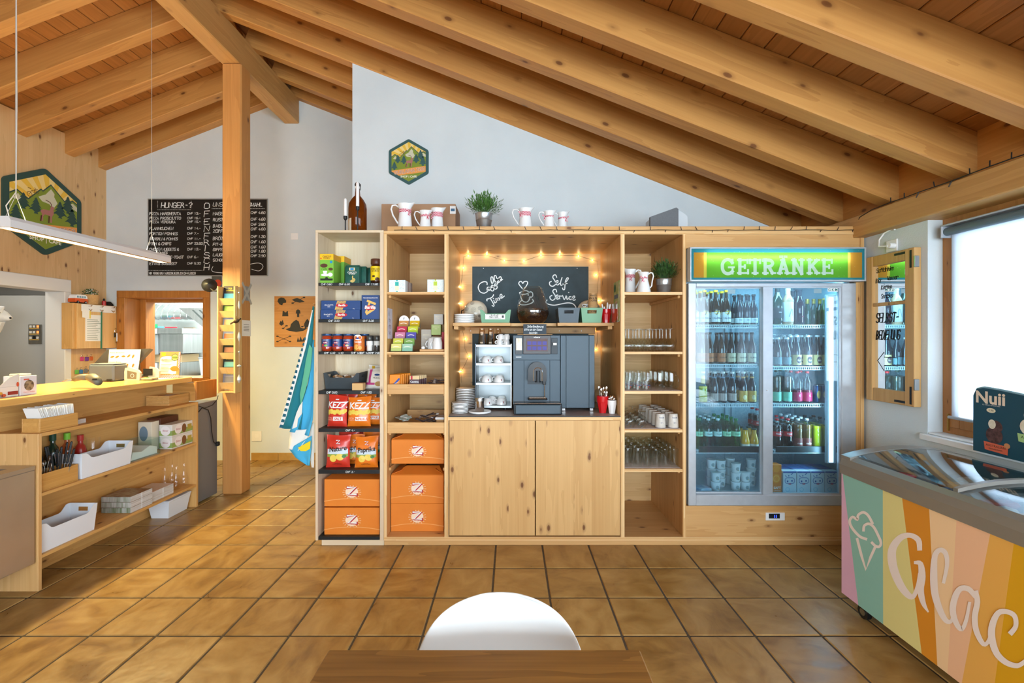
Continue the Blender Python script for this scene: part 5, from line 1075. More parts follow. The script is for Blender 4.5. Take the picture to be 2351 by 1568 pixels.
part(t, 'slate', mat('slate_card', '#33404a', .6), lambda b: b.box(sx(1201.5), sx(1254.5), 3.45, 3.458, mz(769)+.0006, CH+(779-744)*3.45/F, .001)); part(t, 'foot', UNITX, lambda b: b.box(sx(1188), sx(1268), 3.445, 3.475, mz(769)+.0006, mz(769)+.0046))
f = FRONT(sx(1201.5), 3.4494, mz(769)); part(t, 'writing', CHALK, lambda b: (b.hand('Selbstbedienung', .03, .058, .016, .0022, f, 0, .6, .3, .2), b.hand('Bitte an der Kasse', .008, .034, .015, .0022, f, 0, .6, .3, .2), b.hand('bezahlen', .045, .010, .015, .0022, f, 0, .6, .3, .2)))
# --- cup warmer
cw = thing('cup_warmer', 'steel cup warmer rack with three lit decks', 'cup warmer', (nx(1132, 3.48), 3.6, ZM)); CY = 3.477; cx_ = lambda x: (x-CX)*CY/F; cz = lambda y: CH-(y-HY)*CY/F
for x in (1090.5, 1172): part(cw, 'side_panel', STEEL if x > 1100 else mat('dark_steel', '#3a3f44', .25, .8), lambda b: b.box(cx_(x), cx_(x+3), CY, CY+.26, cz(937), cz(789), .002))
part(cw, 'rear_panel', mat('warmer_rear', '#8f9698', .4, .7), lambda b: b.box(cx_(1093), cx_(1172), CY+.25, CY+.26, cz(934), cz(792)))
LIT = mat('lit_strip', '#f4ffff', .4, emit=1.5)
CD = []
for y in (791.5, 834, 879, 932):
    d = part(cw, 'deck', mat('mirror_steel', '#9aa0a2', .3, .8), lambda b: b.box(cx_(1093), cx_(1172), CY+.004, CY+.25, cz(y+4.5), cz(y), .001)); CD.append(cz(y)+.0006)
    part(cw, 'deck_edge', mat('edge_steel', '#b4bbbc', .35, .5), lambda b: b.box(cx_(1093), cx_(1172), CY, CY+.004, cz(y+4.5), cz(y)))
for x in (1103, 1160): part(cw, 'foot', BLACK, lambda b: b.cylz(cx_(x), CY+.05, ZM, cz(937), .015, 14))
wl = bpy.data.lights.new('warmer_light', 'AREA'); wl.shape = 'RECTANGLE'; wl.size = .24; wl.size_y = .02; wl.energy = .14; wl.color = (.9, 1, 1)
for y in (797, 839.5, 884.5):
    o = bpy.data.objects.new('warmer_light', wl); COL.objects.link(o); o.location = (cx_(1132.5), CY+.2, cz(y)); 
CUPP = [(.036, 0), (.0385, .001), (.038, .015), (.033, .033), (.026, .044), (.022, .048), (.02, .05), (.018, .05)]
def wcup(label, x, y, z, s_=1.0, hang=math.pi, mk=True):
    t = thing('cappuccino_cup', label, 'cup', (x, y, z), group='cups on the cup warmer'); M().lathe([(a*s_*1.06, b*s_*1.06) for a, b in CUPP], 22).build('bowl', PORC, t, 60)
    P = [(.036, .008), (.05, .01), (.054, .022), (.048, .034), (.031, .037)]; M().tube([(p*s_*1.06*math.cos(hang), p*s_*1.06*math.sin(hang), q*s_*1.06) for p, q in P], .0034*s_, 6).build('handle', PORC, t, 180)
    if mk:
        c = lambda a, b_, d=0: V3(((.0405+d)*s_*math.sin(a/.04)*(1-max(0, b_-.012)*5.5), -(.0415+d)*s_*math.cos(a/.04)*(1-max(0, b_-.012)*5.5), b_*s_)); b = M(); b.line([(.022, .026, .005), (.018, .019, .006), (.023, .011, .002)], .004, c, .001); b.line([(.008, .026), (.026, .0275)], .0012, c, .001); b.build('emblem', ink('#8a2028'), t)
    return t
for row, (zd, pos, nm) in enumerate(((CD[1], [(1117, 3.53), (1145, 3.53), (1118, 3.62), (1146, 3.62)], 'upper'), (CD[2], [(1117, 3.53), (1146, 3.53), (1119, 3.615), (1147, 3.615)], 'middle'), (CD[3], [(1119, 3.525), (1151, 3.56), (1130, 3.62), (1152, 3.66)], 'bottom'))):
    for k, (x, y) in enumerate(pos): wcup('white cappuccino cup upturned on the %s deck, %s' % (nm, ('front left', 'front right', 'second row left', 'second row right', 'rear')[k]), nx(x, y), y, zd, 1.0)
for k, (x, y, dz) in enumerate(((1147, 3.53, 0), (1163, 3.53, 0), (1150, 3.53, .04), (1163.5, 3.53, .04), (1158, 3.60, 0))):
    t = mug('white espresso cup on top of the cup warmer, %s' % ('lower left', 'lower right', 'upper left', 'upper right', 'rear')[k], nx(x, y), y, CD[0]+dz, .0255, .018, .042, math.pi+.2, group='espresso cups'); t['category'] = 'espresso cup'; mark(t, .0235, .017, '#8a2028', .004, .3)
GL2 = glass('warm_glass', '#f4eadc', ior=1.55)
for k, (x, y) in enumerate(((1106.5, 3.53), (1126.5, 3.53), (1107, 3.61), (1127, 3.61), (1144, 3.64))):
    t = thing('latte_glass', 'upturned latte glass on the cup warmer, %s' % ('front left', 'front right', 'rear left', 'rear middle', 'rear right')[k], 'glass', (nx(x, y), y, CD[0]), group='latte glasses'); M().lathe([(.031, 0), (.03, .02), (.024, .1), (.021, .118), (.021, .126)], 9, cap=(0, 1)).build('glass', GL2, t)
# plates, saucers, shaker, spoons
plates(12, 'white side plate beside the cup warmer', nx(1070, 3.62), 3.62, ZK0, .082, .0128, SAUC); plates(8, 'white saucer in the low front stack', nx(1056.5, 3.36), 3.36, ZK0, .061, .0095, SAUC)
plates(1, 'single white saucer under the sugar shaker', nx(1102, 3.335), 3.335, ZK0, .082, .02, SAUC)
t = thing('sugar_shaker', 'shiny steel sugar shaker standing on the saucer', 'shaker', (nx(1101, 3.335), 3.335, ZK0+.0125)); M().lathe([(.033, 0), (.034, .002), (.034, .078), (.0345, .08), (.0345, .098), (.033, .104), (.02, .106)], 24).build('body', CHROME, t, 40); M().lathe([(.0352, .08), (.0352, .1)], 24, cap=(0, 0)).build('collar', STEEL, t, 40)
tumbler('red plastic beaker of spoons right of the milk cooler', nx(1383.5, 3.36), 3.36, ZK0, .027, .044, .125, REDP); sticks(9, nx(1383.5, 3.36), 3.36, ZK0+.012, .028, .205, CHROME, 'dessert_spoon', 'steel dessert spoon in the red beaker by the milk cooler', 'spoon', kind='spoon', seed=5, lean=.14)
tumbler('white beaker of small spoons at the right end of the counter', nx(1405, 3.33), 3.33, ZK0, .022, .033, .098, WHITE); sticks(8, nx(1405, 3.33), 3.33, ZK0+.012, .02, .125, CHROME, 'tea_spoon', 'small steel spoon in the white beaker', 'spoon', kind='spoon', seed=6, lean=.13)
t = thing('glass_canister', 'clear glass canister with knob lid behind the beakers', 'jar', (nx(1378, 3.62), 3.6, ZK0)); M().lathe([(.045, .002), (.05, .01), (.05, .12), (.042, .14)], 20, cap=(1, 0)).build('glass', GLASS, t, 60); M().lathe([(.044, .14), (.046, .143), (.03, .152), (.008, .158), (.012, .172), (0, .18)], 16).build('lid', GLASS, t, 60)
# ---------------------------------------------------------------- glasses column
def glasses(cols, rows, x0, dxp, Yf, dY, z, make, label, cat, name, group, skip=()):
    p = None
    for j in range(rows):
        for i in range(cols):
            if (i, j) in skip: continue
            X, Y = nx(x0+dxp*i, Yf), Yf+dY*j
            if p is None: t = thing(name, '', cat, (X, Y, z), group=group); make(t); p = t
            else: t = copy_tree(p); t.location = (X, Y, z)
            t['label'] = '%s, %s from the left in the %s row' % (label, ORD[i], 'front' if j == 0 else ORD[j])
GLS = glass('stem_glass', '#f6f8f6', ior=1.5)
def mk_wine(t): M().lathe([(.031, 0), (.0385, .03), (.0395, .045), (.036, .066), (.022, .087), (.006, .097)], 18, cap=(0, 0)).build('bowl', GLS, t, 180); M().lathe([(.0045, .095), (.0036, .115), (.0036, .15), (.005, .156)], 8).build('stem', mat('stem_glass_core', '#eef4f2', .1, trans=.6), t, 180); M().lathe([(.005, .156), (.034, .161), (.034, .163)], 18).build('foot', GLS, t, 60)
glasses(5, 3, 1443.3, 23.8, 3.272, .083, ZG[1], mk_wine, 'upturned wine glass on the second glass shelf', 'wine glass', 'wine_glass', 'wine glasses')
def mk_beer(t): M().lathe([(.029, 0), (.031, .03), (.035, .07), (.032, .1), (.029, .118), (.029, .126)], 16, cap=(0, 1)).build('glass', GLS, t, 60); c = cyl(0, 0, .0305, 0); b = M(); b.line([(-.002, .02), (.002, .026), (-.002, .03)], .003, c, .0012); b.build('red_mark', ink('#c03038'), t); b = M(); b.rect(-.014, .014, .034, .037, c, .0012, 4); b.build('blue_mark', ink('#3a4f8a'), t)
glasses(3, 4, 1445, 20.5, 3.285, .082, ZG[2], mk_beer, 'upturned beer glass on glass shelf three', 'beer glass', 'beer_glass', 'beer glasses')
def mk_mug(t): M().lathe([(.036, 0), (.037, .004), (.037, .118), (.034, .13)], 12, cap=(0, 1)).build('glass', GLS, t); M().tube([(a*.58, -a*.81, c) for a, c in ((.036, .018), (.055, .024), (.062, .06), (.055, .1), (.036, .105))], .006, 6).build('handle', GLS, t, 180)
glasses(2, 3, 1515, 26.5, 3.33, .108, ZG[2], mk_mug, 'heavy beer mug on the third shelf', 'beer mug', 'beer_mug', 'beer mugs')
def mk_gob(t): M().lathe([(.026, 0), (.036, .03), (.038, .05), (.03, .078), (.01, .09), (.005, .094)], 16, cap=(0, 0)).build('bowl', GLS, t, 180); M().lathe([(.005, .094), (.007, .102), (.005, .11), (.03, .116), (.03, .119)], 14).build('stem_and_foot', GLS, t, 60); b = M(); b.line([(-.01, .012, .008), (.004, .024, .002)], .006, cyl(0, 0, .034, 0), .001); b.build('dark_mark', BLACK, t)
glasses(2, 4, 1447, 26, 3.285, .085, ZG[3], mk_gob, 'upturned stemmed goblet on the fourth glass shelf', 'goblet', 'goblet', 'stemmed goblets')
STONE = noisy('stoneware', '#c9c4ba', '#d4cfc6', 40, .35)
def mk_stone(t):
    M().lathe([(.036, 0), (.0375, .003), (.035, .06), (.031, .098), (.029, .102)], 18).build('cup', STONE, t, 50); M().lathe([(.0377, .001), (.0377, .004)], 18, cap=(0, 0)).build('blue_rim', ink('#3a4766'), t); b = M(); c = lambda a, b_, d=0: cyl(0, 0, .0372-.06*b_, 0)(a, b_, d)
    for zz, s_, sz in ((.076, 'MÖHL', .013), (.056, 'vom Fass', .013), (.04, 'Saft', .014)): b.text(s_, 0, 0, sz, lambda a, q, d=0, zz=zz: c(-a, zz-q*.9+.003, d), .0008, .02)
    b.build('lettering', ink('#2c3a66'), t)
glasses(2, 6, 1516, 29.5, 3.285, .088, ZG[3], mk_stone, 'upturned grey stoneware cider cup with blue lettering', 'cider cup', 'cider_cup', 'stoneware cider cups')
def mk_tall(t): M().lathe([(.028, 0), (.0285, .06), (.0295, .115), (.031, .122), (.031, .13)], 14, cap=(0, 1)).build('glass', GLS, t, 60)
glasses(4, 6, 1486.6, 20.6, 3.285, .078, ZG[4], mk_tall, 'upturned tall water glass on the lowest glass shelf', 'water glass', 'water_glass', 'tall water glasses')
def mk_tall2(t): M().lathe([(.031, 0), (.033, .08), (.036, .135), (.034, .14)], 14, cap=(0, 1)).build('glass', GLS, t, 60)
glasses(2, 5, 1440, 23.5, 3.3, .09, ZG[4], mk_tall2, 'large tumbler on the lowest shelf', 'tumbler', 'tumbler', 'large tumblers')
# ---------------------------------------------------------------- enamel jugs, plants, and what stands on top
ENW = mat('white_enamel', '#eceeed', .2, coat=.5); 
def ging():
    m = mat('red_gingham', '#c9566a', .8); t = NT(m); b = t.n['Principled BSDF']; ck = t.new('ShaderNodeTexChecker', i_Scale=130.0, i_Color1=hx('#b73a52'), i_Color2=hx('#ecc7cc')); t.l(coords(t, False), ck.inputs['Vector']); t.l(ck.outputs[0], b.inputs['Base Color']); return m
GING = ging()
def jug(label, x, y, z, h, rb=.036, rt=.030, side=-1, bow=0.4, wide=.012, rz=0, handle=True):
    """enamel jug: handle on SIDE, spout opposite; gingham ribbon with a bow at angle BOW"""
    t = thing('enamel_jug', label, 'jug', (x, y, z), rz, 'white enamel jugs'); s_ = h/.155
    def sp(X, Y, Z, a):
        e = max(0, math.cos(a-(0 if side < 0 else math.pi)))**6*max(0, (Z-h*.86)/(h*.14)); return X*(1+.38*e), Y*(1-.1*e), Z+.012*e*s_
    M().lathe([(rb*.96, 0), (rb, .003), (rb*.98, .01), (rt*.98, h*.66), (rt*.95, h*.74), (rt*1.05, h*.88), (rt*1.2, h*.985), (rt*1.22, h), (rt*1.16, h), (rt*.95, h*.86), (rt*.88, h*.72), (rb*.85, .008), (0, .008)], 24, spout=sp).build('body', ENW, t, 70)
    if handle:
        P = [(rt*1.05, h*.9), (rt*1.6, h*.99), (rt*2.15, h*.97), (rt*2.35, h*.82), (rt*2.05, h*.58), (rb*1.15, h*.34), (rb*.9, h*.24)]; M().tube([(side*p, 0, q) for p, q in P], .0052*s_, 8).build('handle', ENW, t, 180)
    r = rt*.985; M().lathe([(r+.0015, h*.70-wide/2), (r+.002, h*.70), (r+.002, h*.70+wide)], 24, cap=(0, 0)).build('ribbon', GING, t, 60)
    ca, sa = math.sin(bow), -math.cos(bow); P0 = V3((ca*(r+.003), sa*(r+.003), h*.7+wide*.4)); b = M()
    for q in ((-.02, .014), (.02, .012)): b.add([P0, P0+V3((q[0]*.6, -.004, q[1])), P0+V3((q[0]*1.1, -.008, q[1]*.6)), P0+V3((q[0]*.7, -.004, -.002))], [(0, 1, 2, 3)])
    for q in (-.006, .009): b.add([P0+V3((-.003, -.002, 0)), P0+V3((.003, -.002, 0)), P0+V3((q+.004, -.006, -h*.22)), P0+V3((q-.004, -.006, -h*.22))], [(0, 1, 2, 3)])
    b.build('bow', GING, t); return t
ZTOP = 2.2836; TY = 3.34; kt = TY/F
topx = lambda x: (x-CX)*kt
def jtop(label, xa, xb, yt, dy=0, **k): h = CH-(yt-HY)*kt-ZTOP; return jug(label, topx((xa+xb)/2)*(1+dy/TY), TY+dy, ZTOP, h, (xb-xa)*kt/2, (xb-xa)*kt/2*.8, **k)
jtop('large white enamel jug at the left in front of the cardboard box', 913, 947, 470, side=-1, bow=.9, wide=.016); jtop('small white enamel jug beside the large one in front of the cardboard box', 963, 990, 485, side=-1, bow=.7, wide=.01); jtop('white enamel jug with broad ribbon in front of the cardboard box', 988, 1020, 473, .08, side=-1, bow=-.9, wide=.024, handle=False)
jtop('large white enamel jug right of the top plant', 1190, 1222, 480, side=-1, bow=-.8, wide=.022); jtop('small white enamel jug, left of the last pair on the unit top', 1248, 1274, 486, side=-1, bow=-1.2, wide=.008); jtop('small white enamel jug with a bow, last in the row on the unit top', 1279, 1304, 481, .09, side=-1, bow=.8, wide=.008)
jug('tall white enamel jug cut by the divider on the top glass shelf', nx(1447, 3.43), 3.43, ZG[0], .19, .042, .036, side=1, bow=-.2, wide=.016); jug('small white enamel jug with a long bow on the top glass shelf', nx(1478, 3.29), 3.29, ZG[0], .148, .05, .03, side=1, bow=-.5, wide=.006)
ZINC = noisy('zinc', '#aab0b2', '#c0c5c6', 30, .3, 0, metal=.85)
LF = [noisy('grass_leaf', '#2f5a22', '#57853a', 40, .5), noisy('grass_leaf_dark', '#24451f', '#4a6f33', 40, .5)]
def plant(label, x, y, z, s_, n=420, m=0, seed=1, xm=9):
    t = thing('potted_plant', label, 'plant', (x, y, z)); M().lathe([(.036*s_, 0), (.038*s_, .003), (.044*s_, .05*s_), (.046*s_, .052*s_), (.0455*s_, .056*s_), (.047*s_, .085*s_), (.05*s_, .09*s_), (.047*s_, .09*s_), (.044*s_, .078*s_), (0, .078*s_)], 24).build('pot', ZINC, t, 40)
    b = M(); rr = random.Random(seed)
    for k in range(n):
        g = rr.uniform(0, 6.283); el = rr.uniform(.15, 1.5); L = s_*rr.uniform(.045, .1); base = V3((math.cos(g)*.02*s_*rr.random(), math.sin(g)*.02*s_*rr.random(), s_*(.08+.03*rr.random())))
        d = V3((math.cos(g)*math.cos(el), math.sin(g)*math.cos(el), math.sin(el))); p = base+d*L; q = rr.uniform(.6, 1.5)*.022*s_
        for j in range(2):
            dd = (d+V3((rr.uniform(-.6, .6), rr.uniform(-.6, .6), rr.uniform(-.2, .5)))).normalized(); sd = dd.cross(V3((0, 0, 1))); sd = sd.normalized()*.0032*s_ if sd.length > .01 else V3((.003, 0, 0)); a = p-d*L*.3*j
            b.add([a-d*.006, a+dd*q*.5+sd, a+dd*q, a+dd*q*.5-sd], [(0, 1, 2, 3)])
        b.add([base, base+V3((.0008, 0, 0)), p+V3((.0006, 0, 0)), p], [(0, 1, 2, 3)])
    b.v = [(max(-xm, min(xm, v[0])), v[1], v[2]) for v in b.v]; tag(b.build('foliage', LF[m], t), kind='stuff'); return t
plant('grassy artificial plant in a zinc pot on top of the unit', topx(1111), TY, ZTOP, 1.32, 380); plant('grassy artificial plant in a zinc pot on the top glass shelf', nx(1524, 3.36), 3.36, ZG[0], 1.2, 420, 1, 3, .086)
bx = thing('shipping_box', 'large brown cardboard shipping box with a white label behind the jugs', 'box', (-1.0, 3.75, ZTOP)); CARD = noisy('brown_cardboard', '#a5805f', '#ad8867', 5, .75); by = 3.60
part(bx, 'body', CARD, lambda b: b.box(nx(875.5, by)+.145, nx(1046, by), by, by+.3, ZTOP, CH-(468-HY)*by/F, .004)); part(bx, 'left_end', CARD, lambda b: b.box(nx(875.5, by), nx(875.5, by)+.145, by, by+.3, ZTOP, CH-(468-HY)*by/F, .004)); part(bx, 'label', PAPER, lambda b: b.rect(nx(1033, by), nx(1047, by)-.002, CH-(491-HY)*by/F, CH-(473-HY)*by/F, FRONT(0, by-.001, 0))); part(bx, 'barcode', ink('#3f6a8a'), lambda b: b.rect(nx(1035, by), nx(1044, by), CH-(485-HY)*by/F, CH-(479-HY)*by/F, FRONT(0, by-.0016, 0)))
spk = thing('loudspeaker', 'grey mesh loudspeaker lying on top of the unit', 'loudspeaker', (topx(1540), 3.45, ZTOP), .0); GRILL = noisy('speaker_grille', '#5c6063', '#6d7174', 400, .6)
for nm, m_, P_, d0, d1 in (('grille', GRILL, [(1495, 519), (1495, 496), (1555, 474.5), (1560, 478), (1560, 519)], 0, .03),): part(spk, nm, m_, lambda b: b.prism([(topx(x), max(ZTOP, CH-(y-HY)*kt)) for x, y in P_], lambda a, c, d: V3((a, 3.36+d, c)), d0, d1))
part(spk, 'housing', mat('speaker_white', '#c9d0d3', .4), lambda b: b.prism([(topx(x), max(ZTOP, CH-(y-HY)*kt)) for x, y in ((1499, 519), (1499, 497), (1556, 477), (1572, 482), (1585, 493), (1585, 519))], lambda a, c, d: V3((a, 3.36+d, c)), .03, .16)); part(spk, 'badge', WHITE, lambda b: b.rect(topx(1519), topx(1529), ZTOP+.001, ZTOP+.012, FRONT(0, 3.359, 0)))
# on the snack shelf: amber bottle, candlesticks
ZS0 = fz(528)+.0006; AMB = mat('amber_glass', '#8a4310', .05, trans=.75, ior=1.2, coat=.3)
t = thing('amber_bottle', 'big amber glass bottle with black stopper on the snack shelf', 'bottle', (nx(821, 3.40), 3.40, ZS0)); M().lathe([(.06, 0), (.066, .006), (.067, .2), (.064, .235), (.045, .27), (.02, .3), (.016, .345), (.017, .37)], 28).build('glass', AMB, t, 60); M().lathe([(.0165, .37), (.019, .372), (.019, .392), (.012, .4), (0, .402)], 14).build('stopper', BLACK, t, 60); M().tube([(-.018, 0, .375), (-.021, 0, .385), (0, 0, .405), (.022, 0, .385), (.02, -.004, .34)], .0025, 6).build('strap', BLACK, t, 180); b = M(); c = cyl(0, 0, .0675, 0); b.rect(-.1, -.026, 0.02, .118, c, .0003, 8); b.build('label', ink('#d8cdb4'), t); b = M(); b.lathe([(.0175, .352), (.0175, .37)], 14, cap=(0, 0)); b.build('neck_label', PAPER, t)
for k, (x, yt, yc) in enumerate(((793, 455, 500), (821, 417, 478))):
    Y = 3.29; z1, zc = CH-(yt-HY)*Y/F, CH-(yc-HY)*Y/F; t = thing('candlestick', 'black metal candlestick with a white candle, %s' % ('the lower one left of the amber bottle', 'the tall one in front of the amber bottle')[k], 'candlestick', (nx(x, Y), Y, ZS0), group='candlesticks')
    M().lathe([(.03, 0), (.03, .004), (.005, .008), (.0042, zc-ZS0-.02), (.008, zc-ZS0-.016), (.0135, zc-ZS0-.006), (.0135, zc-ZS0+.012), (.011, zc-ZS0+.012)], 16).build('holder', BLACK, t, 50); M().lathe([(.0115, zc-ZS0), (.0115, z1-ZS0-.012), (.006, z1-ZS0-.002), (0, z1-ZS0)], 14).build('candle', mat('wax', '#f0efec', .5), t, 60)
# ---------------------------------------------------------------- drinks in the fridge
BROWNG = mat('brown_bottle_glass', '#2b1a0c', .08, coat=.6); DARKG = mat('dark_bottle_glass', '#16202a', .08, coat=.6); GREENG = mat('green_bottle_glass', '#12352c', .08, coat=.6)
def btl(kind, r, h, neck, glassm, capm, labelm=None, lz=(.1, .4), text=None, tcol=None, neckl=None, sh=.62, fill=None, extra=None):
    """bottle prototype standing at the origin; SH is where the shoulder starts"""
    t = thing(kind[0], '', kind[1], (0, 0, -50), group=kind[2]); s0 = sh*h
    prof = [(r*.86, 0), (r, .006), (r, s0), (r*.86, s0+(h-s0)*.18), (neck*1.25, s0+(h-s0)*.48), (neck, s0+(h-s0)*.62), (neck, h*.965)]
    M().lathe(prof, 16).build('bottle', glassm, t, 60); M().lathe([(neck*1.18, h*.935), (neck*1.22, h*.94), (neck*1.22, h*.995), (neck*.9, h)], 14).build('cap', capm, t, 40)
    if fill: M().lathe([(r*.84, .004), (r*.96, .008), (r*.96, fill[1]*h*.94), (r*.9, fill[1]*h)], 16).build('drink', fill[0], t, 60)
    lb = t
    if labelm: lb = M().lathe([(r*1.012, lz[0]*h), (r*1.012, lz[1]*h)], 18, cap=(0, 0)).build('label', labelm, t, 60)
    if neckl: M().lathe([(neck*1.16, neckl[1]*h), (neck*1.06, neckl[2]*h)], 14, cap=(0, 0)).build('neck_label', neckl[0], t, 60)
    if text:
        b = M(); b.text(text[0], 0, text[1]*h, text[2], cyl(0, 0, r*1.016, 0), .0006, .02); b.build('lettering', tcol, lb)
    if extra:
        for nm, m_, fn in extra: b = M(); fn(b, cyl(0, 0, r*1.016, 0)); b.build(nm, m_, t if nm == 'bail' else lb)
    return t
def fr_(x, Y=3.40): return (x-CX)*Y/F
def row(proto, xs, Y, z, base, rows=1, dY=.075, shift=0):
    for j in range(rows):
        for i, x in enumerate(xs):
            place(proto, USED, (fr_(x, Y), Y+dY*j, z+.0008), '%s, %s from the left%s' % (base, ORD[i], '' if rows == 1 else ', %s row' % ('front' if j == 0 else ORD[j])))
YEL = ink('#e6bd1c'); NAV = ink('#20345c'); PW_ = ink('#dfe6e6')
cal = btl(('beer_bottle', 'beer bottle', 'yellow capped beer bottles'), .031, .262, .0125, BROWNG, YEL, PW_, (.08, .36), ('CALANDA', .17, .015), NAV, (YEL, .68, .76), .52, extra=[('yellow_field', YEL, lambda b, c: b.disc(0, .09, .024, .014, c, .0004)), ('figure', NAV, lambda b, c: b.line([(-.006, .072), (.0, .086), (.008, .096), (.002, .1)], .005, c, .001))])
L1, L2, L3, L4 = [z for z in FZ['L']]
row(cal, [1594+.5, 1617, 1643, 1668], 3.415, L1, 'brown beer bottle with white and yellow label', 3, .078)
drk = btl(('beer_bottle', 'beer bottle', 'dark beer bottles'), .029, .232, .012, DARKG, BLACK, ink('#c8d4d2'), (.06, .22), ('Clan', .14, .013), NAV, (ink('#56696e'), .72, .8), .5)
row(drk, [1697, 1714, 1730], 3.44, L1, 'dark beer bottle with pale round label', 2, .075)
gor = btl(('beer_bottle', 'beer bottle', 'orange labelled beer bottles'), .03, .235, .0125, BROWNG, BLACK, ink('#c97a48'), (.05, .33), ('GURUN', .17, .014), ink('#3a2a20'), None, .5)
row(gor, [1610, 1629, 1656], 3.43, L2, 'beer bottle with orange label', 2, .075)
gor2 = btl(('beer_bottle', 'beer bottle', 'cream labelled beer bottles'), .03, .235, .0125, BROWNG, BLACK, ink('#d9cfae'), (.05, .33), ('GURUN', .17, .014), ink('#3a3a34'), None, .5)
row(gor2, [1679, 1702, 1726], 3.43, L2, 'beer bottle with cream label', 2, .075)
LQY = mat('yellow_drink', '#d8cf3a', .15, coat=.3); CLR = glass('bottle_glass', '#e6f2f2'); PETG = glass('pet_clear', '#eef6f6')
swy = btl(('swing_bottle', 'swing bottle', 'swing top bottles'), .032, .235, .013, CLR, WHITE, None, fill=(LQY, .52), sh=.42, neckl=(YEL, .6, .86)); row(swy, [1614], 3.42, L3, 'yellow lemonade swing top bottle')
SWB = [('bail', mat('wire_grey', '#8f9a9e', .3, .7), lambda b, c: (b.tube([(-.017, 0, .18), (-.021, 0, .215), (-.01, 0, .236), (.01, 0, .236), (.021, 0, .215), (.017, 0, .18)], .0016, 5)))]
swd = btl(('swing_bottle', 'swing bottle', 'swing top bottles'), .031, .232, .013, DARKG, WHITE, ink('#b8a9a2'), (.06, .3), None, None, (ink('#6b8aa0'), .66, .84), .5, extra=SWB); row(swd, [1640, 1659, 1681], 3.42, L3, 'dark swing top bottle with printed label', 2, .08)
swo = btl(('swing_bottle', 'swing bottle', 'swing top bottles'), .031, .232, .013, DARKG, WHITE, ink('#d9b04e'), (.03, .38), None, None, (ink('#d9a968'), .66, .84), .5, extra=SWB+[('picture', ink('#f0e2b0'), lambda b, c: b.disc(0, .04, .014, .018, c, .0006))]); row(swo, [1706, 1726], 3.42, L3, 'swing top bottle with orange yellow label', 2, .08)
def pet(kind, grp, col, cap, lab, text, tcol, h=.225, r=.031, lz=(.42, .58), fillc=None):
    return btl((kind, 'plastic bottle', grp), r, h, .011, col, cap, lab, lz, text, tcol, None, .66, fill=fillc)
TQ = glass('turquoise_pet', '#7fd8d6', ior=1.45); GR = glass('green_pet', '#6fd07f', ior=1.45)
wt1 = pet('water_bottle', 'turquoise water bottles', TQ, ink('#cfe6ea'), ink('#bfe6e0'), ('VALSER', .48, .012), ink('#27524f'), fillc=(glass('water', '#c8f0ee', ior=1.2), .8)); row(wt1, [1626, 1647.5], 3.40, L4, 'turquoise water bottle with white cap', 4, .072)
wt2 = pet('water_bottle', 'green water bottles', GR, ink('#0f7f4a'), ink('#9fe0b8'), ('VALSER', .48, .012), ink('#1d5a35'), fillc=(glass('water_green', '#b8eec0', ior=1.2), .8)); row(wt2, [1604.5, 1668.5, 1689.5], 3.40, L4, 'green water bottle with green cap', 4, .072)
oj = btl(('juice_bottle', 'juice bottle', 'orange juice bottles'), .031, .15, .016, mat('orange_juice', '#d9a313', .15, coat=.5), ink('#2c4a40'), ink('#dfe3da'), (.03, .24), ('Jus', .1, .014), ink('#7a8a6a'), None, .4); row(oj, [1711, 1731], 3.40, L4, 'orange juice bottle with white label', 2, .072)
COLA = mat('cola', '#1b0d09', .1, coat=.5); RED = ink('#bf2026')
cok = pet('cola_bottle', 'cola bottles', PETG, RED, RED, ('Nora', .48, .018), WHITE, fillc=(COLA, .78)); row(cok, [1738], 3.56, L4+.05, 'cola bottle on the small crate', 2, .07)
bk = M().box(fr_(1720, 3.5), fr_(1748, 3.5), 3.53, 3.66, L4+.001, L4+.049).build('bottle_crate', mat('crate_grey', '#3a4248', .6)); tag(bk, 'small dark crate under the rear cola bottles', 'crate')
# right door
Rz = FZ['R']
wn = btl(('wine_bottle', 'wine bottle', 'wine bottles'), .037, .30, .0145, GREENG, mat('foil_black', '#0f1417', .4), ink('#14242c'), (.16, .42), ('vino', .3, .012), ink('#c9d4d6'), (mat('foil_black', '#0f1417', .4), .78, .95), .6); row(wn, [1785], 3.43, Rz[0], 'tall dark wine bottle with black label', 1); 
ww = btl(('wine_bottle', 'wine bottle', 'wine bottles'), .037, .275, .0145, mat('rose_wine', '#b99a7c', .1, coat=.5), PW_, PW_, (.08, .62), None, None, (PW_, .8, .98), .66, extra=[('picture', ink('#8fa0a8'), lambda b, c: b.line([(-.012, .06), (.008, .12), (.014, .07)], .006, c, .0006))]); row(ww, [1809], 3.42, Rz[0], 'pale wine bottle with white label')
wr = btl(('wine_bottle', 'wine bottle', 'wine bottles'), .038, .265, .0175, mat('red_wine_glass', '#1c1220', .1, coat=.5), mat('foil_navy', '#101b2a', .4), None, (.1, .4), None, None, (mat('foil_navy', '#101b2a', .4), .74, .98), .6, extra=[('dot', ink('#b4283c'), lambda b, c: b.disc(.006, .06, .004, .004, c, .0006))]); row(wr, [1834], 3.42, Rz[0], 'dark red wine bottle with navy foil', 2, .09)
pr = btl(('prosecco_bottle', 'prosecco bottle', 'small gold topped bottles'), .026, .2, .011, GREENG, mat('gold_top', '#b79a45', .3, .7), None, (.1, .4), None, None, (mat('gold_top', '#b79a45', .3, .7), .82, .95), .5); row(pr, [1853, 1868, 1882], 3.48, Rz[0], 'small green bottle with gold top', 2, .07)
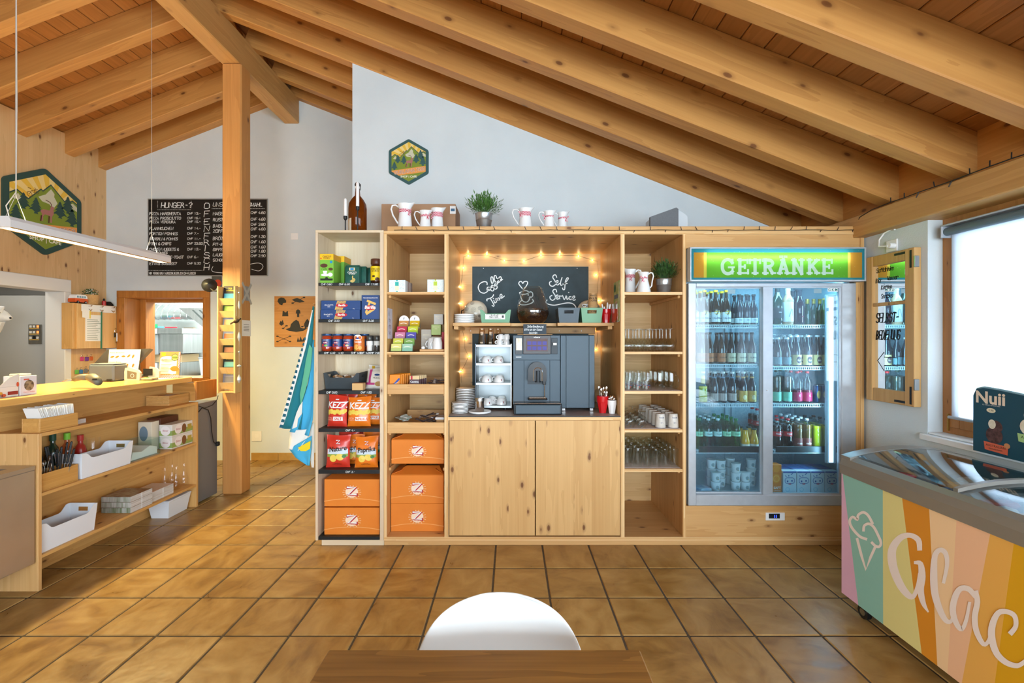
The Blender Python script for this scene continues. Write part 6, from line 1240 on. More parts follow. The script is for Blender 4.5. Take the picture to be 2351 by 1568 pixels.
cl = btl(('spirit_bottle', 'spirit bottle', 'clear spirit bottles'), .027, .2, .012, glass('pale_green_glass', '#dff0b8'), ink('#c9a25a'), None, fill=(glass('clear_spirit', '#f0f8d8', ior=1.2), .55), sh=.5); row(cl, [1893], 3.42, Rz[0], 'clear swing top spirit bottle beside the led strip')
sw2 = btl(('swing_bottle', 'swing bottle', 'swing top bottles'), .031, .232, .013, DARKG, PW_, ink('#c9b27a'), (.03, .36), None, None, None, .5, extra=SWB+[('emblem', ink('#4a3040'), lambda b, c: b.disc(0, .045, .018, .026, c, .0006)), ('lettering', PW_, lambda b, c: b.text('BIER', 0, .035, .012, c, .0012))]); row(sw2, [1829, 1854, 1876, 1893], 3.425, Rz[1], 'swing top beer bottle with round emblem', 3, .08)
sw3 = btl(('swing_bottle', 'swing bottle', 'swing top bottles'), .03, .215, .013, DARKG, PW_, ink('#5d7f88'), (.05, .3), None, None, None, .5, extra=SWB); row(sw3, [1785, 1806], 3.425, Rz[1], 'dark swing top bottle with blue grey label', 3, .08)
pg = pet('tea_bottle', 'green labelled tea bottles', PETG, ink('#2f4038'), ink('#6fb59a'), None, None, .245, .034, (.05, .33), (mat('ice_tea', '#3a3a30', .1, coat=.4), .8)); row(pg, [1782, 1806.5], 3.42, Rz[2], 'iced tea bottle with green label', 2, .08)
pm_ = pet('syrup_bottle', 'magenta labelled bottles', PETG, RED, ink('#b02050'), ('C', .2, .02), PW_, .235, .034, (.05, .33), (mat('red_drink', '#7a1430', .1, coat=.4), .4)); row(pm_, [1830, 1853], 3.42, Rz[2], 'bottle with magenta label and red drink', 2, .08)
def can(label, x, Y, z, m):
    t = thing('drinks_can', label, 'can', (fr_(x, Y), Y, z+.0008), group='drinks cans'); M().lathe([(.022, 0), (.026, .006), (.026, .118), (.022, .127)], 16).build('can', m, t, 40); M().lathe([(.0225, .127), (.0225, .129), (.019, .128)], 16).build('lid', CHROME, t, 40); b = M(); b.disc(0, .06, .014, .03, cyl(0, 0, .0265, 0), .0005); b.build('emblem', ink('#c9a85a'), t)
for k, (x, y) in enumerate(((1875, 3.42), (1890, 3.42), (1876, 3.49), (1889, 3.49))): can('slim dark blue energy drink can, %s' % ('front left', 'front right', 'rear left', 'rear right')[k], x, y, Rz[2], mat('can_blue', '#1f3f66', .3, .6))
row(cok, [1783, 1808], 3.40, Rz[3], 'red labelled cola bottle in the right fridge half', 3, .072)
rv = pet('rivella_bottle', 'rivella bottles', PETG, ink('#d8dee0'), ink('#7a3a34'), ('rivella', .16, .018), ink('#e9d9d4'), .225, .031, (.1, .36), (mat('whey_drink', '#6a4a22', .1, coat=.4), .8)); row(rv, [1831.5, 1852], 3.40, Rz[3], 'brown bottle reading rivella', 4, .072)
iy = pet('iced_tea_bottle', 'yellow drink bottles', PETG, ink('#16262c'), None, None, None, .225, .031, (.1, .36), (mat('yellow_tea', '#c9c21e', .12, coat=.4), .76)); row(iy, [1876, 1897], 3.40, Rz[3], 'yellow soft drink bottle with black cap', 3, .072)
# bottom of the fridge
ZFB = .3358
YOG = ink('#dfe8ea', .3)
yp = thing('yoghurt_cup', '', 'yoghurt cup', (0, 0, -50), group='yoghurt cups'); M().lathe([(.027, 0), (.0285, .004), (.034, .06), (.0365, .062), (.0365, .066)], 16).build('cup', YOG, yp, 40); M().lathe([(.0366, .066), (.0366, .0675)], 16).build('lid', ink('#cfdcdf', .3), yp); b = M(); c = lambda a, b_, d=0: cyl(0, 0, .0285+.09*b_, 0)(a, b_, d); b.disc(.0, .03, .012, .014, c, .0006); b.build('emblem', ink('#93a8ac'), yp); b = M(); b.disc(.008, .018, .004, .003, c, .0012); b.build('fruit', ink('#c9a02c'), yp)
for k, (x, y, n) in enumerate(((1633, 3.52, 3), (1655, 3.5, 3), (1676, 3.56, 3), (1643, 3.41, 2), (1689, 3.41, 3), (1711, 3.41, 2), (1724, 3.52, 3), (1658, 3.6, 2))):
    for j in range(n): place(yp, USED, (fr_(x, y), y, ZFB+.069*j), 'white yoghurt cup, %s from the bottom of the %s stack' % (ORD[j], ('rear left', 'second rear', 'third rear', 'front left', 'front middle', 'front right', 'rear right', 'rearmost')[k]))
t = thing('cheese_pack', 'flat blue and white cheese packet at the lower left of the fridge', 'packet', (fr_(1612, 3.42), 3.42, ZFB)); M().box(-.05, .05, -.05, .05, 0, .022, .006).build('packet', noisy('cheese_print', '#cfe3ea', '#5a9fd0', 30, .3), t); t.rotation_euler.z = .3
def sa(t, W, Hh, f, *a):
    part(t, 'orange_picture', ink('#e9922a'), lambda b: (b.disc(W*.4, Hh*.52, W*.42, Hh*.17, f), b.disc(W*.4, Hh*.86, W*.4, Hh*.13, f))); part(t, 'orange_flesh', ink('#f0b45a'), lambda b: b.ring(W*.4, Hh*.52, W*.28, W*.36, f, .0005)); part(t, 'lettering', PW_, lambda b: (b.text('SAFT', W*.5, Hh*.16, .024, f, .0005, .02), b.text('ORANGE', W*.5, Hh*.08, .012, f, .0005)))
carton('juice_carton', 'orange juice carton reading SAFT at the bottom of the fridge', 'carton', 1774, 1794.5, 1067, 3.335, .065, ZFB, ink('#d9791f'), sa)
BLU = ink('#2a4f9e')
for k in range(4):
    def ma(t, W, Hh, f, *a):
        part(t, 'blue_top', BLU, lambda b: b.rect(0, W, Hh*.93, Hh, f)); part(t, 'cow_outline', BLU, lambda b: b.line([(W*(.5+.36*math.cos(g)), Hh*(.58+.17*math.sin(g)*(1+.25*math.cos(2*g)))) for g in [i*.42 for i in range(16)]], .0035, f)); part(t, 'cow_eyes', BLU, lambda b: (b.disc(W*.33, Hh*.55, .006, .007, f, .0005, 8), b.disc(W*.66, Hh*.57, .006, .007, f, .0005, 8), b.disc(W*.42, Hh*.8, .004, .005, f, .0005, 8), b.line([(W*.15, Hh*.8), (W*.25, Hh*.77)], .004, f), b.line([(W*.6, Hh*.86), (W*.72, Hh*.9)], .005, f))); part(t, 'red_mark', ink('#c8444e'), lambda b: b.disc(W*.5, Hh*.43, .012, .004, f, .0005)); part(t, 'round_mark', ink('#8fc4d8'), lambda b: b.ring(W*.33, Hh*.18, .012, .016, f))
    carton('milk_carton', 'white milk carton with blue cow drawing, %s from the left in front' % ORD[k], 'milk carton', 1798+32.2*k, 1828.5+32.2*k, 1082, 3.335, .06, ZFB, ink('#c9d8de'), ma, 'milk cartons')
    for j in (1, 2): carton('milk_carton', 'white and blue milk carton, %s from the left in the %s row' % (ORD[k], ORD[j]), 'milk carton', 1798+32.2*k+(1174.5-1798-32.2*k)*(1-3.335/(3.335+.068*j)), 1828.5+32.2*k+(1174.5-1828.5-32.2*k)*(1-3.335/(3.335+.068*j)), 1082-303*(1-3.335/(3.335+.068*j)), 3.335+.068*j, .06, ZFB, ink('#4f76b8'), None, 'milk cartons')
# ---------------------------------------------------------------- service counter on the left
CXF, CXB = -2.77, -3.05
ct = thing('service_counter', 'spruce service counter with open shelves below and a raised bar top', 'counter', (-3.1, 3.3, 0))
def cbx(nm, m, *b, c=.002): return M().box(*b, c).build(nm, m, ct, w=True)
cbx('bar_top', BARTOP, -3.52, -2.83, 1.6, 4.0, 1.098, 1.141, c=.004)
cbx('upper_panel', BARY, CXB-.02, CXB, 1.7, 3.99, .92, 1.098)
cbx('ledge', wood('counter_ledge_wood', '#d6a765', '#bf8e4c', 'y', .13, 'x', knot=.08, vary=.05), CXB, CXF, 2.66, 3.99, .9, .922)
cbx('rear_panel', BARY, CXB-.02, CXB, 2.66, 3.97, .03, .9)
for z in (.568, .203): cbx('shelf', wood('counter_shelf_wood', '#d6a765', '#bf8e4c', 'y', .13, 'x', knot=.08, vary=.05), CXB, CXF+.0, 2.66, 3.965, z-.02, z)
cbx('kick_board', BARY, CXB+.02, CXB+.04, 2.66, 3.965, 0, .183)
cbx('end_panel', BARZ, -3.5, CXF+.002, 2.638, 2.66, 0, .922); cbx('end_panel', wood('counter_end_wood', '#d9a968', '#c59452', 'z', .1, 'y', knot=.1), CXB, CXF, 3.965, 3.99, 0, .9)
cbx('corner_board', FRAMEW, -2.815, -2.79, 3.995, 4.27, .935, 1.10); cbx('corner_board', wood('oak_x', '#c8914c', '#b27c3a', 'x', .1, 'z', knot=0), -3.0, -2.80, 3.992, 4.01, .93, 1.09)
cbx('rear_cupboard', BARZ, -3.9, -3.07, 3.3, 3.95, 0, .85)
sd = tag(M().box(-3.3, -2.785, 4.0, 4.272, .02, .9, .006).build('steel_fridge', mat('grey_steel_side', '#7d8084', .45, .4)), 'grey steel undercounter fridge between the counter and the timber post', 'fridge')
# steel chest in front of the end panel
sc_ = thing('steel_chest', 'stainless steel chest at the left in front of the counter end', 'steel chest', (-3.15, 2.2, 0)); ST2 = noisy('satin_steel', '#b7ac9e', '#c2b8aa', 4, .38, 0, metal=.75)
part(sc_, 'body', ST2, lambda b: b.box(-3.55, -2.776, 1.75, 2.63, .17, .715, .004)); part(sc_, 'rim', ST2, lambda b: (b.box(-3.55, -2.776, 1.75, 1.80, .716, .739), b.box(-3.55, -2.776, 2.56, 2.63, .716, .739), b.box(-2.86, -2.776, 1.80, 2.56, .716, .739), b.box(-3.55, -3.45, 1.80, 2.56, .716, .739))); part(sc_, 'well', mat('blue_black', '#10162e', .5), lambda b: b.box(-3.45, -2.86, 1.80, 2.56, .716, .722))
for x in (-3.5, -3.2):
    for y in (1.8, 2.58): part(sc_, 'leg', STEEL, lambda b: b.cylz(x, y, 0, .17, .02, 12))
# pendant lamp with warm light
PLX0, PLX1, PY0, PY1, PZ = -3.20, -3.095, 2.80, 4.09, 2.17
pl_ = thing('pendant_lamp', 'long white linear pendant lamp hanging over the counter', 'pendant lamp', (-3.15, 3.45, PZ))
LW = mat('lamp_white', '#d9dcde', .35); prof = [(-3.20, PZ), (-3.20, PZ+.045), (-3.185, PZ+.068), (-3.11, PZ+.068), (-3.095, PZ+.045), (-3.095, PZ)]
hs = part(pl_, 'housing', LW, lambda b: b.prism([(p, q) for p, q in prof], lambda a, c, d: V3((a, d, c)), PY0, PY1))
part(pl_, 'end_cap', LW, lambda b: b.prism([(p, q) for p, q in prof], lambda a, c, d: V3((a, d, c)), PY0-.012, PY0-.0005)); part(pl_, 'end_cap', LW, lambda b: b.prism([(p, q) for p, q in prof], lambda a, c, d: V3((a, d, c)), PY1+.0005, PY1+.012))
for x0, x1 in ((-3.20, -3.186), (-3.109, -3.095)): part(pl_, 'gold_edge', mat('gold_edge', '#c9a04a', .35, .7), lambda b: b.box(x0, x1, PY0, PY1, PZ-.004, PZ))
part(pl_, 'louvre', mat('lamp_glow', '#fff2d8', .5, emit=5, ecol='#fff0d0'), lambda b: b.box(-3.186, -3.109, PY0+.01, PY1-.01, PZ-.002, PZ-.0005))
lv = M(); [lv.box(-3.186, -3.109, PY0+.02+.028*k, PY0+.022+.028*k, PZ-.004, PZ-.002) for k in range(45)]; tag(lv.build('louvre_blades', CHROME, pl_, w=True), kind='stuff')
for y in (2.868, 3.95):
    zt = zr(-3.15)+.2; part(pl_, 'wire', mat('wire_pale', '#b9b6ae', .5), lambda b: b.tube([(-3.15, y, PZ+.22), (-3.15, y, zt)], .0016 if y > 3 else .003, 5))
    for dy in (-.06, .06): part(pl_, 'wire', mat('wire_pale', '#b9b6ae', .5), lambda b: b.tube([(-3.15, y+dy, PZ+.066), (-3.15, y, PZ+.22)], .0013, 5))
part(pl_, 'power_cable', mat('cable_white', '#cfcac0', .5), lambda b: b.tube([(-3.15, 2.83, PZ+.066), (-3.16, 2.82, PZ+.14), (-3.15, 2.868, PZ+.24), (-3.146, 2.87, PZ+.8), (-3.152, 2.868, zr(-3.15)+.2)], .003, 6))
la = bpy.data.lights.new('pendant_lamp_light', 'AREA'); la.shape = 'RECTANGLE'; la.size = .07; la.size_y = 1.25; la.energy = 105; la.color = (1, .77, .33)
lo = bpy.data.objects.new('pendant_lamp_light', la); COL.objects.link(lo); lo.location = (-3.1475, 3.445, PZ-.008)
lu = bpy.data.lights.new('warm_fill_uplight', 'AREA'); lu.shape = 'RECTANGLE'; lu.size = .06; lu.size_y = 1.2; lu.energy = 19; lu.color = (1, .84, .6)  # added upward fill that warms the rafters and far wall
luo = bpy.data.objects.new('warm_fill_uplight', lu); COL.objects.link(luo); luo.location = (-3.1475, 3.445, PZ+.075); luo.rotation_euler = (math.pi, 0, 0)
# ---------------------------------------------------------------- emblems
def emblem(label, mp0, Wd, Hh, sc=1.0, lift=.012, dark='#2c4a44'):
    """hexagonal shop sign; local units: width 1.73, height 2, centre 0"""
    t = thing('hexagon_sign', label, 'sign', mp0(0, -Hh/2)); u = Hh/2
    mp = lambda a, b, d=0: mp0(a*u, b*u, d)
    def hexa(r, rc):
        P = []
        for k in range(6):
            g = math.pi/2+k*math.pi/3; cx_, cy_ = (r-rc/.866)*math.cos(g), (r-rc/.866)*math.sin(g)
            P += [(cx_+rc*math.cos(g+q), cy_+rc*math.sin(g+q)) for q in (-.5236, -.26, 0, .26, .5236)]
        return P
    c = {'g': ink(dark), 'y': ink('#e9cf86'), 'yy': ink('#e3b940'), 'o': ink('#7d8f2e'), 'gr': ink('#c9c8ae'), 'or': ink('#e59a4e'), 'br': ink('#a8706a'), 'db': ink('#5a2f22'), 'w': ink('#f2efe4')}
    t = part(t, 'panel', c['g'], lambda b: b.prism(hexa(1.0, .12), mp, 0, lift)); L = lift
    part(t, 'sky', c['y'], lambda b: b.poly(hexa(.86, .005), mp, L+.0004))
    ap = .86*.866
    def clip(P):   # keep a polygon inside the inner hexagon
        for k in range(6):
            g = k*math.pi/3; nx_, ny_ = math.cos(g), math.sin(g); Q = []
            for i in range(len(P)):
                a, b = P[i], P[(i+1) % len(P)]; da, db = a[0]*nx_+a[1]*ny_-ap, b[0]*nx_+b[1]*ny_-ap
                if da <= 0: Q.append(a)
                if (da < 0) != (db < 0): s = da/(da-db); Q.append((a[0]+(b[0]-a[0])*s, a[1]+(b[1]-a[1])*s))
            P = Q
            if not P: break
        return P
    def put(nm, m, polys, d):
        for P in polys:
            P = clip(P)
            if len(P) > 2: M().poly(P, mp, L+d).build(nm, m, t, w=True)
    put('sun_ray', c['yy'], [[(.1, .1), (2*math.cos(g-.09), .1+2*math.sin(g-.09)), (2*math.cos(g+.09), .1+2*math.sin(g+.09))] for g in [.5+.38*k for k in range(7)]], .0008)
    ridge = [(-.9, .08), (-.6, .3), (-.37, .17), (-.1, .47), (-.06, .44), (.12, .64), (.47, .32), (.64, .42), (.9, .28)]
    put('ridge_line', c['g'], [[(x, y+.035) for x, y in ridge]+[(.9, -.6), (-.9, -.6)]], .0012); put('hills', c['o'], [ridge+[(.9, -1.2), (-.9, -1.2)]], .0016)
    put('snow', c['gr'], [[(-.16, .3), (.0, .4), (.12, .56), (.2, .47), (.19, .4), (.27, .27), (.17, .12), (.08, .2), (-.08, .22)], [(-.68, .12), (-.58, .25), (-.48, .12), (-.58, .1)], [(.55, .33), (.64, .38), (.76, .3), (.76, .2), (.6, .26)]], .002)
    def tree(x, y, s):
        P = [(x, y+s)]
        for k in range(1, 5): P += [(x+s*.1*k+.01, y+s-s*.22*k+.02), (x+s*.06*k, y+s-s*.22*k+.035)]
        P += [(x+.03, y+.1*s), (x+.05, y)]; return P+[(2*x-a, b) for a, b in reversed(P[1:])]
    put('pine_tree', c['g'], [tree(-.62, -.36, .36), tree(-.47, -.06, .36), tree(-.21, -.1, .37), tree(.33, -.06, .4), tree(.52, .1, .42), tree(.62, -.18, .42)], .0024)
    put('ribbon', c['or'], [[(-.9, -.42), (.9, -.16), (.9, -.42), (-.9, -.68)]], .0026)
    put('ibex', c['br'], [[(-.1, -.22), (-.08, -.08), (-.12, .0), (-.05, .05), (.08, .05), (.12, .17), (.18, .16), (.2, .12), (.17, .1), (.18, .0), (.14, -.08), (.14, -.22), (.1, -.22), (.1, -.07), (-.02, -.06), (-.06, -.12), (-.06, -.22)]], .003); put('ibex_leg', c['db'], [[(-.13, -.24), (-.11, -.1), (-.08, -.1), (-.1, -.24)], [(.05, -.24), (.06, -.08), (.09, -.08), (.08, -.24)]], .0034)
    part(t, 'ibex_horns', c['db'], lambda b: b.line([(.13, .17), (.1, .24), (.0, .27)], .018, mp, L+.0034)); mp2 = lambda a, b, d=0: mp(a, b+.144*a, d)
    part(t, 'bicycle', ink('#7a5a1c'), lambda b: (b.ring(-.35, .3, .045, .057, mp, L+.003), b.ring(-.2, .4, .045, .057, mp, L+.003), b.line([(-.35, .3), (-.3, .4), (-.22, .42)], .01, mp, L+.003, False), b.line([(-.3, .4), (-.27, .35), (-.2, .4), (-.24, .48)], .01, mp, L+.0034, False), b.line([(-.38, .43), (-.32, .43)], .016, mp, L+.003)))
    part(t, 'name_lettering_edge', c['w'], lambda b: b.text('GURLAINA 7550', .03, -.475, .2, mp2, L+.003, .035, 0, 1.0, .93)); part(t, 'name_lettering', ink('#a8705c'), lambda b: b.text('GURLAINA 7550', .03, -.475, .2, mp2, L+.0036, .008, 0, 1.0, .93)); part(t, 'lower_lettering', c['w'], lambda b: b.text('SHOP | CAFE', 0, -.69, .125, mp, L+.003, .02))
    return t
emblem('small hexagonal shop emblem on the white gable wall', FRONT(px(939, 372.5, 4.0).x, 3.999, 3.044), .363, .405, dark='#33595a'); emblem('large hexagonal shop emblem on the spruce side wall behind the lamp', RIGHT(XL+.001, 4.763, 2.82), .81, .92, lift=.02)
# ---------------------------------------------------------------- menu board
mb = thing('menu_board', 'long black chalk menu board on the far wall reading HUNGER', 'menu board', px(477, 632, YF)); kB = (YF-.012)/F
bxx = lambda x: (x-CX)*kB; bzz = lambda y: CH-(y-HY)*kB
mbb = part(mb, 'board', mat('menu_black', '#141311', .6), lambda b: b.box(bxx(341), bxx(613), YF-.012, YF-.001, bzz(632), bzz(458))); part(mb, 'frame', mat('frame_alu', '#a9b2b6', .35, .6), lambda b: (b.box(bxx(339.5), bxx(614.5), YF-.015, YF-.001, bzz(458), bzz(456)), b.box(bxx(339.5), bxx(614.5), YF-.015, YF-.001, bzz(634), bzz(632)), b.box(bxx(339.5), bxx(341), YF-.015, YF-.001, bzz(632), bzz(458)), b.box(bxx(613), bxx(614.5), YF-.015, YF-.001, bzz(632), bzz(458))))
MF = FRONT(0, YF-.0126, 0); bw_ = .0052
def mline(s_, x, y, hpx, wid=.62, w_=bw_):
    X = bxx(x)
    for wd in s_.split(): b = M(); X = b.hand(wd, X, bzz(y), hpx*kB, w_, MF, 0, wid)+hpx*kB*.55*wid; b.build('menu_word', CHALK, mbb, w=True)
mline('HUNGER-?', 370, 477, 11.5, .84, .0085)
for s_, p, y in (('PIZZA MARGHERITA', 'CHF 13.-', 492), ('PIZZA PROSCIUTTO', 'CHF 16.-', 502.5), ('PIZZA VERDURA', 'CHF 15.-', 511), ('FLAMMKUCHEN', 'CHF 14.-', 526), ('PORTION POMMES', 'CHF 7.-', 538), ('WIENERLI & POMMES', 'CHF 11.-', 550), ('FISH & CHIPS', 'CHF 23.50', 561), ('CHICKEN NUGGETS &', 'CHF 12.-', 574), ('SCHINKEN KÄSE-TOAST', 'CHF 6.-', 592), ('ETWAS SÜSSES?', 'CHF 5.20', 606.5)):
    mline(s_, 343, y+1.5, 6, .9 if len(s_) < 17 else .78); mline(p, 430, y+.5, 4.8, 1.0, .0045)
mline('POMMES', 360, 583, 5, .9); mline('WIR VERWENDEN AUSSCHLIESSLICH CH-FLEISCH', 342, 630, 5, .63, .0045)
for k, ch in enumerate('OFENFRISCH'): mline(ch, 468, [479, 497, 515, 531, 548, 563, 576, 592, 605, 620][k], 12.5, 1.3, .008)
for s_, y, h_ in (('UNSERE', 474, 9), ('MAGEN', 494, 7), ('RUSTICO', 508, 7), ('BAGUETTE', 522, 7), ('ZOPF', 534, 7), ('BRÖTLI', 551, 7), ('FIT-BROT', 564, 6), ('GIPFELI', 576, 6), ('LAUGEN', 588, 6), ('SCHOGGI', 600, 6)): mline(s_, 489, y, h_, .92)
mline('AUSWAHL', 558, 474, 8, .85, .0075)
for p, y in (('CHF 4.60', 491), ('CHF 4.60', 506), ('CHF 3.80', 518), ('CHF 4.60', 528.5), ('CHF 1.30', 546), ('CHF 1.60', 558), ('CHF 1.60', 570), ('CHF 1.80', 579.5), ('CHF 2.90', 590)): mline(p, 576, y, 5.6, .92)
b = M(); b.line([(bxx(x), bzz(y)) for x, y in ((489, 612), (486, 620), (495, 625), (530, 625), (570, 608), (595, 604), (604, 612), (595, 622), (578, 618))], .006, MF); b.build('flourish', CHALK, mb, w=True)
b = M(); [b.disc(bxx(362+i*2.6), bzz(481.5), .004, .004, MF, 0, 5) for i in range(30)]; [b.disc(bxx(341.5+i*2.6), bzz(621), .004, .004, MF, 0, 5) for i in range(48)]; [b.disc(bxx(487+i*2.6), bzz(479), .004, .004, MF, 0, 5) for i in range(47)]; [b.disc(bxx(362+q), bzz(462+i*3), .004, .004, MF, 0, 5) for i in range(6) for q in (0, 77)]; tag(b.build('dotted_lines', CHALK, mb, w=True), kind='stuff')
# ---------------------------------------------------------------- pictogram board, sockets on the far wall
pb = thing('pictogram_board', 'square wooden board with black outdoor pictograms on the far wall', 'sign', px(690, 796, YF)); PB = plane((px(630, 0, YF-.015).x, YF-.0156, px(0, 796, YF-.015).z), (kB, 0, 0), (0, 0, kB))
part(pb, 'board', wood('pictogram_wood', '#c98f4e', '#b67c3c', 'x', .1, 'z', knot=.08), lambda b: b.box(bxx(630), bxx(746), YF-.015, YF-.001, bzz(796), bzz(680), .002))
for nm, polys in (('helmet', [[(7, 104), (9, 110), (15, 113), (22, 112), (27, 106), (27, 101), (20, 100), (18, 95), (12, 97)]]), ('kayak', [[(40, 108), (52, 112), (62, 108), (70, 103), (58, 101), (46, 104)]]), ('vest', [[(19, 82), (22, 82), (24, 79), (27, 79), (29, 82), (31, 82), (32, 70), (18, 70)]]), ('suit', [[(50, 83), (54, 86), (59, 83), (60, 76), (57, 76), (57, 68), (52, 68), (52, 76), (49, 76)]]), ('fire', [[(11, 52), (14, 60), (16, 57), (19, 62), (22, 52), (16, 48)]]), ('boat', [[(26, 40), (34, 36), (50, 34), (66, 36), (78, 44), (66, 42), (60, 44), (56, 58), (50, 62), (44, 58), (38, 52), (36, 44)]]), ('trees', [[(52, 14), (54, 22), (57, 14), (60, 24), (64, 14), (67, 21), (70, 12), (52, 11)]]), ('paddler', [[(70, 42), (68, 52), (72, 60), (76, 64), (80, 58), (78, 46)]])): part(pb, nm, BLACK, lambda b: [b.poly(P, PB) for P in polys])
for q in ([(7, 12), (36, 24)], [(36, 12), (7, 24)], [(20, 42), (28, 48)], [(42, 100), (68, 113)], [(64, 46), (86, 58)]): part(pb, 'paddle', BLACK, lambda b: (b.line([q[0], q[1]], 1.1, PB, .0002, False), b.disc(q[0][0], q[0][1], 3, 1.6, PB, .0004), b.disc(q[1][0], q[1][1], 3, 1.6, PB, .0004)))
for k, (x0, x1, y0, y1) in enumerate(((667.5, 684, 535, 550), (577, 600, 990, 1013))):
    t = thing('wall_plate_cover', ('small blank cover plate high on the far wall', 'white light switch plate low on the far wall behind the post')[k], 'switch', px((x0+x1)/2, y1, YF)); part(t, 'plate', WHITEM, lambda b: b.box(bxx(x0), bxx(x1), YF-.008, YF-.001, bzz(y1), bzz(y0), .002)); part(t, 'button', WHITE, lambda b: b.box(bxx(x0+7), bxx(x1-7), YF-.010, YF-.008, bzz(y1-7), bzz(y0+7), .001))
t = thing('tomato_card', 'small card with a red tomato picture half hidden behind the post', 'card', px(498, 660, YF)); part(t, 'card', ink('#5d5f58'), lambda b: b.box(bxx(485), bxx(508), YF-.004, YF-.001, bzz(660), bzz(634))); part(t, 'tomato', ink('#d8502c'), lambda b: b.disc(bxx(499), bzz(650), .045, .045, FRONT(0, YF-.0045, 0)))
# ---------------------------------------------------------------- on the post: brochure rack, ornaments
BRW = wood('rack_wood', '#ddb878', '#cda667', 'z', knot=.04, vary=.05); br = thing('brochure_rack', 'tall narrow wooden brochure rack with seven pockets on the timber post', 'brochure rack', (px(517, 900, 4.19).x, 4.23, .975)); rY = 4.17; kr = rY/F
rx = lambda x: (x-CX)*kr; rz_ = lambda y: CH-(y-HY)*kr
part(br, 'rear_board', BRW, lambda b: b.box(rx(499), rx(536), rY+.09, rY+.105, rz_(903), rz_(657))); part(br, 'side_board', BRW, lambda b: b.box(rx(536), rx(540), rY, rY+.105, rz_(903), rz_(657), .002)); part(br, 'side_board', BRW, lambda b: b.box(rx(498), rx(501), rY, rY+.105, rz_(903), rz_(657), .002)); part(br, 'foot_board', BRW, lambda b: b.box(rx(501), rx(536), rY+.01, rY+.09, rz_(902), rz_(899)))
names = 'teal lake', 'meadow camping', 'winter camp', 'river tent', 'forest camp', 'lakeside camp', 'grey gorge'
BCOL = [('#20242c', '#2f9bc0'), ('#3c5a34', '#7fa43c'), ('#8f9aa8', '#c9a06a'), ('#a9b8c0', '#b8683a'), ('#26301f', '#8a5a40'), ('#2f3a30', '#5f9a9c'), ('#8a8890', '#6f6c70')]
for k in range(7):
    yb = 683+31.2*k if k < 1 else (683, 712, 744, 776, 808, 842, 877)[k]; zb = rz_(yb+3)
    part(br, 'pocket_front', BRW, lambda b: b.prism([(0, 0), (1, 0), (1, 1), (0, 1)], lambda a, c, d: V3((rx(501)+(rx(536)-rx(501))*a, rY+.04-.03*c+.01*d, zb-.055+.06*c)), 0, 1))
    t = thing('brochure', '%s brochure in pocket %s from the top of the rack' % (names[k], ORD[k]), 'brochure', (rx(518), rY+.06, zb), group='brochures'); f = lambda a, c, d=0: V3((rx(503)+(rx(534)-rx(503))*a-.004*c, rY+.05+.026*c-d, zb+.002+.125*c)); 
    for j in range(2): part(t, 'sheet', ink(BCOL[k][0]), lambda b: b.prism([(0, 0), (1, 0), (1, 1), (0, 1)], lambda a, c, d: f(a, c, d), -.004-.005*j, -.001-.005*j))
    part(t, 'picture', ink(BCOL[k][1]), lambda b: b.rect(.1, .95, .05, .42, f, .0006)); part(t, 'lettering', ink('#d9c12c'), lambda b: (b.text('TCS', .5, .75, .16, f, .0008, .03), b.text('CAMPING', .5, .6, .14, f, .0008, .03)))
bird = thing('wire_bird', 'small dark wire bird ornament hanging by the post', 'ornament', px(543, 745, 4.12)); bm2 = M(); g0 = px(543, 737, 4.12); bm2.lathe([(0, -.035), (.016, -.015), (.02, .005), (.012, .022), (.006, .03), (.011, .04), (.0, .05)], 8); q = Matrix.Rotation(1.0, 3, 'Y'); bm2.v = [tuple(q @ V3(v)+g0) for v in bm2.v]; bm2.build('body', mat('bronze', '#3a2c1c', .5, .5), bird, 180, w=True); part(bird, 'tail', mat('bronze', '#3a2c1c', .5, .5), lambda b: b.add([g0+V3((-.02, 0, -.015)), g0+V3((-.055, 0, -.035)), g0+V3((-.06, 0, -.02)), g0+V3((-.025, 0, .0))], [(0, 1, 2, 3)])); part(bird, 'thread', mat('thread', '#b8b4a8', .5), lambda b: b.tube([px(543, 665, 4.12), g0+V3((0, 0, .045))], .0012, 4))
mo = thing('glass_ornament_string', 'string of glass beads and crystal drops hanging beside the brochure rack', 'ornament', px(549, 880, 4.15)); part(mo, 'thread', mat('thread', '#b8b4a8', .5), lambda b: b.tube([px(549, 660, 4.15), px(549, 862, 4.15)], .0012, 4))
CRY = mat('crystal', '#c9d2d8', .08, .4)
for y, r_, h_ in ((672, .008, .02), (700, .012, .09), (773, .014, .1), (808, .01, .02), (840, .02, .03), (870, .018, .085)): part(mo, 'crystal', CRY, lambda b: b.lathe([(0, -h_/2), (r_, -h_*.1), (r_*.8, h_*.2), (0, h_/2)], 8, px(549, y, 4.15)))
t = thing('tape_cross', 'silver tape cross on the side of the timber post', 'tape', (-2.564, 4.37, 1.82)); f = RIGHT(-2.5645, 4.30, px(560, 695, 4.36).z); TAPE = mat('silver_tape', '#b9b9b4', .4, .3); part(t, 'plate', GREYP, lambda b: b.rect(.02, .12, .02, .16, f, .0005)); part(t, 'strip', TAPE, lambda b: b.line([(.0, .0), (.14, .18)], .03, f, .0012, False)); part(t, 'strip', TAPE, lambda b: b.line([(.0, .18), (.14, .0)], .03, f, .0018, False))
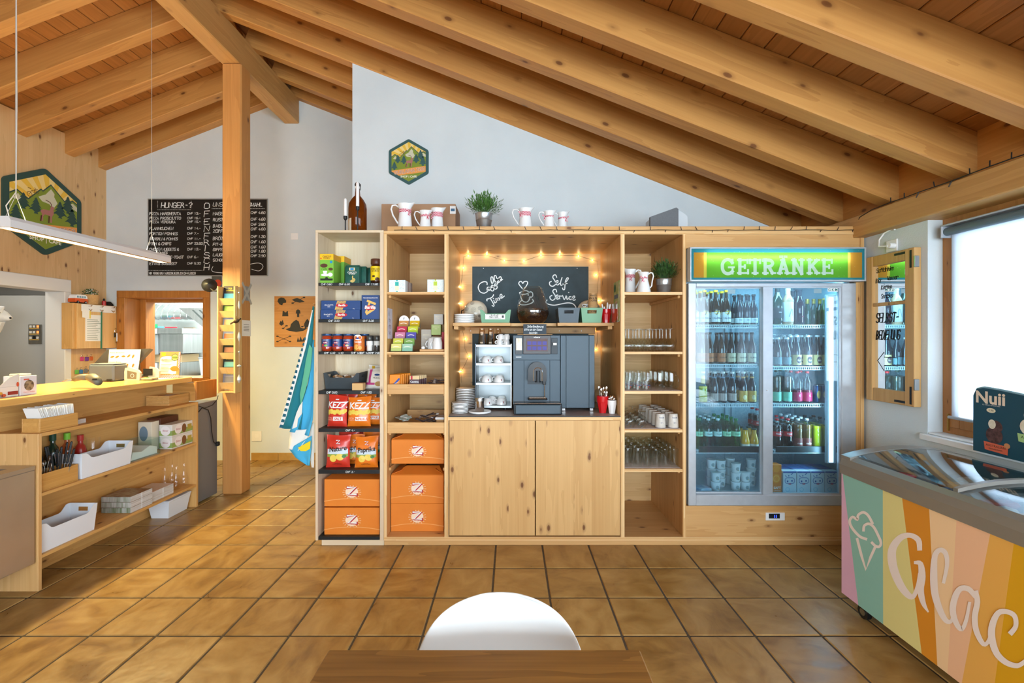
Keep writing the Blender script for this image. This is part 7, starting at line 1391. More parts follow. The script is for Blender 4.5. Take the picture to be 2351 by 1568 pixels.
t = thing('post_notice', 'white paper notice pinned to the side of the timber post', 'notice', (-2.564, 4.37, 1.5)); f = RIGHT(-2.5645, 4.285, px(560, 772, 4.36).z); part(t, 'sheet', PAPER, lambda b: b.prism([(0, 0), (.15, 0), (.15, .155), (0, .155)], f, .0004, .002)); part(t, 'lettering', ink('#55504a'), lambda b: [b.rect(.03, .12, .05+.015*k, .054+.015*k, f, .0026) for k in range(5)])
bl = thing('clip_lamp', 'black round clip lamp left of the brochure rack', 'lamp', px(480, 670, 4.3)); g0 = px(481, 655, 4.3)
bb = M(); bb.lathe([(.066, 0), (.064, .012), (.04, .03), (.018, .05), (.0, .056)], 22); q = Matrix.Rotation(math.radians(78), 3, 'X') @ Matrix.Rotation(.35, 3, 'Y'); bb.v = [tuple(q @ V3(v)+g0) for v in bb.v]; bb.build('shade', BLACK, bl, 50, w=True); part(bl, 'arm', BLACK, lambda b: b.tube([g0+V3((.02, -.02, -.03)), g0+V3((.06, -.04, -.055)), (rx(499), rY+.05, rz_(668))], .007, 6))
cbk = thing('black_power_cable', 'black power cable looping down beside the grey steel fridge', 'cable', px(505, 1030, 4.2)); part(cbk, 'cable', BLACK, lambda b: b.tube([pX(x, y, -2.777) for x, y in ((456, 946), (464, 936), (478, 941), (484, 960), (486, 990), (490, 1014), (498, 1022))], .004, 6)); part(cbk, 'cable', BLACK, lambda b: b.tube([pX(x, y, -2.777) for x, y in ((456, 932), (470, 937), (488, 930), (498, 918), (501, 908))], .0032, 6)); part(cbk, 'plug', BLACK, lambda b: b.box(-2.783, -2.757, 4.235, 4.272, px(0, 1024, 4.25).z, px(0, 1014, 4.25).z, .006))
# ---------------------------------------------------------------- key cabinet and what hangs on it
kc = thing('key_cabinet', 'small spruce key cabinet on the side wall beside the hatch', 'cabinet', (-4.87, 5.2, 1.37)); kX = -4.80
part(kc, 'body', wood('key_cabinet_wood', '#d9ab6c', '#c79856', 'z', .1, 'y', knot=.1), lambda b: b.box(XL+.001, kX-.012, 4.95, 5.485, 1.37, 1.876, .003)); part(kc, 'door', wood('key_door_wood', '#e0b67a', '#d2a664', 'z', .09, 'y', knot=.08), lambda b: b.box(kX-.012, kX, 4.985, 5.485, 1.372, 1.874, .002))
hr = thing('hook_rail', 'white hook rail with three chrome hooks on the key cabinet', 'hook rail', (kX, 5.25, 1.78)); part(hr, 'rail', WHITEM, lambda b: b.box(kX+.0006, kX+.012, 5.03, 5.46, 1.79, 1.87, .003))
for y in (5.11, 5.25, 5.40): part(hr, 'hook', CHROME, lambda b: (b.tube([(kX+.012, y, 1.85), (kX+.04, y, 1.85), (kX+.05, y, 1.862)], .005, 6), b.tube([(kX+.012, y, 1.82), (kX+.035, y, 1.80), (kX+.048, y, 1.815)], .005, 6)))
t = thing('key_notice', 'printed white sheet on the key cabinet door', 'notice', (kX, 5.2, 1.45)); f = RIGHT(kX+.0006, 5.08, 1.455); part(t, 'sheet', PAPER, lambda b: b.prism([(0, 0), (.21, 0), (.21, .3), (0, .3)], f, 0, .0015)); part(t, 'lettering', ink('#8a9a8c'), lambda b: [b.rect(.02, R.uniform(.12, .19), .02+.02*k, .026+.02*k, f, .002) for k in range(12)])
t = thing('small_note', 'small white note with a yellow edge under the hook rail', 'note', (kX, 5.1, 1.7)); f = RIGHT(kX+.014, 5.03, 1.72); part(t, 'sheet', PAPER, lambda b: b.prism([(0, 0), (.1, -.01), (.1, .08), (0, .09)], f, 0, .001)); part(t, 'yellow_edge', ink('#e3c93a'), lambda b: b.rect(.085, .1, -.008, .08, f, .0015))
t = thing('green_lanyard', 'dark green lanyard hanging from the middle hook', 'lanyard', (kX+.03, 5.24, 1.36)); part(t, 'band', ink('#1f6b45'), lambda b: b.prism([(0, 0), (.022, 0), (.02, .43), (.002, .43)], lambda a, c, d: V3((kX+.03+d+.004*math.sin(c*20), 5.235+a, 1.365+c)), 0, .002))
t = thing('key_bunch', 'bunch of keys with a black tag on the cabinet door', 'keys', (kX+.02, 5.46, 1.45)); part(t, 'ring', CHROME, lambda b: b.tube([(kX+.012, 5.455+.012*math.cos(a), 1.575+.012*math.sin(a)) for a in [i*.7 for i in range(9)]], .002, 5)); part(t, 'key', mat('brass', '#a07a3a', .3, .8), lambda b: b.box(kX+.01, kX+.013, 5.455, 5.47, 1.43, 1.53, .001)); part(t, 'key', CHROME, lambda b: b.box(kX+.015, kX+.018, 5.468, 5.48, 1.45, 1.55, .001)); part(t, 'black_tag', BLACK, lambda b: b.box(kX+.012, kX+.02, 5.43, 5.452, 1.5, 1.555, .004)); part(t, 'hook', CHROME, lambda b: b.lathe([(.006, 0), (.009, .006), (0, .012)], 10, (kX+.012, 5.455, 1.6)))
vb = thing('toy_camper', 'small orange and white toy camper van on the key cabinet', 'toy van', (-4.86, 5.06, 1.877)); f = RIGHT(-4.818, 4.985, 1.877)
part(vb, 'lower_body', ink('#d2561f', .25), lambda b: b.prism([(0, .012), (.15, .012), (.152, .05), (.14, .055), (.005, .055), (-.003, .045)], RIGHT(-4.90, 4.985, 1.877), 0, .08)); part(vb, 'upper_body', WHITE, lambda b: b.prism([(.002, .055), (.148, .055), (.143, .085), (.125, .098), (.03, .098), (.012, .085)], RIGHT(-4.897, 4.985, 1.877), 0, .074)); part(vb, 'window', ink('#7fa6b4', .2), lambda b: [b.rect(a, a+.022, .062, .084, f, -.0045) for a in (.022, .05, .078, .106)])
for a in (.03, .12): part(vb, 'wheel', DARK, lambda b: b.tube([V3((-4.9, 4.985+a, 1.891)), V3((-4.815, 4.985+a, 1.891))], .014, 12)); part(vb, 'hub_cap', CHROME, lambda b: b.disc(a, .014, .007, .007, f, .0035, 10))
pt_ = thing('basket_plant', 'white flowering plant in a wicker basket on the key cabinet', 'plant', (-4.87, 5.22, 1.877)); M().lathe([(.062, 0), (.066, .004), (.078, .1), (.08, .112), (.074, .112), (.07, .095), (0, .09)], 20).build('basket', noisy('wicker', '#b98f58', '#cfa76f', 90, .8, .8, 120, sc=(1, 1, 2)), pt_, 40)
b = M(); b2 = M(); rr = random.Random(9)
for k in range(320):
    g, el, r_ = rr.uniform(0, 6.28), rr.uniform(0, 1.5), rr.uniform(.03, .085); p = V3((math.cos(g)*math.cos(el)*r_, math.sin(g)*math.cos(el)*r_*1.0, .105+math.sin(el)*r_*.95)); d = V3((rr.uniform(-1, 1), rr.uniform(-1, 1), rr.uniform(-.3, 1))).normalized()*.016; e = d.cross(V3((rr.uniform(-1, 1), .3, .2))).normalized()*.005
    (b2 if k % 6 == 0 else b).add([p, p+d*.5+e, p+d, p+d*.5-e], [(0, 1, 2, 3)])
tag(b.build('foliage', LF[1], pt_), kind='stuff'); tag(b2.build('blossom', WHITEM, pt_), kind='stuff')
t = thing('red_lighter_bottle', 'small red bottle with black top on the key cabinet', 'bottle', (-4.85, 5.37, 1.877)); M().lathe([(.02, 0), (.02, .05), (.008, .058), (.012, .066), (.006, .08), (0, .082)], 14).build('bottle', ink('#b0282a', .3), t, 40); M().lathe([(.0085, .058), (.0125, .066), (.0065, .082), (0, .084)], 14).build('top', BLACK, t, 60)
t = thing('black_pouch', 'black folded pouch at the right end of the key cabinet top', 'pouch', (-4.86, 5.44, 1.877)); part(t, 'pouch', BLACK, lambda b: b.prism([(0, 0), (.085, 0), (.075, .025), (.04, .05), (.02, .05), (0, .02)], RIGHT(-4.9, 5.395, 1.877), 0, .07))
for k, (x, y, c, nm) in enumerate(((189, 823, '#c2296a', 'pink'), (200, 823, '#6d2f8a', 'purple'), (210, 822, '#c8642c', 'orange'), (177, 853, '#5fae3a', 'green'), (187, 852, '#2f72a8', 'blue'), (198, 850, '#6f6f6f', 'grey'))):
    p = pX(x, y, XL+.012); t = thing('key_fob', '%s key fob hanging on the spruce side wall below the key cabinet' % nm, 'key fob', p, group='coloured key fobs'); part(t, 'tag', ink(c, .3), lambda b: b.box(XL+.004, XL+.014, p.y-.022, p.y+.022, p.z-.03, p.z+.018, .004)); part(t, 'ring', CHROME, lambda b: b.tube([(XL+.008, p.y+.01*math.cos(a), p.z+.03+.012*math.sin(a)) for a in [i*.7 for i in range(9)]], .0015, 4)); part(t, 'nail', CHROME, lambda b: b.rod((XL, p.y, p.z+.042), (XL+.02, p.y, p.z+.042), .002))
# switch panel and animal head in the storeroom doorway
t = thing('switch_panel', 'steel switch panel with glowing orange lamps inside the doorway', 'switch panel', px(81, 790, 5.19)); f = FRONT(px(66, 0, 5.195).x, 5.195, px(0, 790, 5.195).z); ks = 5.195/F; part(t, 'plate', STEEL, lambda b: b.prism([(0, 0), (30*ks, 0), (30*ks, 45*ks), (0, 45*ks)], f, 0, .004)); [part(t, 'label_strip', ink('#c9a24a'), lambda b: b.rect(2*ks, 25*ks, (9+13*k)*ks, (11+13*k)*ks, f, .005)) for k in range(3)]; [part(t, 'lamp', mat('orange_lamp', '#ff7a3a', .4, emit=2.5), lambda b: b.rect(19*ks, 24*ks, (y)*ks, (y+5)*ks, f, .005)) for y in (25, 38)]; [part(t, 'button', mat('beige_button', '#d8d2c6', .5), lambda b: b.rect(x*ks, (x+6)*ks, (y)*ks, (y+5)*ks, f, .005)) for x, y in ((2, 38), (10, 38), (2, 25), (10, 25), (2, 12), (18, 12))]; part(t, 'socket', BLACK, lambda b: b.rect(10*ks, 17*ks, 12*ks, 19*ks, f, .005))
hd_ = thing('animal_head_mount', 'white animal head trophy with long snout at the left edge of the doorway', 'wall ornament', px(-8, 740, 4.7)); HP = lambda x, y, Y=4.7: px(x, y, Y)
b = M(); b.tube([HP(-30, 735), HP(-14, 728), HP(-2, 724), HP(8, 726), HP(17, 729), HP(24, 730)], [.1, .095, .075, .055, .038, .02], 12); b.build('head', WHITEM, hd_, 180, w=True); [part(hd_, 'ear', WHITEM, lambda b: b.tube([HP(-4+dx, 716, 4.7+dy), HP(4+dx, 706, 4.7+dy), HP(10+dx, 704, 4.7+dy)], [.03, .022, .002], 7)) for dx, dy in ((0, -.04), (-6, .05))]; part(hd_, 'nose', DARK, lambda b: b.lathe([(0, -.012), (.012, 0), (0, .012)], 8, HP(24, 730, 4.69))); part(hd_, 'neck', WHITEM, lambda b: b.tube([HP(-10, 730), HP(-25, 750), HP(-40, 760)], [.08, .1, .12], 12)); part(hd_, 'eye', DARK, lambda b: b.lathe([(0, -.008), (.008, 0), (0, .008)], 8, HP(-1, 718, 4.63)))
# ---------------------------------------------------------------- goods on and in the counter
ZBT, ZLD, ZS2, ZS3 = 1.1416, .9226, .5686, .2036
def cbox(name, label, cat, x0, x1, y0, y1, z0, z1, m, c=.002, group=None):
    t = thing(name, label, cat, ((x0+x1)/2, (y0+y1)/2, z0), group=group); part(t, 'body', m, lambda b: b.box(x0, x1, y0, y1, z0, z1, c)); return t
t = cbox('biscuit_display', 'white tartlet display carton reading TORTLI at the left end of the bar top', 'carton', -3.02, -2.9, 2.42, 2.655, ZBT, ZBT+.06, ink('#ddd8cd')); part(t, 'back_flap', ink('#d5cfc2'), lambda b: b.prism([(0, 0), (.235, 0), (.235, .07), (0, .07)], RIGHT(-3.02, 2.42, ZBT+.06), 0, .003)); part(t, 'side_flap', ink('#ddd8cd'), lambda b: (b.prism([(0, 0), (.235, 0), (.235, .07), (.19, .055), (.13, 0)], RIGHT(-2.903, 2.42, ZBT+.06), 0, .003))); f = RIGHT(-2.899, 2.42, ZBT)
part(t, 'fruit_picture', ink('#cf5a3a'), lambda b: (b.disc(.12, .05, .014, .016, f, .0005), b.disc(.155, .012, .013, .01, f, .0005), b.disc(.225, .07, .007, .014, f, .0045))); part(t, 'nut_picture', ink('#c9963a'), lambda b: (b.disc(.115, .03, .012, .01, f, .001), b.disc(.14, .025, .01, .009, f, .0005))); part(t, 'lettering', ink('#4a3a34'), lambda b: (b.text('LINZER', .115, .032-.014, .012, f, .0016), b.text('TORTLI', .12, .004, .018, f, .0016, .02))); part(t, 'red_panel', ink('#8f2f28'), lambda b: b.rect(.175, .23, .012, .032, f, .001))
t = cbox('biscuit_packet', 'white biscuit packet with chocolate picture next to the tartlet carton', 'packet', -3.0, -2.9, 2.662, 2.757, ZBT, ZBT+.115, ink('#d6d3d6')); f = RIGHT(-2.8994, 2.662, ZBT); part(t, 'chocolate_picture', noisy('choc_print', '#3a2a22', '#b09a78', 60, .5), lambda b: b.disc(.05, .058, .028, .032, f)); part(t, 'red_band', ink('#d2553c'), lambda b: b.rect(.02, .05, .09, .098, f, .0005)); part(t, 'lettering', ink('#d98a86'), lambda b: b.text('Hanna Kekse', .05, .015, .012, f, .0005)); part(t, 'wrapper', mat('clear_wrap', '#e6dcc8', .2), lambda b: b.box(-2.985, -2.915, 2.675, 2.745, ZBT+.115, ZBT+.128, .006))
sn = thing('barcode_scanner', 'grey hand barcode scanner lying on the bar top', 'scanner', (-2.97, 3.1, ZBT)); SG = mat('scanner_grey', '#6d6a5c', .45); g0 = px(197, 866, 3.15)
b = M(); b.tube([px(170, 871, 3.1), px(185, 866, 3.1), px(205, 866, 3.1)], [.016, .021, .022], 10); b.build('grip', SG, sn, 180, w=True); b = M(); b.tube([px(203, 866, 3.1), px(212, 867, 3.09), px(220, 872, 3.07), px(227, 879, 3.05)], [.022, .03, .03, .02], 12); b.build('head', SG, sn, 180, w=True); part(sn, 'badge', BLACK, lambda b: b.rect(-.016, .016, -.006, .006, plane(px(217, 871, 3.03), (1, 0, 0), (0, .3, .95)))); part(sn, 'cable', GREYP, lambda b: b.tube([px(168, 872, 3.1), px(155, 871, 3.12), px(143, 876, 3.15)], .003, 5))
def rotbox(t, nm, m, cx, cy, z0, wx, wy, h, rz, c=.006):
    b = M(); b.box(-wx/2, wx/2, -wy/2, wy/2, 0, h, c); q = Matrix.Rotation(rz, 3, 'Z'); b.v = [tuple(q @ V3(v)+V3((cx, cy, z0))) for v in b.v]; return b.build(nm, m, t, w=True)
t = thing('receipt_printer', 'dark grey receipt printer on the bar top', 'printer', (-3.2, 3.6, ZBT)); PG = mat('printer_grey', '#565f68', .45); rotbox(t, 'body', PG, -3.235, 3.62, ZBT, .19, .15, .135, .08, .012); rotbox(t, 'cover', mat('printer_light', '#6a737b', .4), -3.235, 3.62, ZBT+.135, .18, .14, .006, .08); rotbox(t, 'button', BLACK, -3.16, 3.546, ZBT+.004, .04, .01, .016, .08, .002)
ps = thing('till_screen', 'dark grey till screen seen from behind on the bar top', 'till', (-3.3, 3.76, ZBT)); TG = mat('till_grey', '#4c4d4a', .45); A = lambda x, y, Y: px(x, y, Y)
part(ps, 'screen', TG, lambda b: b.prism([(0, 0), (1, 0), (1, 1), (0, 1)], lambda a, c, d: A(200, 852, 3.78)+(A(245, 803, 3.74)-A(200, 852, 3.78))*c+V3((.36, 0, .01))*a+V3((.01, .02, -.01))*d, 0, 1)); part(ps, 'foot', TG, lambda b: b.box(-3.42, -3.15, 3.80, 3.95, ZBT, ZBT+.03, .006)); part(ps, 'stem', TG, lambda b: b.prism([(-3.36, ZBT+.03), (-3.2, ZBT+.03), (-3.2, ZBT+.15), (-3.36, ZBT+.15)], lambda a, c, d: V3((a, 3.84+d, c)), 0, .05))
st_ = thing('bread_sheet', 'white bread picture sheet hanging on the back of the till screen', 'notice', A(281, 860, 3.70)); f = plane(A(247, 859, 3.70), (1, .02, 0), (0, .12, .99)); kk = 3.7/F
part(st_, 'sheet', ink('#e6d8c6'), lambda b: b.prism([(0, 0), (68*kk, 0), (70*kk, 57*kk), (-2*kk, 57*kk)], f, 0, .0015)); part(st_, 'lettering', ink('#6a5648'), lambda b: (b.text('Kleine Brötchen', 17*kk, 48*kk, .018, f, .002, .01), b.text('Grosse Brote', 14*kk, 26*kk, .018, f, .002)))
for x, y, r_ in ((7, 40, .3), (18, 40, .5), (32, 41, 0), (44, 42, .8), (54, 41, 1.2), (30, 17, .4), (42, 20, 1.0), (56, 20, 1.3)): part(st_, 'bread_picture', ink('#b0682c'), lambda b: b.disc(x*kk, y*kk, 4.6*kk, 2.3*kk, f, .002, 12, r_))
ct2 = thing('card_terminal', 'cream and grey card payment terminal on the bar top', 'card terminal', (-3.07, 3.68, ZBT)); CR = mat('cream_plastic', '#d9cdb0', .4); f = FRONT(px(285, 0, 3.66).x, 3.66, ZBT); k3 = 3.66/F
part(ct2, 'left_shield', CR, lambda b: b.prism([(0, 0), (35*k3, 0), (36*k3, 18*k3), (30*k3, 24*k3), (12*k3, 30*k3), (2*k3, 29*k3), (-1*k3, 15*k3)], f, 0, -.02)); part(ct2, 'side_panel', mat('taupe', '#6d6553', .5), lambda b: b.prism([(7*k3, 4*k3), (28*k3, 3*k3), (29*k3, 18*k3), (7*k3, 23*k3)], f, .001, 0)); part(ct2, 'right_shield', CR, lambda b: b.prism([(36*k3, 0), (62*k3, 3*k3), (63*k3, 20*k3), (55*k3, 27*k3), (40*k3, 30*k3)], f, -.08, -.095)); part(ct2, 'screen', BLACK, lambda b: b.prism([(32*k3, 9*k3), (52*k3, 10*k3), (52*k3, 26*k3), (32*k3, 26*k3)], f, -.05, -.06)); part(ct2, 'keypad', mat('keypad', '#9aa08a', .5), lambda b: b.box(px(318, 0, 3.66).x, px(346, 0, 3.66).x, 3.67, 3.74, ZBT+.004, ZBT+.02, .003)); part(ct2, 'emblem', WHITE, lambda b: b.ring(19*k3, 11*k3, 3.4*k3, 4.2*k3, f, .0016)); [part(ct2, 'key', ink(c), lambda b: b.box(px(320+6*i, 0, 3.66).x, px(324+6*i, 0, 3.66).x, 3.675, 3.69, ZBT+.02, ZBT+.024)) for i, c in enumerate(('#c83a2c', '#d9b52c', '#4a9a3a'))]
fs = thing('counter_flyer', 'upright red edged bread flyer with emblem on the bar top', 'flyer', px(387, 867, 3.93)); f = plane(px(363.5, 867, 3.93)+V3((0, 0, .002)), (1, 0, 0), (0, .1, .995)); k4 = 3.93/F
part(fs, 'sheet', ink('#b07848'), lambda b: b.prism([(0, 0), (47*k4, 0), (47*k4, 59*k4), (0, 59*k4)], f, 0, -.003)); part(fs, 'pale_field', ink('#e8dccb'), lambda b: (b.rect(1*k4, 40*k4, 8*k4, 42*k4, f, .0004), b.disc(18*k4, 42*k4, 17*k4, 7*k4, f, .0004))); part(fs, 'yellow_mark', ink('#e0b020'), lambda b: b.rect(4*k4, 13*k4, 50*k4, 57*k4, f, .0008)); part(fs, 'gingham_edge', GING, lambda b: (b.rect(0, 47*k4, 0, 6*k4, f, .001), b.rect(43*k4, 47*k4, 20*k4, 58*k4, f, .001))); part(fs, 'donut_picture', ink('#c06a28'), lambda b: b.disc(36*k4, 20*k4, 10*k4, 6*k4, f, .0014)); part(fs, 'paper_picture', ink('#f0e9e0'), lambda b: b.disc(31*k4, 13*k4, 9*k4, 6*k4, f, .0012)); part(fs, 'lettering', ink('#5a4a40'), lambda b: (b.text('Bun Di...', 13*k4, 39*k4, .018, f, .001, .01), b.text('Unser Camping', 14*k4, 35*k4, .011, f, .001), [b.rect(4*k4, (22+3*(i % 3))*k4, (14+3*i)*k4, (14.8+3*i)*k4, f, .001) for i in range(6)])); part(fs, 'emblem_rim', ink('#2c4a44'), lambda b: b.disc(35*k4, 46*k4, 9*k4, 9*k4, f, .0012, 6, .5236)); part(fs, 'emblem_field', ink('#c9b45a'), lambda b: b.disc(35*k4, 46*k4, 7.4*k4, 7.4*k4, f, .0016, 6, .5236)); part(fs, 'emblem_hills', ink('#5f6f2e'), lambda b: b.rect(29*k4, 41*k4, 43.5*k4, 48*k4, f, .002)); part(fs, 'foot', ACR, lambda b: b.box(px(363, 0, 3.93).x, px(410, 0, 3.93).x, 3.925, 3.99, ZBT, ZBT+.002))
cbox('paper_sheets', 'loose white paper sheets beside the card terminal', 'paper', -3.0, -2.9, 3.74, 3.88, ZBT, ZBT+.003, PAPER, 0)
# ledge: napkin box, leaflets, trays
def openbox(name, label, cat, x0, x1, y0, y1, z0, z1, m, th=.006, cut=0):
    t = thing(name, label, cat, ((x0+x1)/2, (y0+y1)/2, z0)); part(t, 'base', m, lambda b: b.box(x0, x1, y0, y1, z0, z0+th))
    for bb_ in ((x1-th, x1, y0, y1), (x0, x0+th, y0, y1), (x0+th, x1-th, y0, y0+th), (x0+th, x1-th, y1-th, y1)): part(t, 'wall', m, lambda b: b.box(*bb_, z0+th, z1-(cut if bb_[0] > x0+th and bb_[2] == y0 else 0), .0015))
    return t
BAMY = wood('bamboo_y', '#d2a05a', '#bd8a45', 'y', .02, 'z', knot=0, vary=.1)
openbox('napkin_box', 'bamboo box of white napkins at the near end of the ledge', 'box', -2.90, -2.79, 2.67, 2.905, ZLD, ZLD+.082, BAMY)
rr = random.Random(3)
for k in range(26):
    y = 2.718+.0068*k; lean = .5-.02*k; t = thing('paper_napkin', 'folded white paper napkin, %s from the near end of the bamboo box' % (ORD[k] if k < 12 else str(k+1)+'th'), 'napkin', (-2.845, y, ZLD+.007), group='white napkins')
    b = M(); b.prism([(-.046, 0), (.046, 0), (.046+rr.uniform(-.004, .004), .135), (-.046, .135+rr.uniform(-.006, .006))], lambda a, c, d: V3((a, d-c*lean*(.6 if c > .07 else .25)-(.01 if c > .1 else 0), c)), 0, .0022); b.build('napkin', PAPER, t)
t = thing('leaflet_stack', 'small stack of pale leaflets behind the napkin box', 'leaflets', (-2.88, 2.97, ZLD)); [part(t, 'leaflet', ink('#cfc8c0'), lambda b: b.box(-2.94+.002*k, -2.83, 2.915+.001*k, 3.0, ZLD+.004*k, ZLD+.0034+.004*k)) for k in range(7)]
for k in range(5): t = openbox('wooden_tray', 'shallow wooden tray, %s from the bottom of the stack on the ledge' % ORD[k], 'tray', -3.035, -2.842, 3.745, 3.975, ZLD+.0165*k, ZLD+.0155+.0165*k, wood('tray_wood', '#d2a262', '#bd8c4b', 'y', knot=0), .004); t['group'] = 'wooden trays'
# upper shelf
openbox('cutlery_box', 'bamboo cutlery box on the upper counter shelf', 'box', -2.90, -2.79, 2.675, 2.905, ZS2, ZS2+.105, BAMY); sticks(9, -2.845, 2.72, ZS2+.008, .05, .2, STEEL, 'dinner_fork', 'steel fork handle in the bamboo cutlery box', 'fork', kind='spoon', seed=8, lean=.2); sticks(10, -2.845, 2.83, ZS2+.008, .075, .235, BLACK, 'steak_knife', 'black handled steak knife in the bamboo cutlery box', 'knife', kind='knife', seed=9, lean=.25)
def sbottle(label, x, y, z, r, h, m, capm, lab=None, lc=None):
    t = thing('condiment_bottle', label, 'bottle', (x, y, z)); M().lathe([(r*.9, 0), (r, .005), (r, h*.55), (r*.75, h*.68), (.014, h*.76), (.014, h*.86)], 16).build('bottle', m, t, 60); M().lathe([(.0175, h*.84), (.0175, h), (.014, h*1.0)], 16).build('cap', capm, t, 40)
    if lab: M().lathe([(r*1.012, h*.15), (r*1.012, h*.4)], 16, cap=(0, 0)).build('label', lab, t, 60)
sbottle('dark green oil bottle behind the black handled knives', -3.005, 2.955, ZS2, .037, .29, GREENG, ink('#1f4a38')); sbottle('clear red vinegar bottle with lime green cap', -3.0, 3.045, ZS2, .036, .275, glass('bottle_pink', '#f2d8d4'), ink('#84c83c'), ink('#c04a54')); sbottle('red ketchup bottle beside the lime capped bottle', -3.005, 3.145, ZS2, .033, .24, ink('#a82a22', .25), ink('#b8322a'))
t = thing('measuring_jug', 'clear plastic cup behind the white bin', 'cup', (-3.003, 3.24, ZS2)); M().lathe([(.03, .002), (.04, .2), (.042, .205)], 14, cap=(1, 0)).build('cup', GLASS, t, 60)
WB = mat('white_bin_plastic', '#dfe4ea', .35)
scoop_bin('white_bin', 'white plastic storage bin on the upper counter shelf', -2.955, -2.775, 2.915, 3.31, ZS2, ZS2+.165, WB, .25, 'y'); scoop_bin('white_bin', 'white plastic storage bin at the near end of the lower counter shelf', -2.965, -2.78, 2.665, 3.03, ZS3, ZS3+.175, WB, .25, 'y')
t = openbox('clear_bread_tray', 'clear acrylic tray with white paper on the upper counter shelf', 'tray', -2.98, -2.80, 3.33, 3.6, ZS2, ZS2+.13, ACR, .003); part(t, 'paper_lining', PAPER, lambda b: b.prism([(3.34, 0), (3.59, 0), (3.59, .05), (3.52, .075), (3.44, .045), (3.36, .06)], lambda a, c, d: V3((d, a, ZS2+.004+c)), -2.96, -2.82))
def biscuit(label, x0, x1, y0, y1, z0, z1):
    t = cbox('biscuit_box', label, 'biscuit box', x0, x1, y0, y1, z0, z1, ink('#dcd8d2'), group='white biscuit boxes'); W, Hh = y1-y0, z1-z0; f = RIGHT(x1+.0005, y0, z0); g = FRONT(x0, y0-.0005, z0); V_ = x1-x0
    part(t, 'meadow_print', ink('#8fa458'), lambda b: (b.rect(0, W, Hh*.1, Hh*.5, f), b.rect(0, V_, Hh*.1, Hh*.5, g))); part(t, 'oval', ink('#ece4e2'), lambda b: (b.disc(W*.3, Hh*.52, W*.17, Hh*.4, f, .0005), b.disc(V_*.5, Hh*.5, V_*.38, Hh*.4, g, .0005))); part(t, 'oval_edge', ink('#b04a50'), lambda b: (b.text('Biber', W*.3, Hh*.45, .026, f, .001), b.text('Biber', V_*.5, Hh*.45, .022, g, .001))); part(t, 'biscuit_picture', ink('#7a4f2c'), lambda b: b.disc(W*.57, Hh*.5, W*.11, Hh*.38, f, .0007)); part(t, 'chalet_print', ink('#b09a3c'), lambda b: b.rect(W*.74, W*.95, Hh*.3, Hh*.75, f, .0006))
biscuit('white biscuit box, lower one of the pair at the far end of the shelf', -2.905, -2.80, 3.72, 3.96, ZS2, ZS2+.1); biscuit('white biscuit box, upper one of the pair at the far end of the shelf', -2.905, -2.80, 3.72, 3.96, ZS2+.101, ZS2+.2); cbox('biscuit_carton', 'cream and blue carton behind the two white biscuit boxes', 'carton', -3.03, -2.92, 3.66, 3.74, ZS2, ZS2+.235, ink('#d9cfb9')); t = cbox('chocolate_carton', 'brown chocolate carton lying behind the biscuit boxes', 'carton', -3.03, -2.92, 3.75, 3.95, ZS2, ZS2+.25, ink('#5a2f1c')); t = [o for o in COL.objects if o.name.startswith('biscuit_carton')][0]; part(t, 'blue_print', ink('#6d8494'), lambda b: (b.disc(-2.985, ZS2+.14, .035, .06, FRONT(0, 3.6594, 0)), b.text('Linzer', -2.975, ZS2+.03, .022, FRONT(0, 3.6594, 0), .0004)))
# lower shelf: magazines, carafes
def mags(label, x0, x1, y0, y1, n, z0, c1, c2):
    for k in range(n):
        t = thing('magazine_bundle', '%s, bundle %s from the bottom' % (label, ORD[k]), 'magazines', ((x0+x1)/2, (y0+y1)/2, z0+.04*k), group=label); part(t, 'pages', noisy('page_edges', '#b9b6b2', '#dedcd8', 3, .8, .5, 300, sc=(1, 1, 90)), lambda b: b.box(x0+.003, x1-.002, y0+.002, y1, z0+.04*k, z0+.038+.04*k)); part(t, 'cover', noisy('cover_'+c1.strip('#'), c1, c2, 22, .4), lambda b: b.box(x0, x1, y0, y1, z0+.038+.04*k, z0+.0394+.04*k)); part(t, 'spine', noisy('spines', '#c9c7c4', '#6d7a5a', 5, .6, sc=(8, 1, 1)), lambda b: b.box(x0, x1-.004, y0-.001, y0+.002, z0+.001+.04*k, z0+.037+.04*k)); part(t, 'strap', WHITE, lambda b: b.box(x1-.001, x1+.0006, (y0+y1)/2-.002, (y0+y1)/2+.002, z0+.04*k, z0+.0395+.04*k))
mags('colour magazine stack on the lower counter shelf', -3.0, -2.785, 3.30, 3.5, 3, ZS3, '#7a4a34', '#a8a48c'); mags('pale brochure stack behind the magazines', -2.98, -2.80, 3.515, 3.74, 2, ZS3, '#d8c9c4', '#cfc4bc')
for k, (x, y) in enumerate(((-2.92, 3.80), (-2.85, 3.835), (-2.93, 3.895), (-2.85, 3.925))): t = thing('carafe', 'small clear wine carafe at the far end of the lower shelf, %s' % ('near rear one', 'near front one', 'far rear one', 'far front one')[k], 'carafe', (x, y, ZS3), group='wine carafes'); M().lathe([(.03, .002), (.036, .01), (.036, .05), (.03, .08), (.014, .12), (.014, .165), (.021, .19)], 18, cap=(1, 0)).build('glass', GLASS, t, 180)
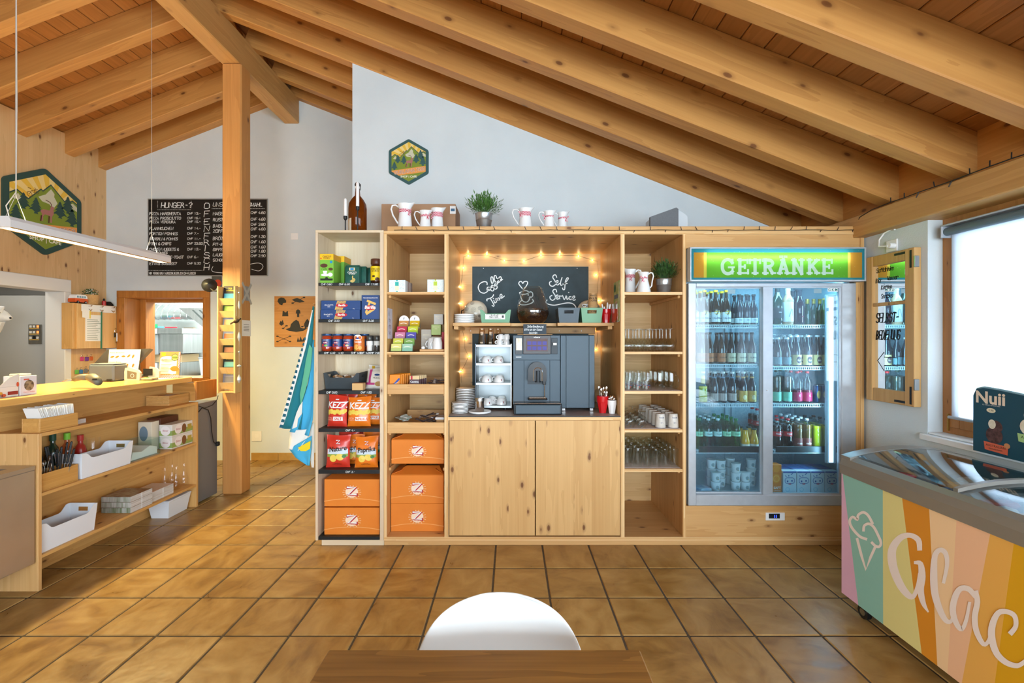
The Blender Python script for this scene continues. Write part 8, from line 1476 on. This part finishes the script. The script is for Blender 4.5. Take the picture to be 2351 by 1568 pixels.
t = thing('lidded_box', 'white lidded plastic box on the floor under the counter', 'box', (-2.88, 3.83, 0)); part(t, 'body', WB, lambda b: b.add([(-2.965, 3.715, .001), (-2.825, 3.715, .001), (-2.825, 3.925, .001), (-2.965, 3.925, .001), (-2.985, 3.695, .135), (-2.805, 3.695, .135), (-2.805, 3.945, .135), (-2.985, 3.945, .135)], [(3, 2, 1, 0), (4, 5, 6, 7), (0, 1, 5, 4), (1, 2, 6, 5), (2, 3, 7, 6), (3, 0, 4, 7)])); part(t, 'lid', WB, lambda b: b.box(-2.99, -2.80, 3.69, 3.95, .1355, .15, .004))
# ---------------------------------------------------------------- kitchen behind the hatch
KY = 7.4; kk7 = KY/F; K = lambda x, y, Y=KY: px(x, y, Y); KW = mat('kitchen_white', '#dfe6e4', .6)
kw = M(); kw.box(-6.4, -2.2, KY, KY+.1, 0, 2.6); kw.box(-6.5, -6.4, 5.71, KY, 0, 2.6); kw.box(-2.2, -2.1, 5.71, KY, 0, 2.6); tag(kw.build('wall_kitchen', KW), 'white kitchen walls seen through the hatch', 'wall', kind='structure'); tag(M().box(-6.4, -2.2, 5.71, KY, 2.6, 2.65).build('ceiling_kitchen', KW), 'white kitchen ceiling', 'ceiling', kind='structure'); tag(M().box(-6.4, -2.2, 5.71, KY, -.05, 0).build('floor_kitchen', GREYW), 'grey kitchen floor', 'floor', kind='structure')
kl = bpy.data.lights.new('kitchen_ceiling_light', 'AREA'); kl.shape = 'RECTANGLE'; kl.size = 1.8; kl.size_y = .5; kl.energy = 150; kl.color = (.95, 1, 1); ko = bpy.data.objects.new('kitchen_ceiling_light', kl); COL.objects.link(ko); ko.location = (-4.4, 6.4, 2.58)
du = thing('vent_duct', 'shiny spiral ventilation duct in the kitchen', 'duct', K(400, 735, 7.1)); GALV = mat('galvanised', '#c9cfcd', .25, .85); a0, a1 = K(330, 716, 7.1), K(450, 717, 7.1); part(du, 'pipe', GALV, lambda b: b.tube([a0, a1], .12, 24)); [part(du, 'seam', GALV, lambda b: b.tube([a0+(a1-a0)*(.1+.12*k)+V3((.05*math.sin(g)+.0, .122*math.cos(g), .122*math.sin(g))) for g in [j*math.pi/10 for j in range(21)]], .004, 5)) for k in range(8)]
ho = thing('extractor_hood', 'white kitchen extractor hood with steel filters', 'hood', K(445, 735, 6.7)); part(ho, 'fascia', KW, lambda b: b.box(K(409, 0, 6.7).x, K(409, 0, 6.7).x+1.0, 6.7, 6.72, K(0, 707, 6.7).z, K(0, 680, 6.7).z)); part(ho, 'canopy', STEEL, lambda b: b.prism([(0, 0), (1.0, 0), (1.0, -.28), (.36, -.28)], lambda a, c, d: V3((K(409, 0, 6.7).x+a, 6.71+d, K(0, 707, 6.7).z+c)), 0, .01)); [part(ho, 'filter_bar', mat('filter_dark', '#4d5350', .4, .6), lambda b: b.prism([(.2+.1*k, -.03), (.23+.1*k, -.03), (.45+.1*k, -.24), (.42+.1*k, -.24)], lambda a, c, d: V3((K(409, 0, 6.7).x+a, 6.70+d, K(0, 707, 6.7).z+c)), 0, .008)) for k in range(6)]
ov = thing('steel_oven', 'stainless steel oven stack in the kitchen', 'oven', K(380, 870, 7.0)); part(ov, 'upper_body', STEEL, lambda b: b.box(K(325, 0, 6.9).x, K(420, 0, 6.9).x, 6.9, 7.35, K(0, 812, 6.9).z, K(0, 766, 6.9).z, .005)); part(ov, 'top_box', STEEL, lambda b: b.box(K(325, 0, 6.85).x, K(418, 0, 6.85).x, 6.85, 7.3, K(0, 766, 6.85).z, K(0, 753, 6.85).z, .005)); part(ov, 'lower_body', STEEL, lambda b: b.box(K(325, 0, 6.9).x, K(416, 0, 6.9).x, 6.9, 7.35, .3, K(0, 832, 6.9).z, .005)); part(ov, 'door', mat('oven_grey', '#a9b2b5', .3, .5), lambda b: b.box(K(325, 0, 6.88).x, K(362, 0, 6.88).x, 6.87, 6.9, K(0, 814, 6.88).z, K(0, 768, 6.88).z, .004)); part(ov, 'window', GLB, lambda b: b.rect(K(346, 0, 6.86).x, K(353, 0, 6.86).x, K(0, 806, 6.86).z, K(0, 775, 6.86).z, FRONT(0, 6.865, 0))); part(ov, 'gap_shelf', mat('cardboard_tan', '#b39a72', .7), lambda b: b.box(K(330, 0, 6.9).x, K(415, 0, 6.9).x, 6.92, 7.3, K(0, 832, 6.9).z+.002, K(0, 813, 6.9).z-.004)); [part(ov, 'label', PAPER, lambda b: b.rect(K(352, 0, 6.84).x, K(360, 0, 6.84).x, K(0, y+11, 6.84).z, K(0, y, 6.84).z, FRONT(0, 6.845, 0))) for y in (755, 834)]
for k, (x0, x1, y0, y1, c, lb) in enumerate(((345, 356, 744, 752, '#1f9a52', 'green cloth on the kitchen oven'), (349, 362, 749, 752.5, '#5aa8e0', 'blue box on the kitchen oven'), (362, 384, 750, 752.5, '#d22a3a', 'red tray on the kitchen oven'))): cbox('kitchen_box', lb, 'box', K(x0, 0, 6.9).x, K(x1, 0, 6.9).x, 6.88+.08*k, 6.95+.08*k, K(0, 752.5, 6.9).z+.002, K(0, y0, 6.9).z, ink(c))
t = thing('white_wall_bin', 'white wall bin holding brown paper bags in the kitchen', 'bin', K(428, 788, 7.2)); part(t, 'body', WHITE, lambda b: b.prism([(0, 0), (20, 0), (40, 6), (41, 22), (33, 22), (22, 13), (-1, 12)], lambda a, c, d: K(408+a, 788-c, 7.25)+V3((0, d, 0)), 0, .14)); part(t, 'bag', mat('paper_bag', '#c9b08a', .8), lambda b: b.box(K(424, 0, 7.3).x, K(446, 0, 7.3).x, 7.28, 7.33, K(0, 776, 7.3).z, K(0, 752, 7.3).z)); part(t, 'bag', mat('paper_bag', '#c9b08a', .8), lambda b: b.box(K(385, 0, 7.22).x, K(428, 0, 7.22).x, 7.26, 7.36, K(0, 777, 7.22).z, K(0, 769, 7.22).z))
t = thing('kitchen_worktop', 'steel kitchen worktop with a wooden edge', 'worktop', K(430, 870, 7.0)); part(t, 'top', STEEL, lambda b: b.box(K(434, 0, 7.0).x, -2.25, 6.7, 7.39, .86, .9, .004)); part(t, 'rail', mat('tan_rail', '#a98a5a', .6), lambda b: b.box(K(434, 0, 7.0).x, -2.25, 7.34, 7.39, .9, .94)); part(t, 'cupboard', KW, lambda b: b.box(K(434, 0, 7.0).x, -2.25, 6.75, 7.39, 0, .86))
t = thing('white_bucket', 'white plastic bucket on the kitchen worktop', 'bucket', (K(478, 0, 6.9).x, 6.95, .901)); M().lathe([(.12, 0), (.15, .28), (.155, .29), (.145, .29)], 24).build('bucket', WHITE, t, 60); M().lathe([(.156, .28), (.156, .3)], 24).build('lid', GREYP, t, 40)
t = thing('kitchen_socket', 'white double socket with a dark hose on the kitchen wall', 'socket', K(435, 832, KY)); part(t, 'plate', WHITE, lambda b: b.box(K(425, 0).x, K(448, 0).x, KY-.02, KY-.001, K(0, 831).z, K(0, 819).z, .003)); part(t, 'hose', GREYP, lambda b: b.tube([K(430, 823, 7.36), K(421, 828, 7.375), K(419, 850, 7.375), K(418.5, 866, 7.375)], .01, 6))
# ---------------------------------------------------------------- towel on the snack shelf
tw = thing('beach_towel', 'blue, green and white beach towel hanging at the side of the snack shelf', 'towel', px(690, 1070, 3.30)); TWC = {n: mat('towel_'+n, c, .95) for n, c in (('teal', '#1f7480'), ('green', '#5fae8c'), ('blue', '#46a9d2'), ('white', '#e6e6e0'), ('yellow', '#e6cf2a'), ('navy', '#1d5a6c'))}
def fold(nm, c, P, Y, amp=.012, th=.004, n0=0):
    P = [(x, y) for x, y in P]; 
    part(tw, nm, TWC[c], lambda b: b.prism(P, lambda x, y, d: px(x, y, Y)+V3((0, d+amp*math.sin((x+y*.33)*.16+n0), 0)), 0, th))
def quadstrip(nm, c, L, Rr, Y, amp=.014, n=16, m=6, n0=0):
    """draped sheet between a left and a right pixel polyline"""
    def at(P, t): s = t*(len(P)-1); i = min(int(s), len(P)-2); f_ = s-i; return (P[i][0]+(P[i+1][0]-P[i][0])*f_, P[i][1]+(P[i+1][1]-P[i][1])*f_)
    b = M(); vs = []
    for j in range(n+1):
        l, r = at(L, j/n), at(Rr, j/n)
        for i in range(m+1):
            u = i/m; x, y = l[0]+(r[0]-l[0])*u, l[1]+(r[1]-l[1])*u; vs.append(px(x, y, Y)+V3((0, amp*math.sin(u*7+n0+j*.15)*(.3+j/n), 0)))
    b.add(vs, [(j*(m+1)+i, j*(m+1)+i+1, (j+1)*(m+1)+i+1, (j+1)*(m+1)+i) for j in range(n) for i in range(m)]); o = b.build(nm, TWC[c], tw, 180, w=True); s_ = o.modifiers.new('thick', 'SOLIDIFY'); s_.thickness = .004
quadstrip('green_fold', 'teal', [(718, 702), (700, 790), (672, 880), (641, 982)], [(721, 704), (716, 790), (704, 880), (690, 986)], 3.262)
quadstrip('edge_band', 'white', [(717, 712), (699, 790), (671, 880), (639.5, 982)], [(718.5, 712), (704, 792), (678.5, 882), (650, 984)], 3.254, .0)
for k in range(17):
    tq = .25+.72*k/16; xl, y_ = 718-77*tq**1.02, 704+279*tq; part(tw, 'edge_dash', TWC['navy'], lambda b: b.prism([(0, 0), (6.2*tq+1.2, 1.4), (5*tq+1.0, 8), (-2.2, 6.6)], lambda x, y, d: px(xl-1.5+x+1.5, y_+y, 3.2495)+V3((0, d, 0)), 0, .002))
fold('pattern_green', 'green', [(711, 790), (717, 800), (712, 850), (700, 900), (690, 930), (688, 905), (697, 860), (703, 825)], 3.246, .004); fold('pattern_white', 'white', [(688, 930), (694, 922), (693, 950), (684, 962), (682, 980), (670, 985), (676, 962), (680, 948)], 3.2465, .004)
quadstrip('blue_fold', 'blue', [(719, 780), (708, 880), (690, 930), (668, 990)], [(721, 780), (721, 880), (721, 960), (712, 1000)], 3.275, .016, n0=2)
quadstrip('white_fold', 'white', [(668, 988), (664, 1010), (664, 1030)], [(712, 985), (706, 1005), (686, 1035)], 3.27, .008, n0=1); quadstrip('lower_blue_fold', 'blue', [(664, 1030), (680, 1050), (706, 1068)], [(716, 1000), (716, 1030), (711, 1068)], 3.268, .008, n0=3); fold('sun_motif', 'yellow', [(684, 1028), (700, 1019), (713, 1012), (712, 1030), (702, 1036), (690, 1036)], 3.246, .002); quadstrip('rear_fold', 'white', [(712, 970), (710, 1040), (716, 1072)], [(721, 970), (721, 1060), (721, 1074)], 3.285, .004)
part(tw, 'hook', CHROME, lambda b: b.tube([V3((fx(724)-.0008, 3.265, px(0, 700, 3.265).z)), px(721, 700, 3.265), px(720, 696, 3.265)], .003, 6))
# ---------------------------------------------------------------- right wall: mirror, socket, window
mr = thing('window_mirror', 'old wooden casement window used as a mirror with black writing', 'mirror', (2.51, 2.97, 1.056)); MX = 2.487; YA, YB, ZA, ZZ = 3.16, 2.783, 1.056, 2.044; MW = wood('casement_wood', '#cfa368', '#b98a4e', 'z', knot=.06, vary=.08)
gy0, gy1 = 2.85, 3.108
for nm, bb_ in (('stile', (gy1, YA, ZA, ZZ)), ('stile', (YB, gy0, ZA, ZZ)), ('rail', (gy0, gy1, ZA, 1.142)), ('rail', (gy0, gy1, 1.975, ZZ)), ('glazing_bar', (gy0, gy1, 1.70, 1.722))): part(mr, nm, MW, lambda b: b.box(MX-(.004 if nm == 'stile' else 0), XR-.002, *bb_, .003))
MIR = mat('mirror_glass', '#eef2f2', .015, 1); part(mr, 'upper_pane', MIR, lambda b: b.box(MX+.018, MX+.022, gy0, gy1, 1.722, 1.975)); part(mr, 'lower_pane', MIR, lambda b: b.box(MX+.018, MX+.022, gy0, gy1, 1.142, 1.70)); f = LEFT(MX+.0174, gy1, 0)
BI = mat('black_marker', '#12140f', .5)
for s_, a, z, h_, wd in (('Softdrinks', .012, 1.93, .028, .56), ('Bier', .004, 1.862, .028, .6), ('Wasser', .10, 1.868, .026, .6), ('Kaffee', .05, 1.812, .026, .6), ('Snacks', .05, 1.752, .028, .6)): part(mr, 'writing', BI, lambda b: b.hand(s_, a, z, h_, .0042, f, 0, wd))
for s_, z, wd in (('SELBST-', 1.59, .42), ('BEDIENUNG', 1.475, .36)): part(mr, 'bold_writing', BI, lambda b: b.hand(s_, .008, z, .06, .0095, f, 0, wd*1.12))
part(mr, 'arrow', BI, lambda b: b.line([(.02, 1.33), (.075, 1.39), (.075, 1.355), (.18, 1.355), (.18, 1.30), (.075, 1.30), (.075, 1.262), (.02, 1.33)], .005, f, 0, False))
for z0, s in ((2.03, -1), (1.07, 1)): part(mr, 'corner_bracket', BLACK, lambda b: (b.box(MX-.007, MX-.0045, 2.80, 2.812, min(z0, z0+s*.11), max(z0, z0+s*.11)), b.box(MX-.003, MX-.0005, 2.812, 2.93, min(z0, z0+s*.014), max(z0, z0+s*.014))))
for z in (1.92, 1.16): part(mr, 'hinge', STEEL, lambda b: b.box(MX-.008, MX+.02, 2.772, 2.782, z, z+.07, .002))
t = thing('wall_socket', 'white wall socket with plugged white cable above the mirror', 'socket', (XR-.004, 3.0, 2.03)); sY = lambda x: XR*F/(x-CX); part(t, 'plate', WHITEM, lambda b: b.box(XR-.012, XR-.001, sY(2063), sY(2038), 2.055, 2.135, .003)); part(t, 'plug', WHITE, lambda b: b.tube([(XR-.012, 2.97, 2.09), (XR-.05, 2.97, 2.092)], .018, 12)); part(t, 'cable', WHITE, lambda b: b.tube([(XR-.05, 2.975, 2.09), (XR-.055, 3.04, 2.10), (XR-.03, 3.07, 2.15), (XR-.02, 3.04, 2.19), (XR-.015, 2.98, 2.205), (XR-.015, 2.96, 2.195)], .005, 6))
pc = thing('wall_plate_lights', 'black string light cable along the wall plate by the window', 'cable', (2.44, 2.7, 2.35)); P = [V3((2.45, 3.2, 2.29)), V3((2.438, 3.16, 2.33)), V3((2.437, 3.05, 2.352))]+[V3((2.437, 3.0-.1*i, 2.353+R.uniform(-.003, .003))) for i in range(1, 14)]; part(pc, 'cable', BLACK, lambda b: b.tube(P, .003, 5)); [part(pc, 'bulb', BLACK, lambda b: b.tube([p, p+V3((-.008, R.uniform(-.01, .01), R.choice((.03, -.03, .028))))], .003, 5)) for p in P[3::1]]
wi = thing('window_1', 'wood framed window with a white roller blind at the right', 'window', (2.62, 2.0, WZ0)); wi['kind'] = 'structure'
part(wi, 'outer_frame', WINW, lambda b: (b.box(2.62, 2.70, WY1-.07, WY1-.001, WZ0+.013, WZ1), b.box(2.62, 2.70, WY0, WY0+.07, WZ0+.013, WZ1), b.box(2.62, 2.70, WY0+.07, WY1-.07, WZ0+.013, WZ0+.07), b.box(2.62, 2.70, WY0+.07, WY1-.07, WZ1-.07, WZ1))); part(wi, 'sash', WINW, lambda b: (b.box(2.612, 2.665, WY1-.11, WY1-.04, WZ0+.05, WZ1-.05, .004), b.box(2.612, 2.665, WY0+.04, WY0+.11, WZ0+.05, WZ1-.05, .004), b.box(2.612, 2.665, WY0+.11, WY1-.11, WZ0+.05, WZ0+.13, .004), b.box(2.612, 2.665, WY0+.11, WY1-.11, WZ1-.12, WZ1-.05, .004))); part(wi, 'pane', GLASS, lambda b: b.box(2.64, 2.645, WY0+.11, WY1-.11, WZ0+.13, WZ1-.12)); part(wi, 'sill', WHITEM, lambda b: b.box(2.53, 2.66, WY0+.001, WY1-.001, WZ0+.001, WZ0+.012, .003)); part(wi, 'sill_nose', WHITEM, lambda b: b.box(2.495, 2.529, WY0, WY1+.02, WZ0-.035, WZ0+.0005, .003)); part(wi, 'handle', mat('brass', '#a07a3a', .3, .8), lambda b: b.box(2.604, 2.612, 2.69, 2.70, .93, 1.03))
bl_ = thing('roller_blind', 'white translucent roller blind with grey tube in front of the window', 'blind', (2.59, 2.0, 1.02)); bmat = bpy.data.materials.new('blind_cloth'); bmat.use_nodes = True; tn = NT(bmat); tn.n.clear(); oo = tn.new('ShaderNodeOutputMaterial'); d1 = tn.new('ShaderNodeBsdfDiffuse', i_Color=hx('#e4eef6')); d2 = tn.new('ShaderNodeBsdfTranslucent', i_Color=hx('#dfeaf4')); mm = tn.new('ShaderNodeMixShader', i_0=.75); tn.l(d1.outputs[0], mm.inputs[1]); tn.l(d2.outputs[0], mm.inputs[2]); tn.l(mm.outputs[0], oo.inputs[0])
part(bl_, 'cloth', bmat, lambda b: b.box(2.592, 2.5925, WY0+.05, WY1-.085, 1.02, 2.1)); part(bl_, 'tube', mat('blind_tube', '#5c6d74', .5), lambda b: b.tube([(2.575, WY0+.03, 2.11), (2.575, WY1-.075, 2.11)], .024, 16)); part(bl_, 'bracket', ALU, lambda b: (b.box(2.545, 2.612, WY1-.074, WY1-.062, 2.075, 2.15, .004), b.box(2.545, 2.612, WY0+.02, WY1-.062, 2.14, 2.15, .002))); part(bl_, 'bottom_bar', ALU, lambda b: b.tube([(2.59, WY0+.05, 1.015), (2.59, WY1-.07, 1.015)], .009, 10))
ev = M(); ev.box(-.33, .33, -3.5, 3.5, 0, .08); o = tag(ev.build('trim_1', PLANKW), 'roof overhang outside the window', 'eaves', kind='structure'); slope_obj(o, 1, (3.09-AX)/math.cos(ANG), RH-.02, 1.0)
# ---------------------------------------------------------------- ice cream freezer
FX0, FX1, FY0, FY1 = 1.795, 2.46, .95, 2.452; fz_ = thing('ice_cream_freezer', 'ice cream chest freezer with pastel stripes and curved glass lids', 'freezer', (2.12, 1.7, 0)); zB, zR = .10, .75
fcb = part(fz_, 'cabinet', mat('freezer_body', '#d8cfc8', .35), lambda b: b.box(FX0+.002, FX1, FY0, FY1, zB, zR, .006)); zq = lambda x, y: pX(1900+x/2.2794, 880+y/2.2794, FX0)
cuts = [((80, 470), (163, 1160)), ((291, 545), (293, 1258)), ((390, 583), (495, 1415)), ((533, 640), (577, 1478)), ((678, 705), (630, 1520)), ((857, 770), (705, 1568)), ((980, 820), (865, 1660))]
SF = LEFT(FX0, 0, 0); ln = []
for a, b_ in cuts:
    p, q = zq(*a), zq(*b_); g = lambda z, p=p, q=q: p.y+(q.y-p.y)*(z-p.z)/(q.z-p.z); ln.append((g(zR), g(zB)))
ln = [(FY1, FY1)]+ln+[(1.32, 1.42), (1.1, 1.2), (FY0, FY0)]; SCOL = ['#ddb4d6', '#8cc6c0', '#e0dc98', '#d9922e', '#f2d4aa', '#eec3a0', '#e8b45c', '#dca820', '#d0922a', '#9cc4b8']
for k in range(len(ln)-1):
    (a, b_), (c, d_) = ln[k], ln[k+1]; part(fcb, 'stripe', ink(SCOL[k], .35), lambda b: b.prism([(-a, zR-.001), (-c, zR-.001), (-d_, zB), (-b_, zB)], lambda u, v, d: V3((FX0-d, -u, v)), 0, .002))
SW = mat('freezer_lettering', '#efe8e8', .45); GF = lambda a, b, d=0: (lambda p: V3((FX0-.0028-d, p.y, p.z)))(zq(a, b))
for j, st in enumerate(([(485,865,26),(478,820,30),(435,795,26),(385,808,34),(345,860,42),(340,920,46),(355,990,44),(390,1065,40),(430,1112,32),(455,1112,24),(475,1060,20),(485,1000,18)], [(462,938,16),(490,945,28),(498,1010,38),(490,1080,36),(505,1150,26),(530,1195,8)])): part(fcb, 'letter_stroke', SW, lambda b: b.line(st, 20, GF, .0004*j))
for j, st in enumerate(([(612,1040,18),(630,950,22),(622,890,26),(592,872,26),(566,905,30),(560,1000,38),(566,1100,38),(592,1185,34),(625,1242,26),(655,1240,20),(668,1180,14)], [(775,1110,26),(742,1076,28),(700,1075,30),(672,1120,34),(660,1190,34),(680,1258,28),(708,1286,24),(732,1235,20),(748,1150,16)], [(782,1095,26),(790,1145,30),(776,1225,32),(786,1300,30),(822,1365,24),(850,1345,20),(866,1280,16)], [(968,1305,28),(992,1270,26),(986,1218,26),(945,1195,26),(900,1202,30),(870,1262,36),(866,1332,38),(890,1410,34),(940,1460,30),(1000,1478,26),(1040,1455,22)])): part(fcb, 'letter_stroke', SW, lambda b: b.line(st, 20, GF, .0008+.0004*j))
for j, st in enumerate(([(158,815),(180,900),(203,975),(228,910),(255,850)], [(205,815),(170,800),(130,755),(119,720),(135,699),(160,714),(163,690),(190,675),(216,692),(238,732)], [(192,770),(196,745),(220,735),(245,752),(266,790),(283,832),(275,854),(256,852),(236,834)])): part(fcb, 'ice_cone_logo', SW, lambda b: b.line(st, 14, GF, .0004*j, j > 0))
RIM = mat('rim_grey', '#87857f', .3, .2); mid = (FX0+FX1)/2
def arcz(x): return .835+.05*(1-((x-mid)/((FX1-FX0)/2))**2)
def sec(y0, y1, x0, x1, dz0, dz1, n=40): 
    def f(b):
        P = [(x0+(x1-x0)*i/n, arcz(x0+(x1-x0)*i/n)+dz1) for i in range(n+1)]+[(x0+(x1-x0)*i/n, (arcz(x0+(x1-x0)*i/n)+dz0) if dz0 > -1 else zR) for i in range(n, -1, -1)]; b.prism(P, lambda a, c, d: V3((a, d, c)), y0, y1)
    return f
part(fz_, 'side_rim', RIM, lambda b: b.prism([(FX0-.012, zR), (FX0-.014, zR+.05), (FX0, .832), (FX0+.03, .848), (FX0+.05, .84), (FX0+.05, zR)], lambda a, c, d: V3((a, d, c)), FY0, FY1)); part(fz_, 'side_rim', RIM, lambda b: b.prism([(FX1+.012, zR), (FX1+.012, zR+.05), (FX1, .832), (FX1-.03, .848), (FX1-.05, .84), (FX1-.05, zR)], lambda a, c, d: V3((a, d, c)), FY0, FY1))
part(fz_, 'end_rim', RIM, sec(FY1-.06, FY1+.008, FX0, FX1, -2, .012)); part(fz_, 'end_rim', RIM, sec(FY0-.008, FY0+.06, FX0, FX1, -2, .012)); LG = glass('lid_glass', '#dfe8ea', ior=1.6); part(fz_, 'glass_lid', LG, sec(1.86, FY1-.06, FX0+.04, FX1-.04, .006, .01), 40); part(fz_, 'glass_lid', LG, sec(FY0+.06, 1.90, FX0+.04, FX1-.04, -.006, -.002), 40); part(fz_, 'lid_frame', RIM, sec(1.855, 1.875, FX0+.04, FX1-.04, -.002, .014)); part(fz_, 'inner_tub', mat('tub_grey', '#7a8288', .5), lambda b: (b.box(FX0+.05, FX1-.05, FY0+.06, FY1-.06, zR-.0, zR+.004))); 
for x in (FX0+.07, FX1-.07):
    for y in (FY0+.08, FY1-.07): part(fz_, 'castor', BLACK, lambda b: (b.tube([(x-.012, y, .036), (x+.012, y, .036)], .035, 14), b.box(x-.02, x+.02, y-.02, y+.02, .055, .1))); part(fz_, 'castor_hub', STEEL, lambda b: b.tube([(x-.014, y, .036), (x-.0125, y, .036)], .018, 12))
rr = random.Random(12)
for k in range(16):
    t = thing('ice_cream_pack', 'wrapped ice cream under the glass lids, %s of the heap' % (ORD[k] if k < 12 else ('thirteenth', 'fourteenth', 'fifteenth', 'last')[k-12]), 'ice cream', (rr.uniform(FX0+.16, FX1-.16), 1.12+.08*k, zR+.012), rr.uniform(-.15, .15), 'ice cream packs'); M().box(-.07, .07, -.03, .03, 0, .025, .01).build('wrapper', ink(('#b33a3f', '#d8d4d8', '#3a4f7a', '#c98a4a', '#e2dfd8')[k % 5], .3), t)
nu = thing('ice_cream_sign', 'dark teal upright ice cream poster board reading Nuii', 'sign', (2.45, 2.1, .888)); f = LEFT(2.447, 2.392, .888)
nub = part(nu, 'board', mat('poster_teal', '#1d4a5c', .35), lambda b: b.prism([(0, 0), (.62, 0), (.62, .29), (.5, .30), (.36, .31), (.25, .315), (.12, .33), (.05, .335), (.015, .325), (0, .29)], f, -.012, 0)); part(nu, 'edge', mat('poster_edge', '#8fb6c2', .4), lambda b: b.prism([(-.008, -.002), (.628, -.002), (.628, .296), (.5, .308), (.36, .318), (.25, .323), (.12, .338), (.045, .343), (.005, .33), (-.008, .29)], f, -.016, -.0125))
part(nub, 'lettering', mat('poster_cream', '#f0dcc6', .5), lambda b: b.text('Nuii', .085, .258, .085, f, .001, .03)); part(nub, 'small_lettering', PAPER, lambda b: b.text('ICE CREAM ADVENTURES', .09, .247, .0075, f, .001)); part(nub, 'price_oval', ink('#efe6c8'), lambda b: b.disc(.09, .224, .022, .012, f, .001)); part(nub, 'price', ink('#6a5f48'), lambda b: b.text('3.90', .09, .219, .015, f, .0016)); CH1 = noisy('choc_ice', '#3a2020', '#6d4a44', 60, .4); CH2 = noisy('cream_ice', '#d8cdb2', '#eee7d6', 50, .4)
part(nub, 'chocolate_ice_picture', CH1, lambda b: (b.disc(.112, .145, .032, .032, f, .001), b.disc(.105, .1, .04, .042, f, .0012))); part(nub, 'cream_swirl', CH2, lambda b: (b.disc(.095, .155, .018, .024, f, .0016), b.disc(.285, .225, .048, .05, f, .001), b.disc(.27, .17, .05, .045, f, .0012))); part(nub, 'red_ribbon', ink('#d8684a'), lambda b: b.poly([(.055, .062), (.17, .056), (.168, .014), (.06, .02)], f, .0018)); part(nub, 'green_ribbon', ink('#a9cf8a'), lambda b: b.poly([(.21, .135), (.36, .125), (.355, .085), (.215, .095)], f, .0018)); [part(nub, 'ribbon_lettering', ink('#2a3a2c'), lambda b: b.text(s_, a_, z_, h_, f, .0022)) for s_, a_, z_, h_ in (('AUSTRALIAN', .112, .04, .016), ('MACADAMIA', .112, .026, .011), ('ANATOLIAN', .28, .112, .019), ('PISTACHIO', .28, .098, .012))]; part(nub, 'nut_picture', ink('#c98a5c'), lambda b: b.disc(.165, .06, .014, .013, f, .002)); part(nub, 'badge_lines', PAPER, lambda b: (b.ring(.262, .06, .012, .0135, f, .001), b.line([(.245, .022), (.28, .022), (.262, .005), (.245, .022)], .002, f, .001, False)))
# ---------------------------------------------------------------- table and chair in front
TABW = wood('table_wood', '#93682f', '#6e4a1e', 'x', knot=0, vary=.03, rough=.45, gr=1.6); tb_ = thing('dining_table', 'brown wooden dining table at the bottom of the view', 'table', (-.065, .45, 0)); part(tb_, 'top', TABW, lambda b: b.box(-.434, .305, -.15, 1.071, .705, .74, .004))
for x in (-.40, .215):
    for y in (-.11, .975): part(tb_, 'leg', TABW, lambda b: b.box(x, x+.06, y, y+.06, 0, .705, .003))
chh = thing('shell_chair', 'white plastic shell chair pushed in at the far side of the table', 'chair', (-.03, 1.05, 0)); SH = mat('shell_white', '#d3d6d6', .35); b = M(); N, K2 = 20, 22
def shell(u, v):   # v 0..1 seat front to back edge, 1..2 up the backrest
    if v <= 1: hw = .20+.03*math.sin(v*1.6); y = .66+.46*v; z = .455-.03*math.sin(v*math.pi)+.02*(1-v); return V3((-.03+hw*u, y, z+.035*u*u))
    t_ = .985*(1-(2-v)**2.0); e = max(0.0, 1-t_**3.2)**(1/2.5); hw = .232*e+.0; y = 1.12+.115*t_+.015*math.sin(t_*3); z = .455+.333*t_; return V3((-.03+hw*u*(.96+.04*abs(u)), y-.055*abs(u)**2.2*(1-.55*t_), z+.035*u*u*(1-t_)))
vs = [shell(-1+2*i/N, 2*(1-(1-j/K2)**1.0)*.9995) for j in range(K2+1) for i in range(N+1)]; b.add(vs, [(j*(N+1)+i, j*(N+1)+i+1, (j+1)*(N+1)+i+1, (j+1)*(N+1)+i) for j in range(K2) for i in range(N)]); o = b.build('shell', SH, chh, 180, w=True); md = o.modifiers.new('thick', 'SOLIDIFY'); md.thickness = .006; md.offset = 0; sd_ = o.modifiers.new('sub', 'SUBSURF'); sd_.levels = 1; sd_.render_levels = 2
for x, y in ((-.21, .70), (.15, .70), (-.21, 1.12), (.15, 1.12)): part(chh, 'leg', wood('beech', '#d2ab78', '#c09864', 'z', knot=0), lambda b: b.tube([(x*.7-.01, .9+(y-.9)*.55, .43), (x, y, 0)], [.016, .011], 10))
part(chh, 'brace', BLACK, lambda b: (b.tube([(-.15, .79, .3), (.1, 1.02, .3)], .005, 6), b.tube([(.1, .79, .3), (-.15, 1.02, .3)], .005, 6)))
print('objects', len(SC.objects))
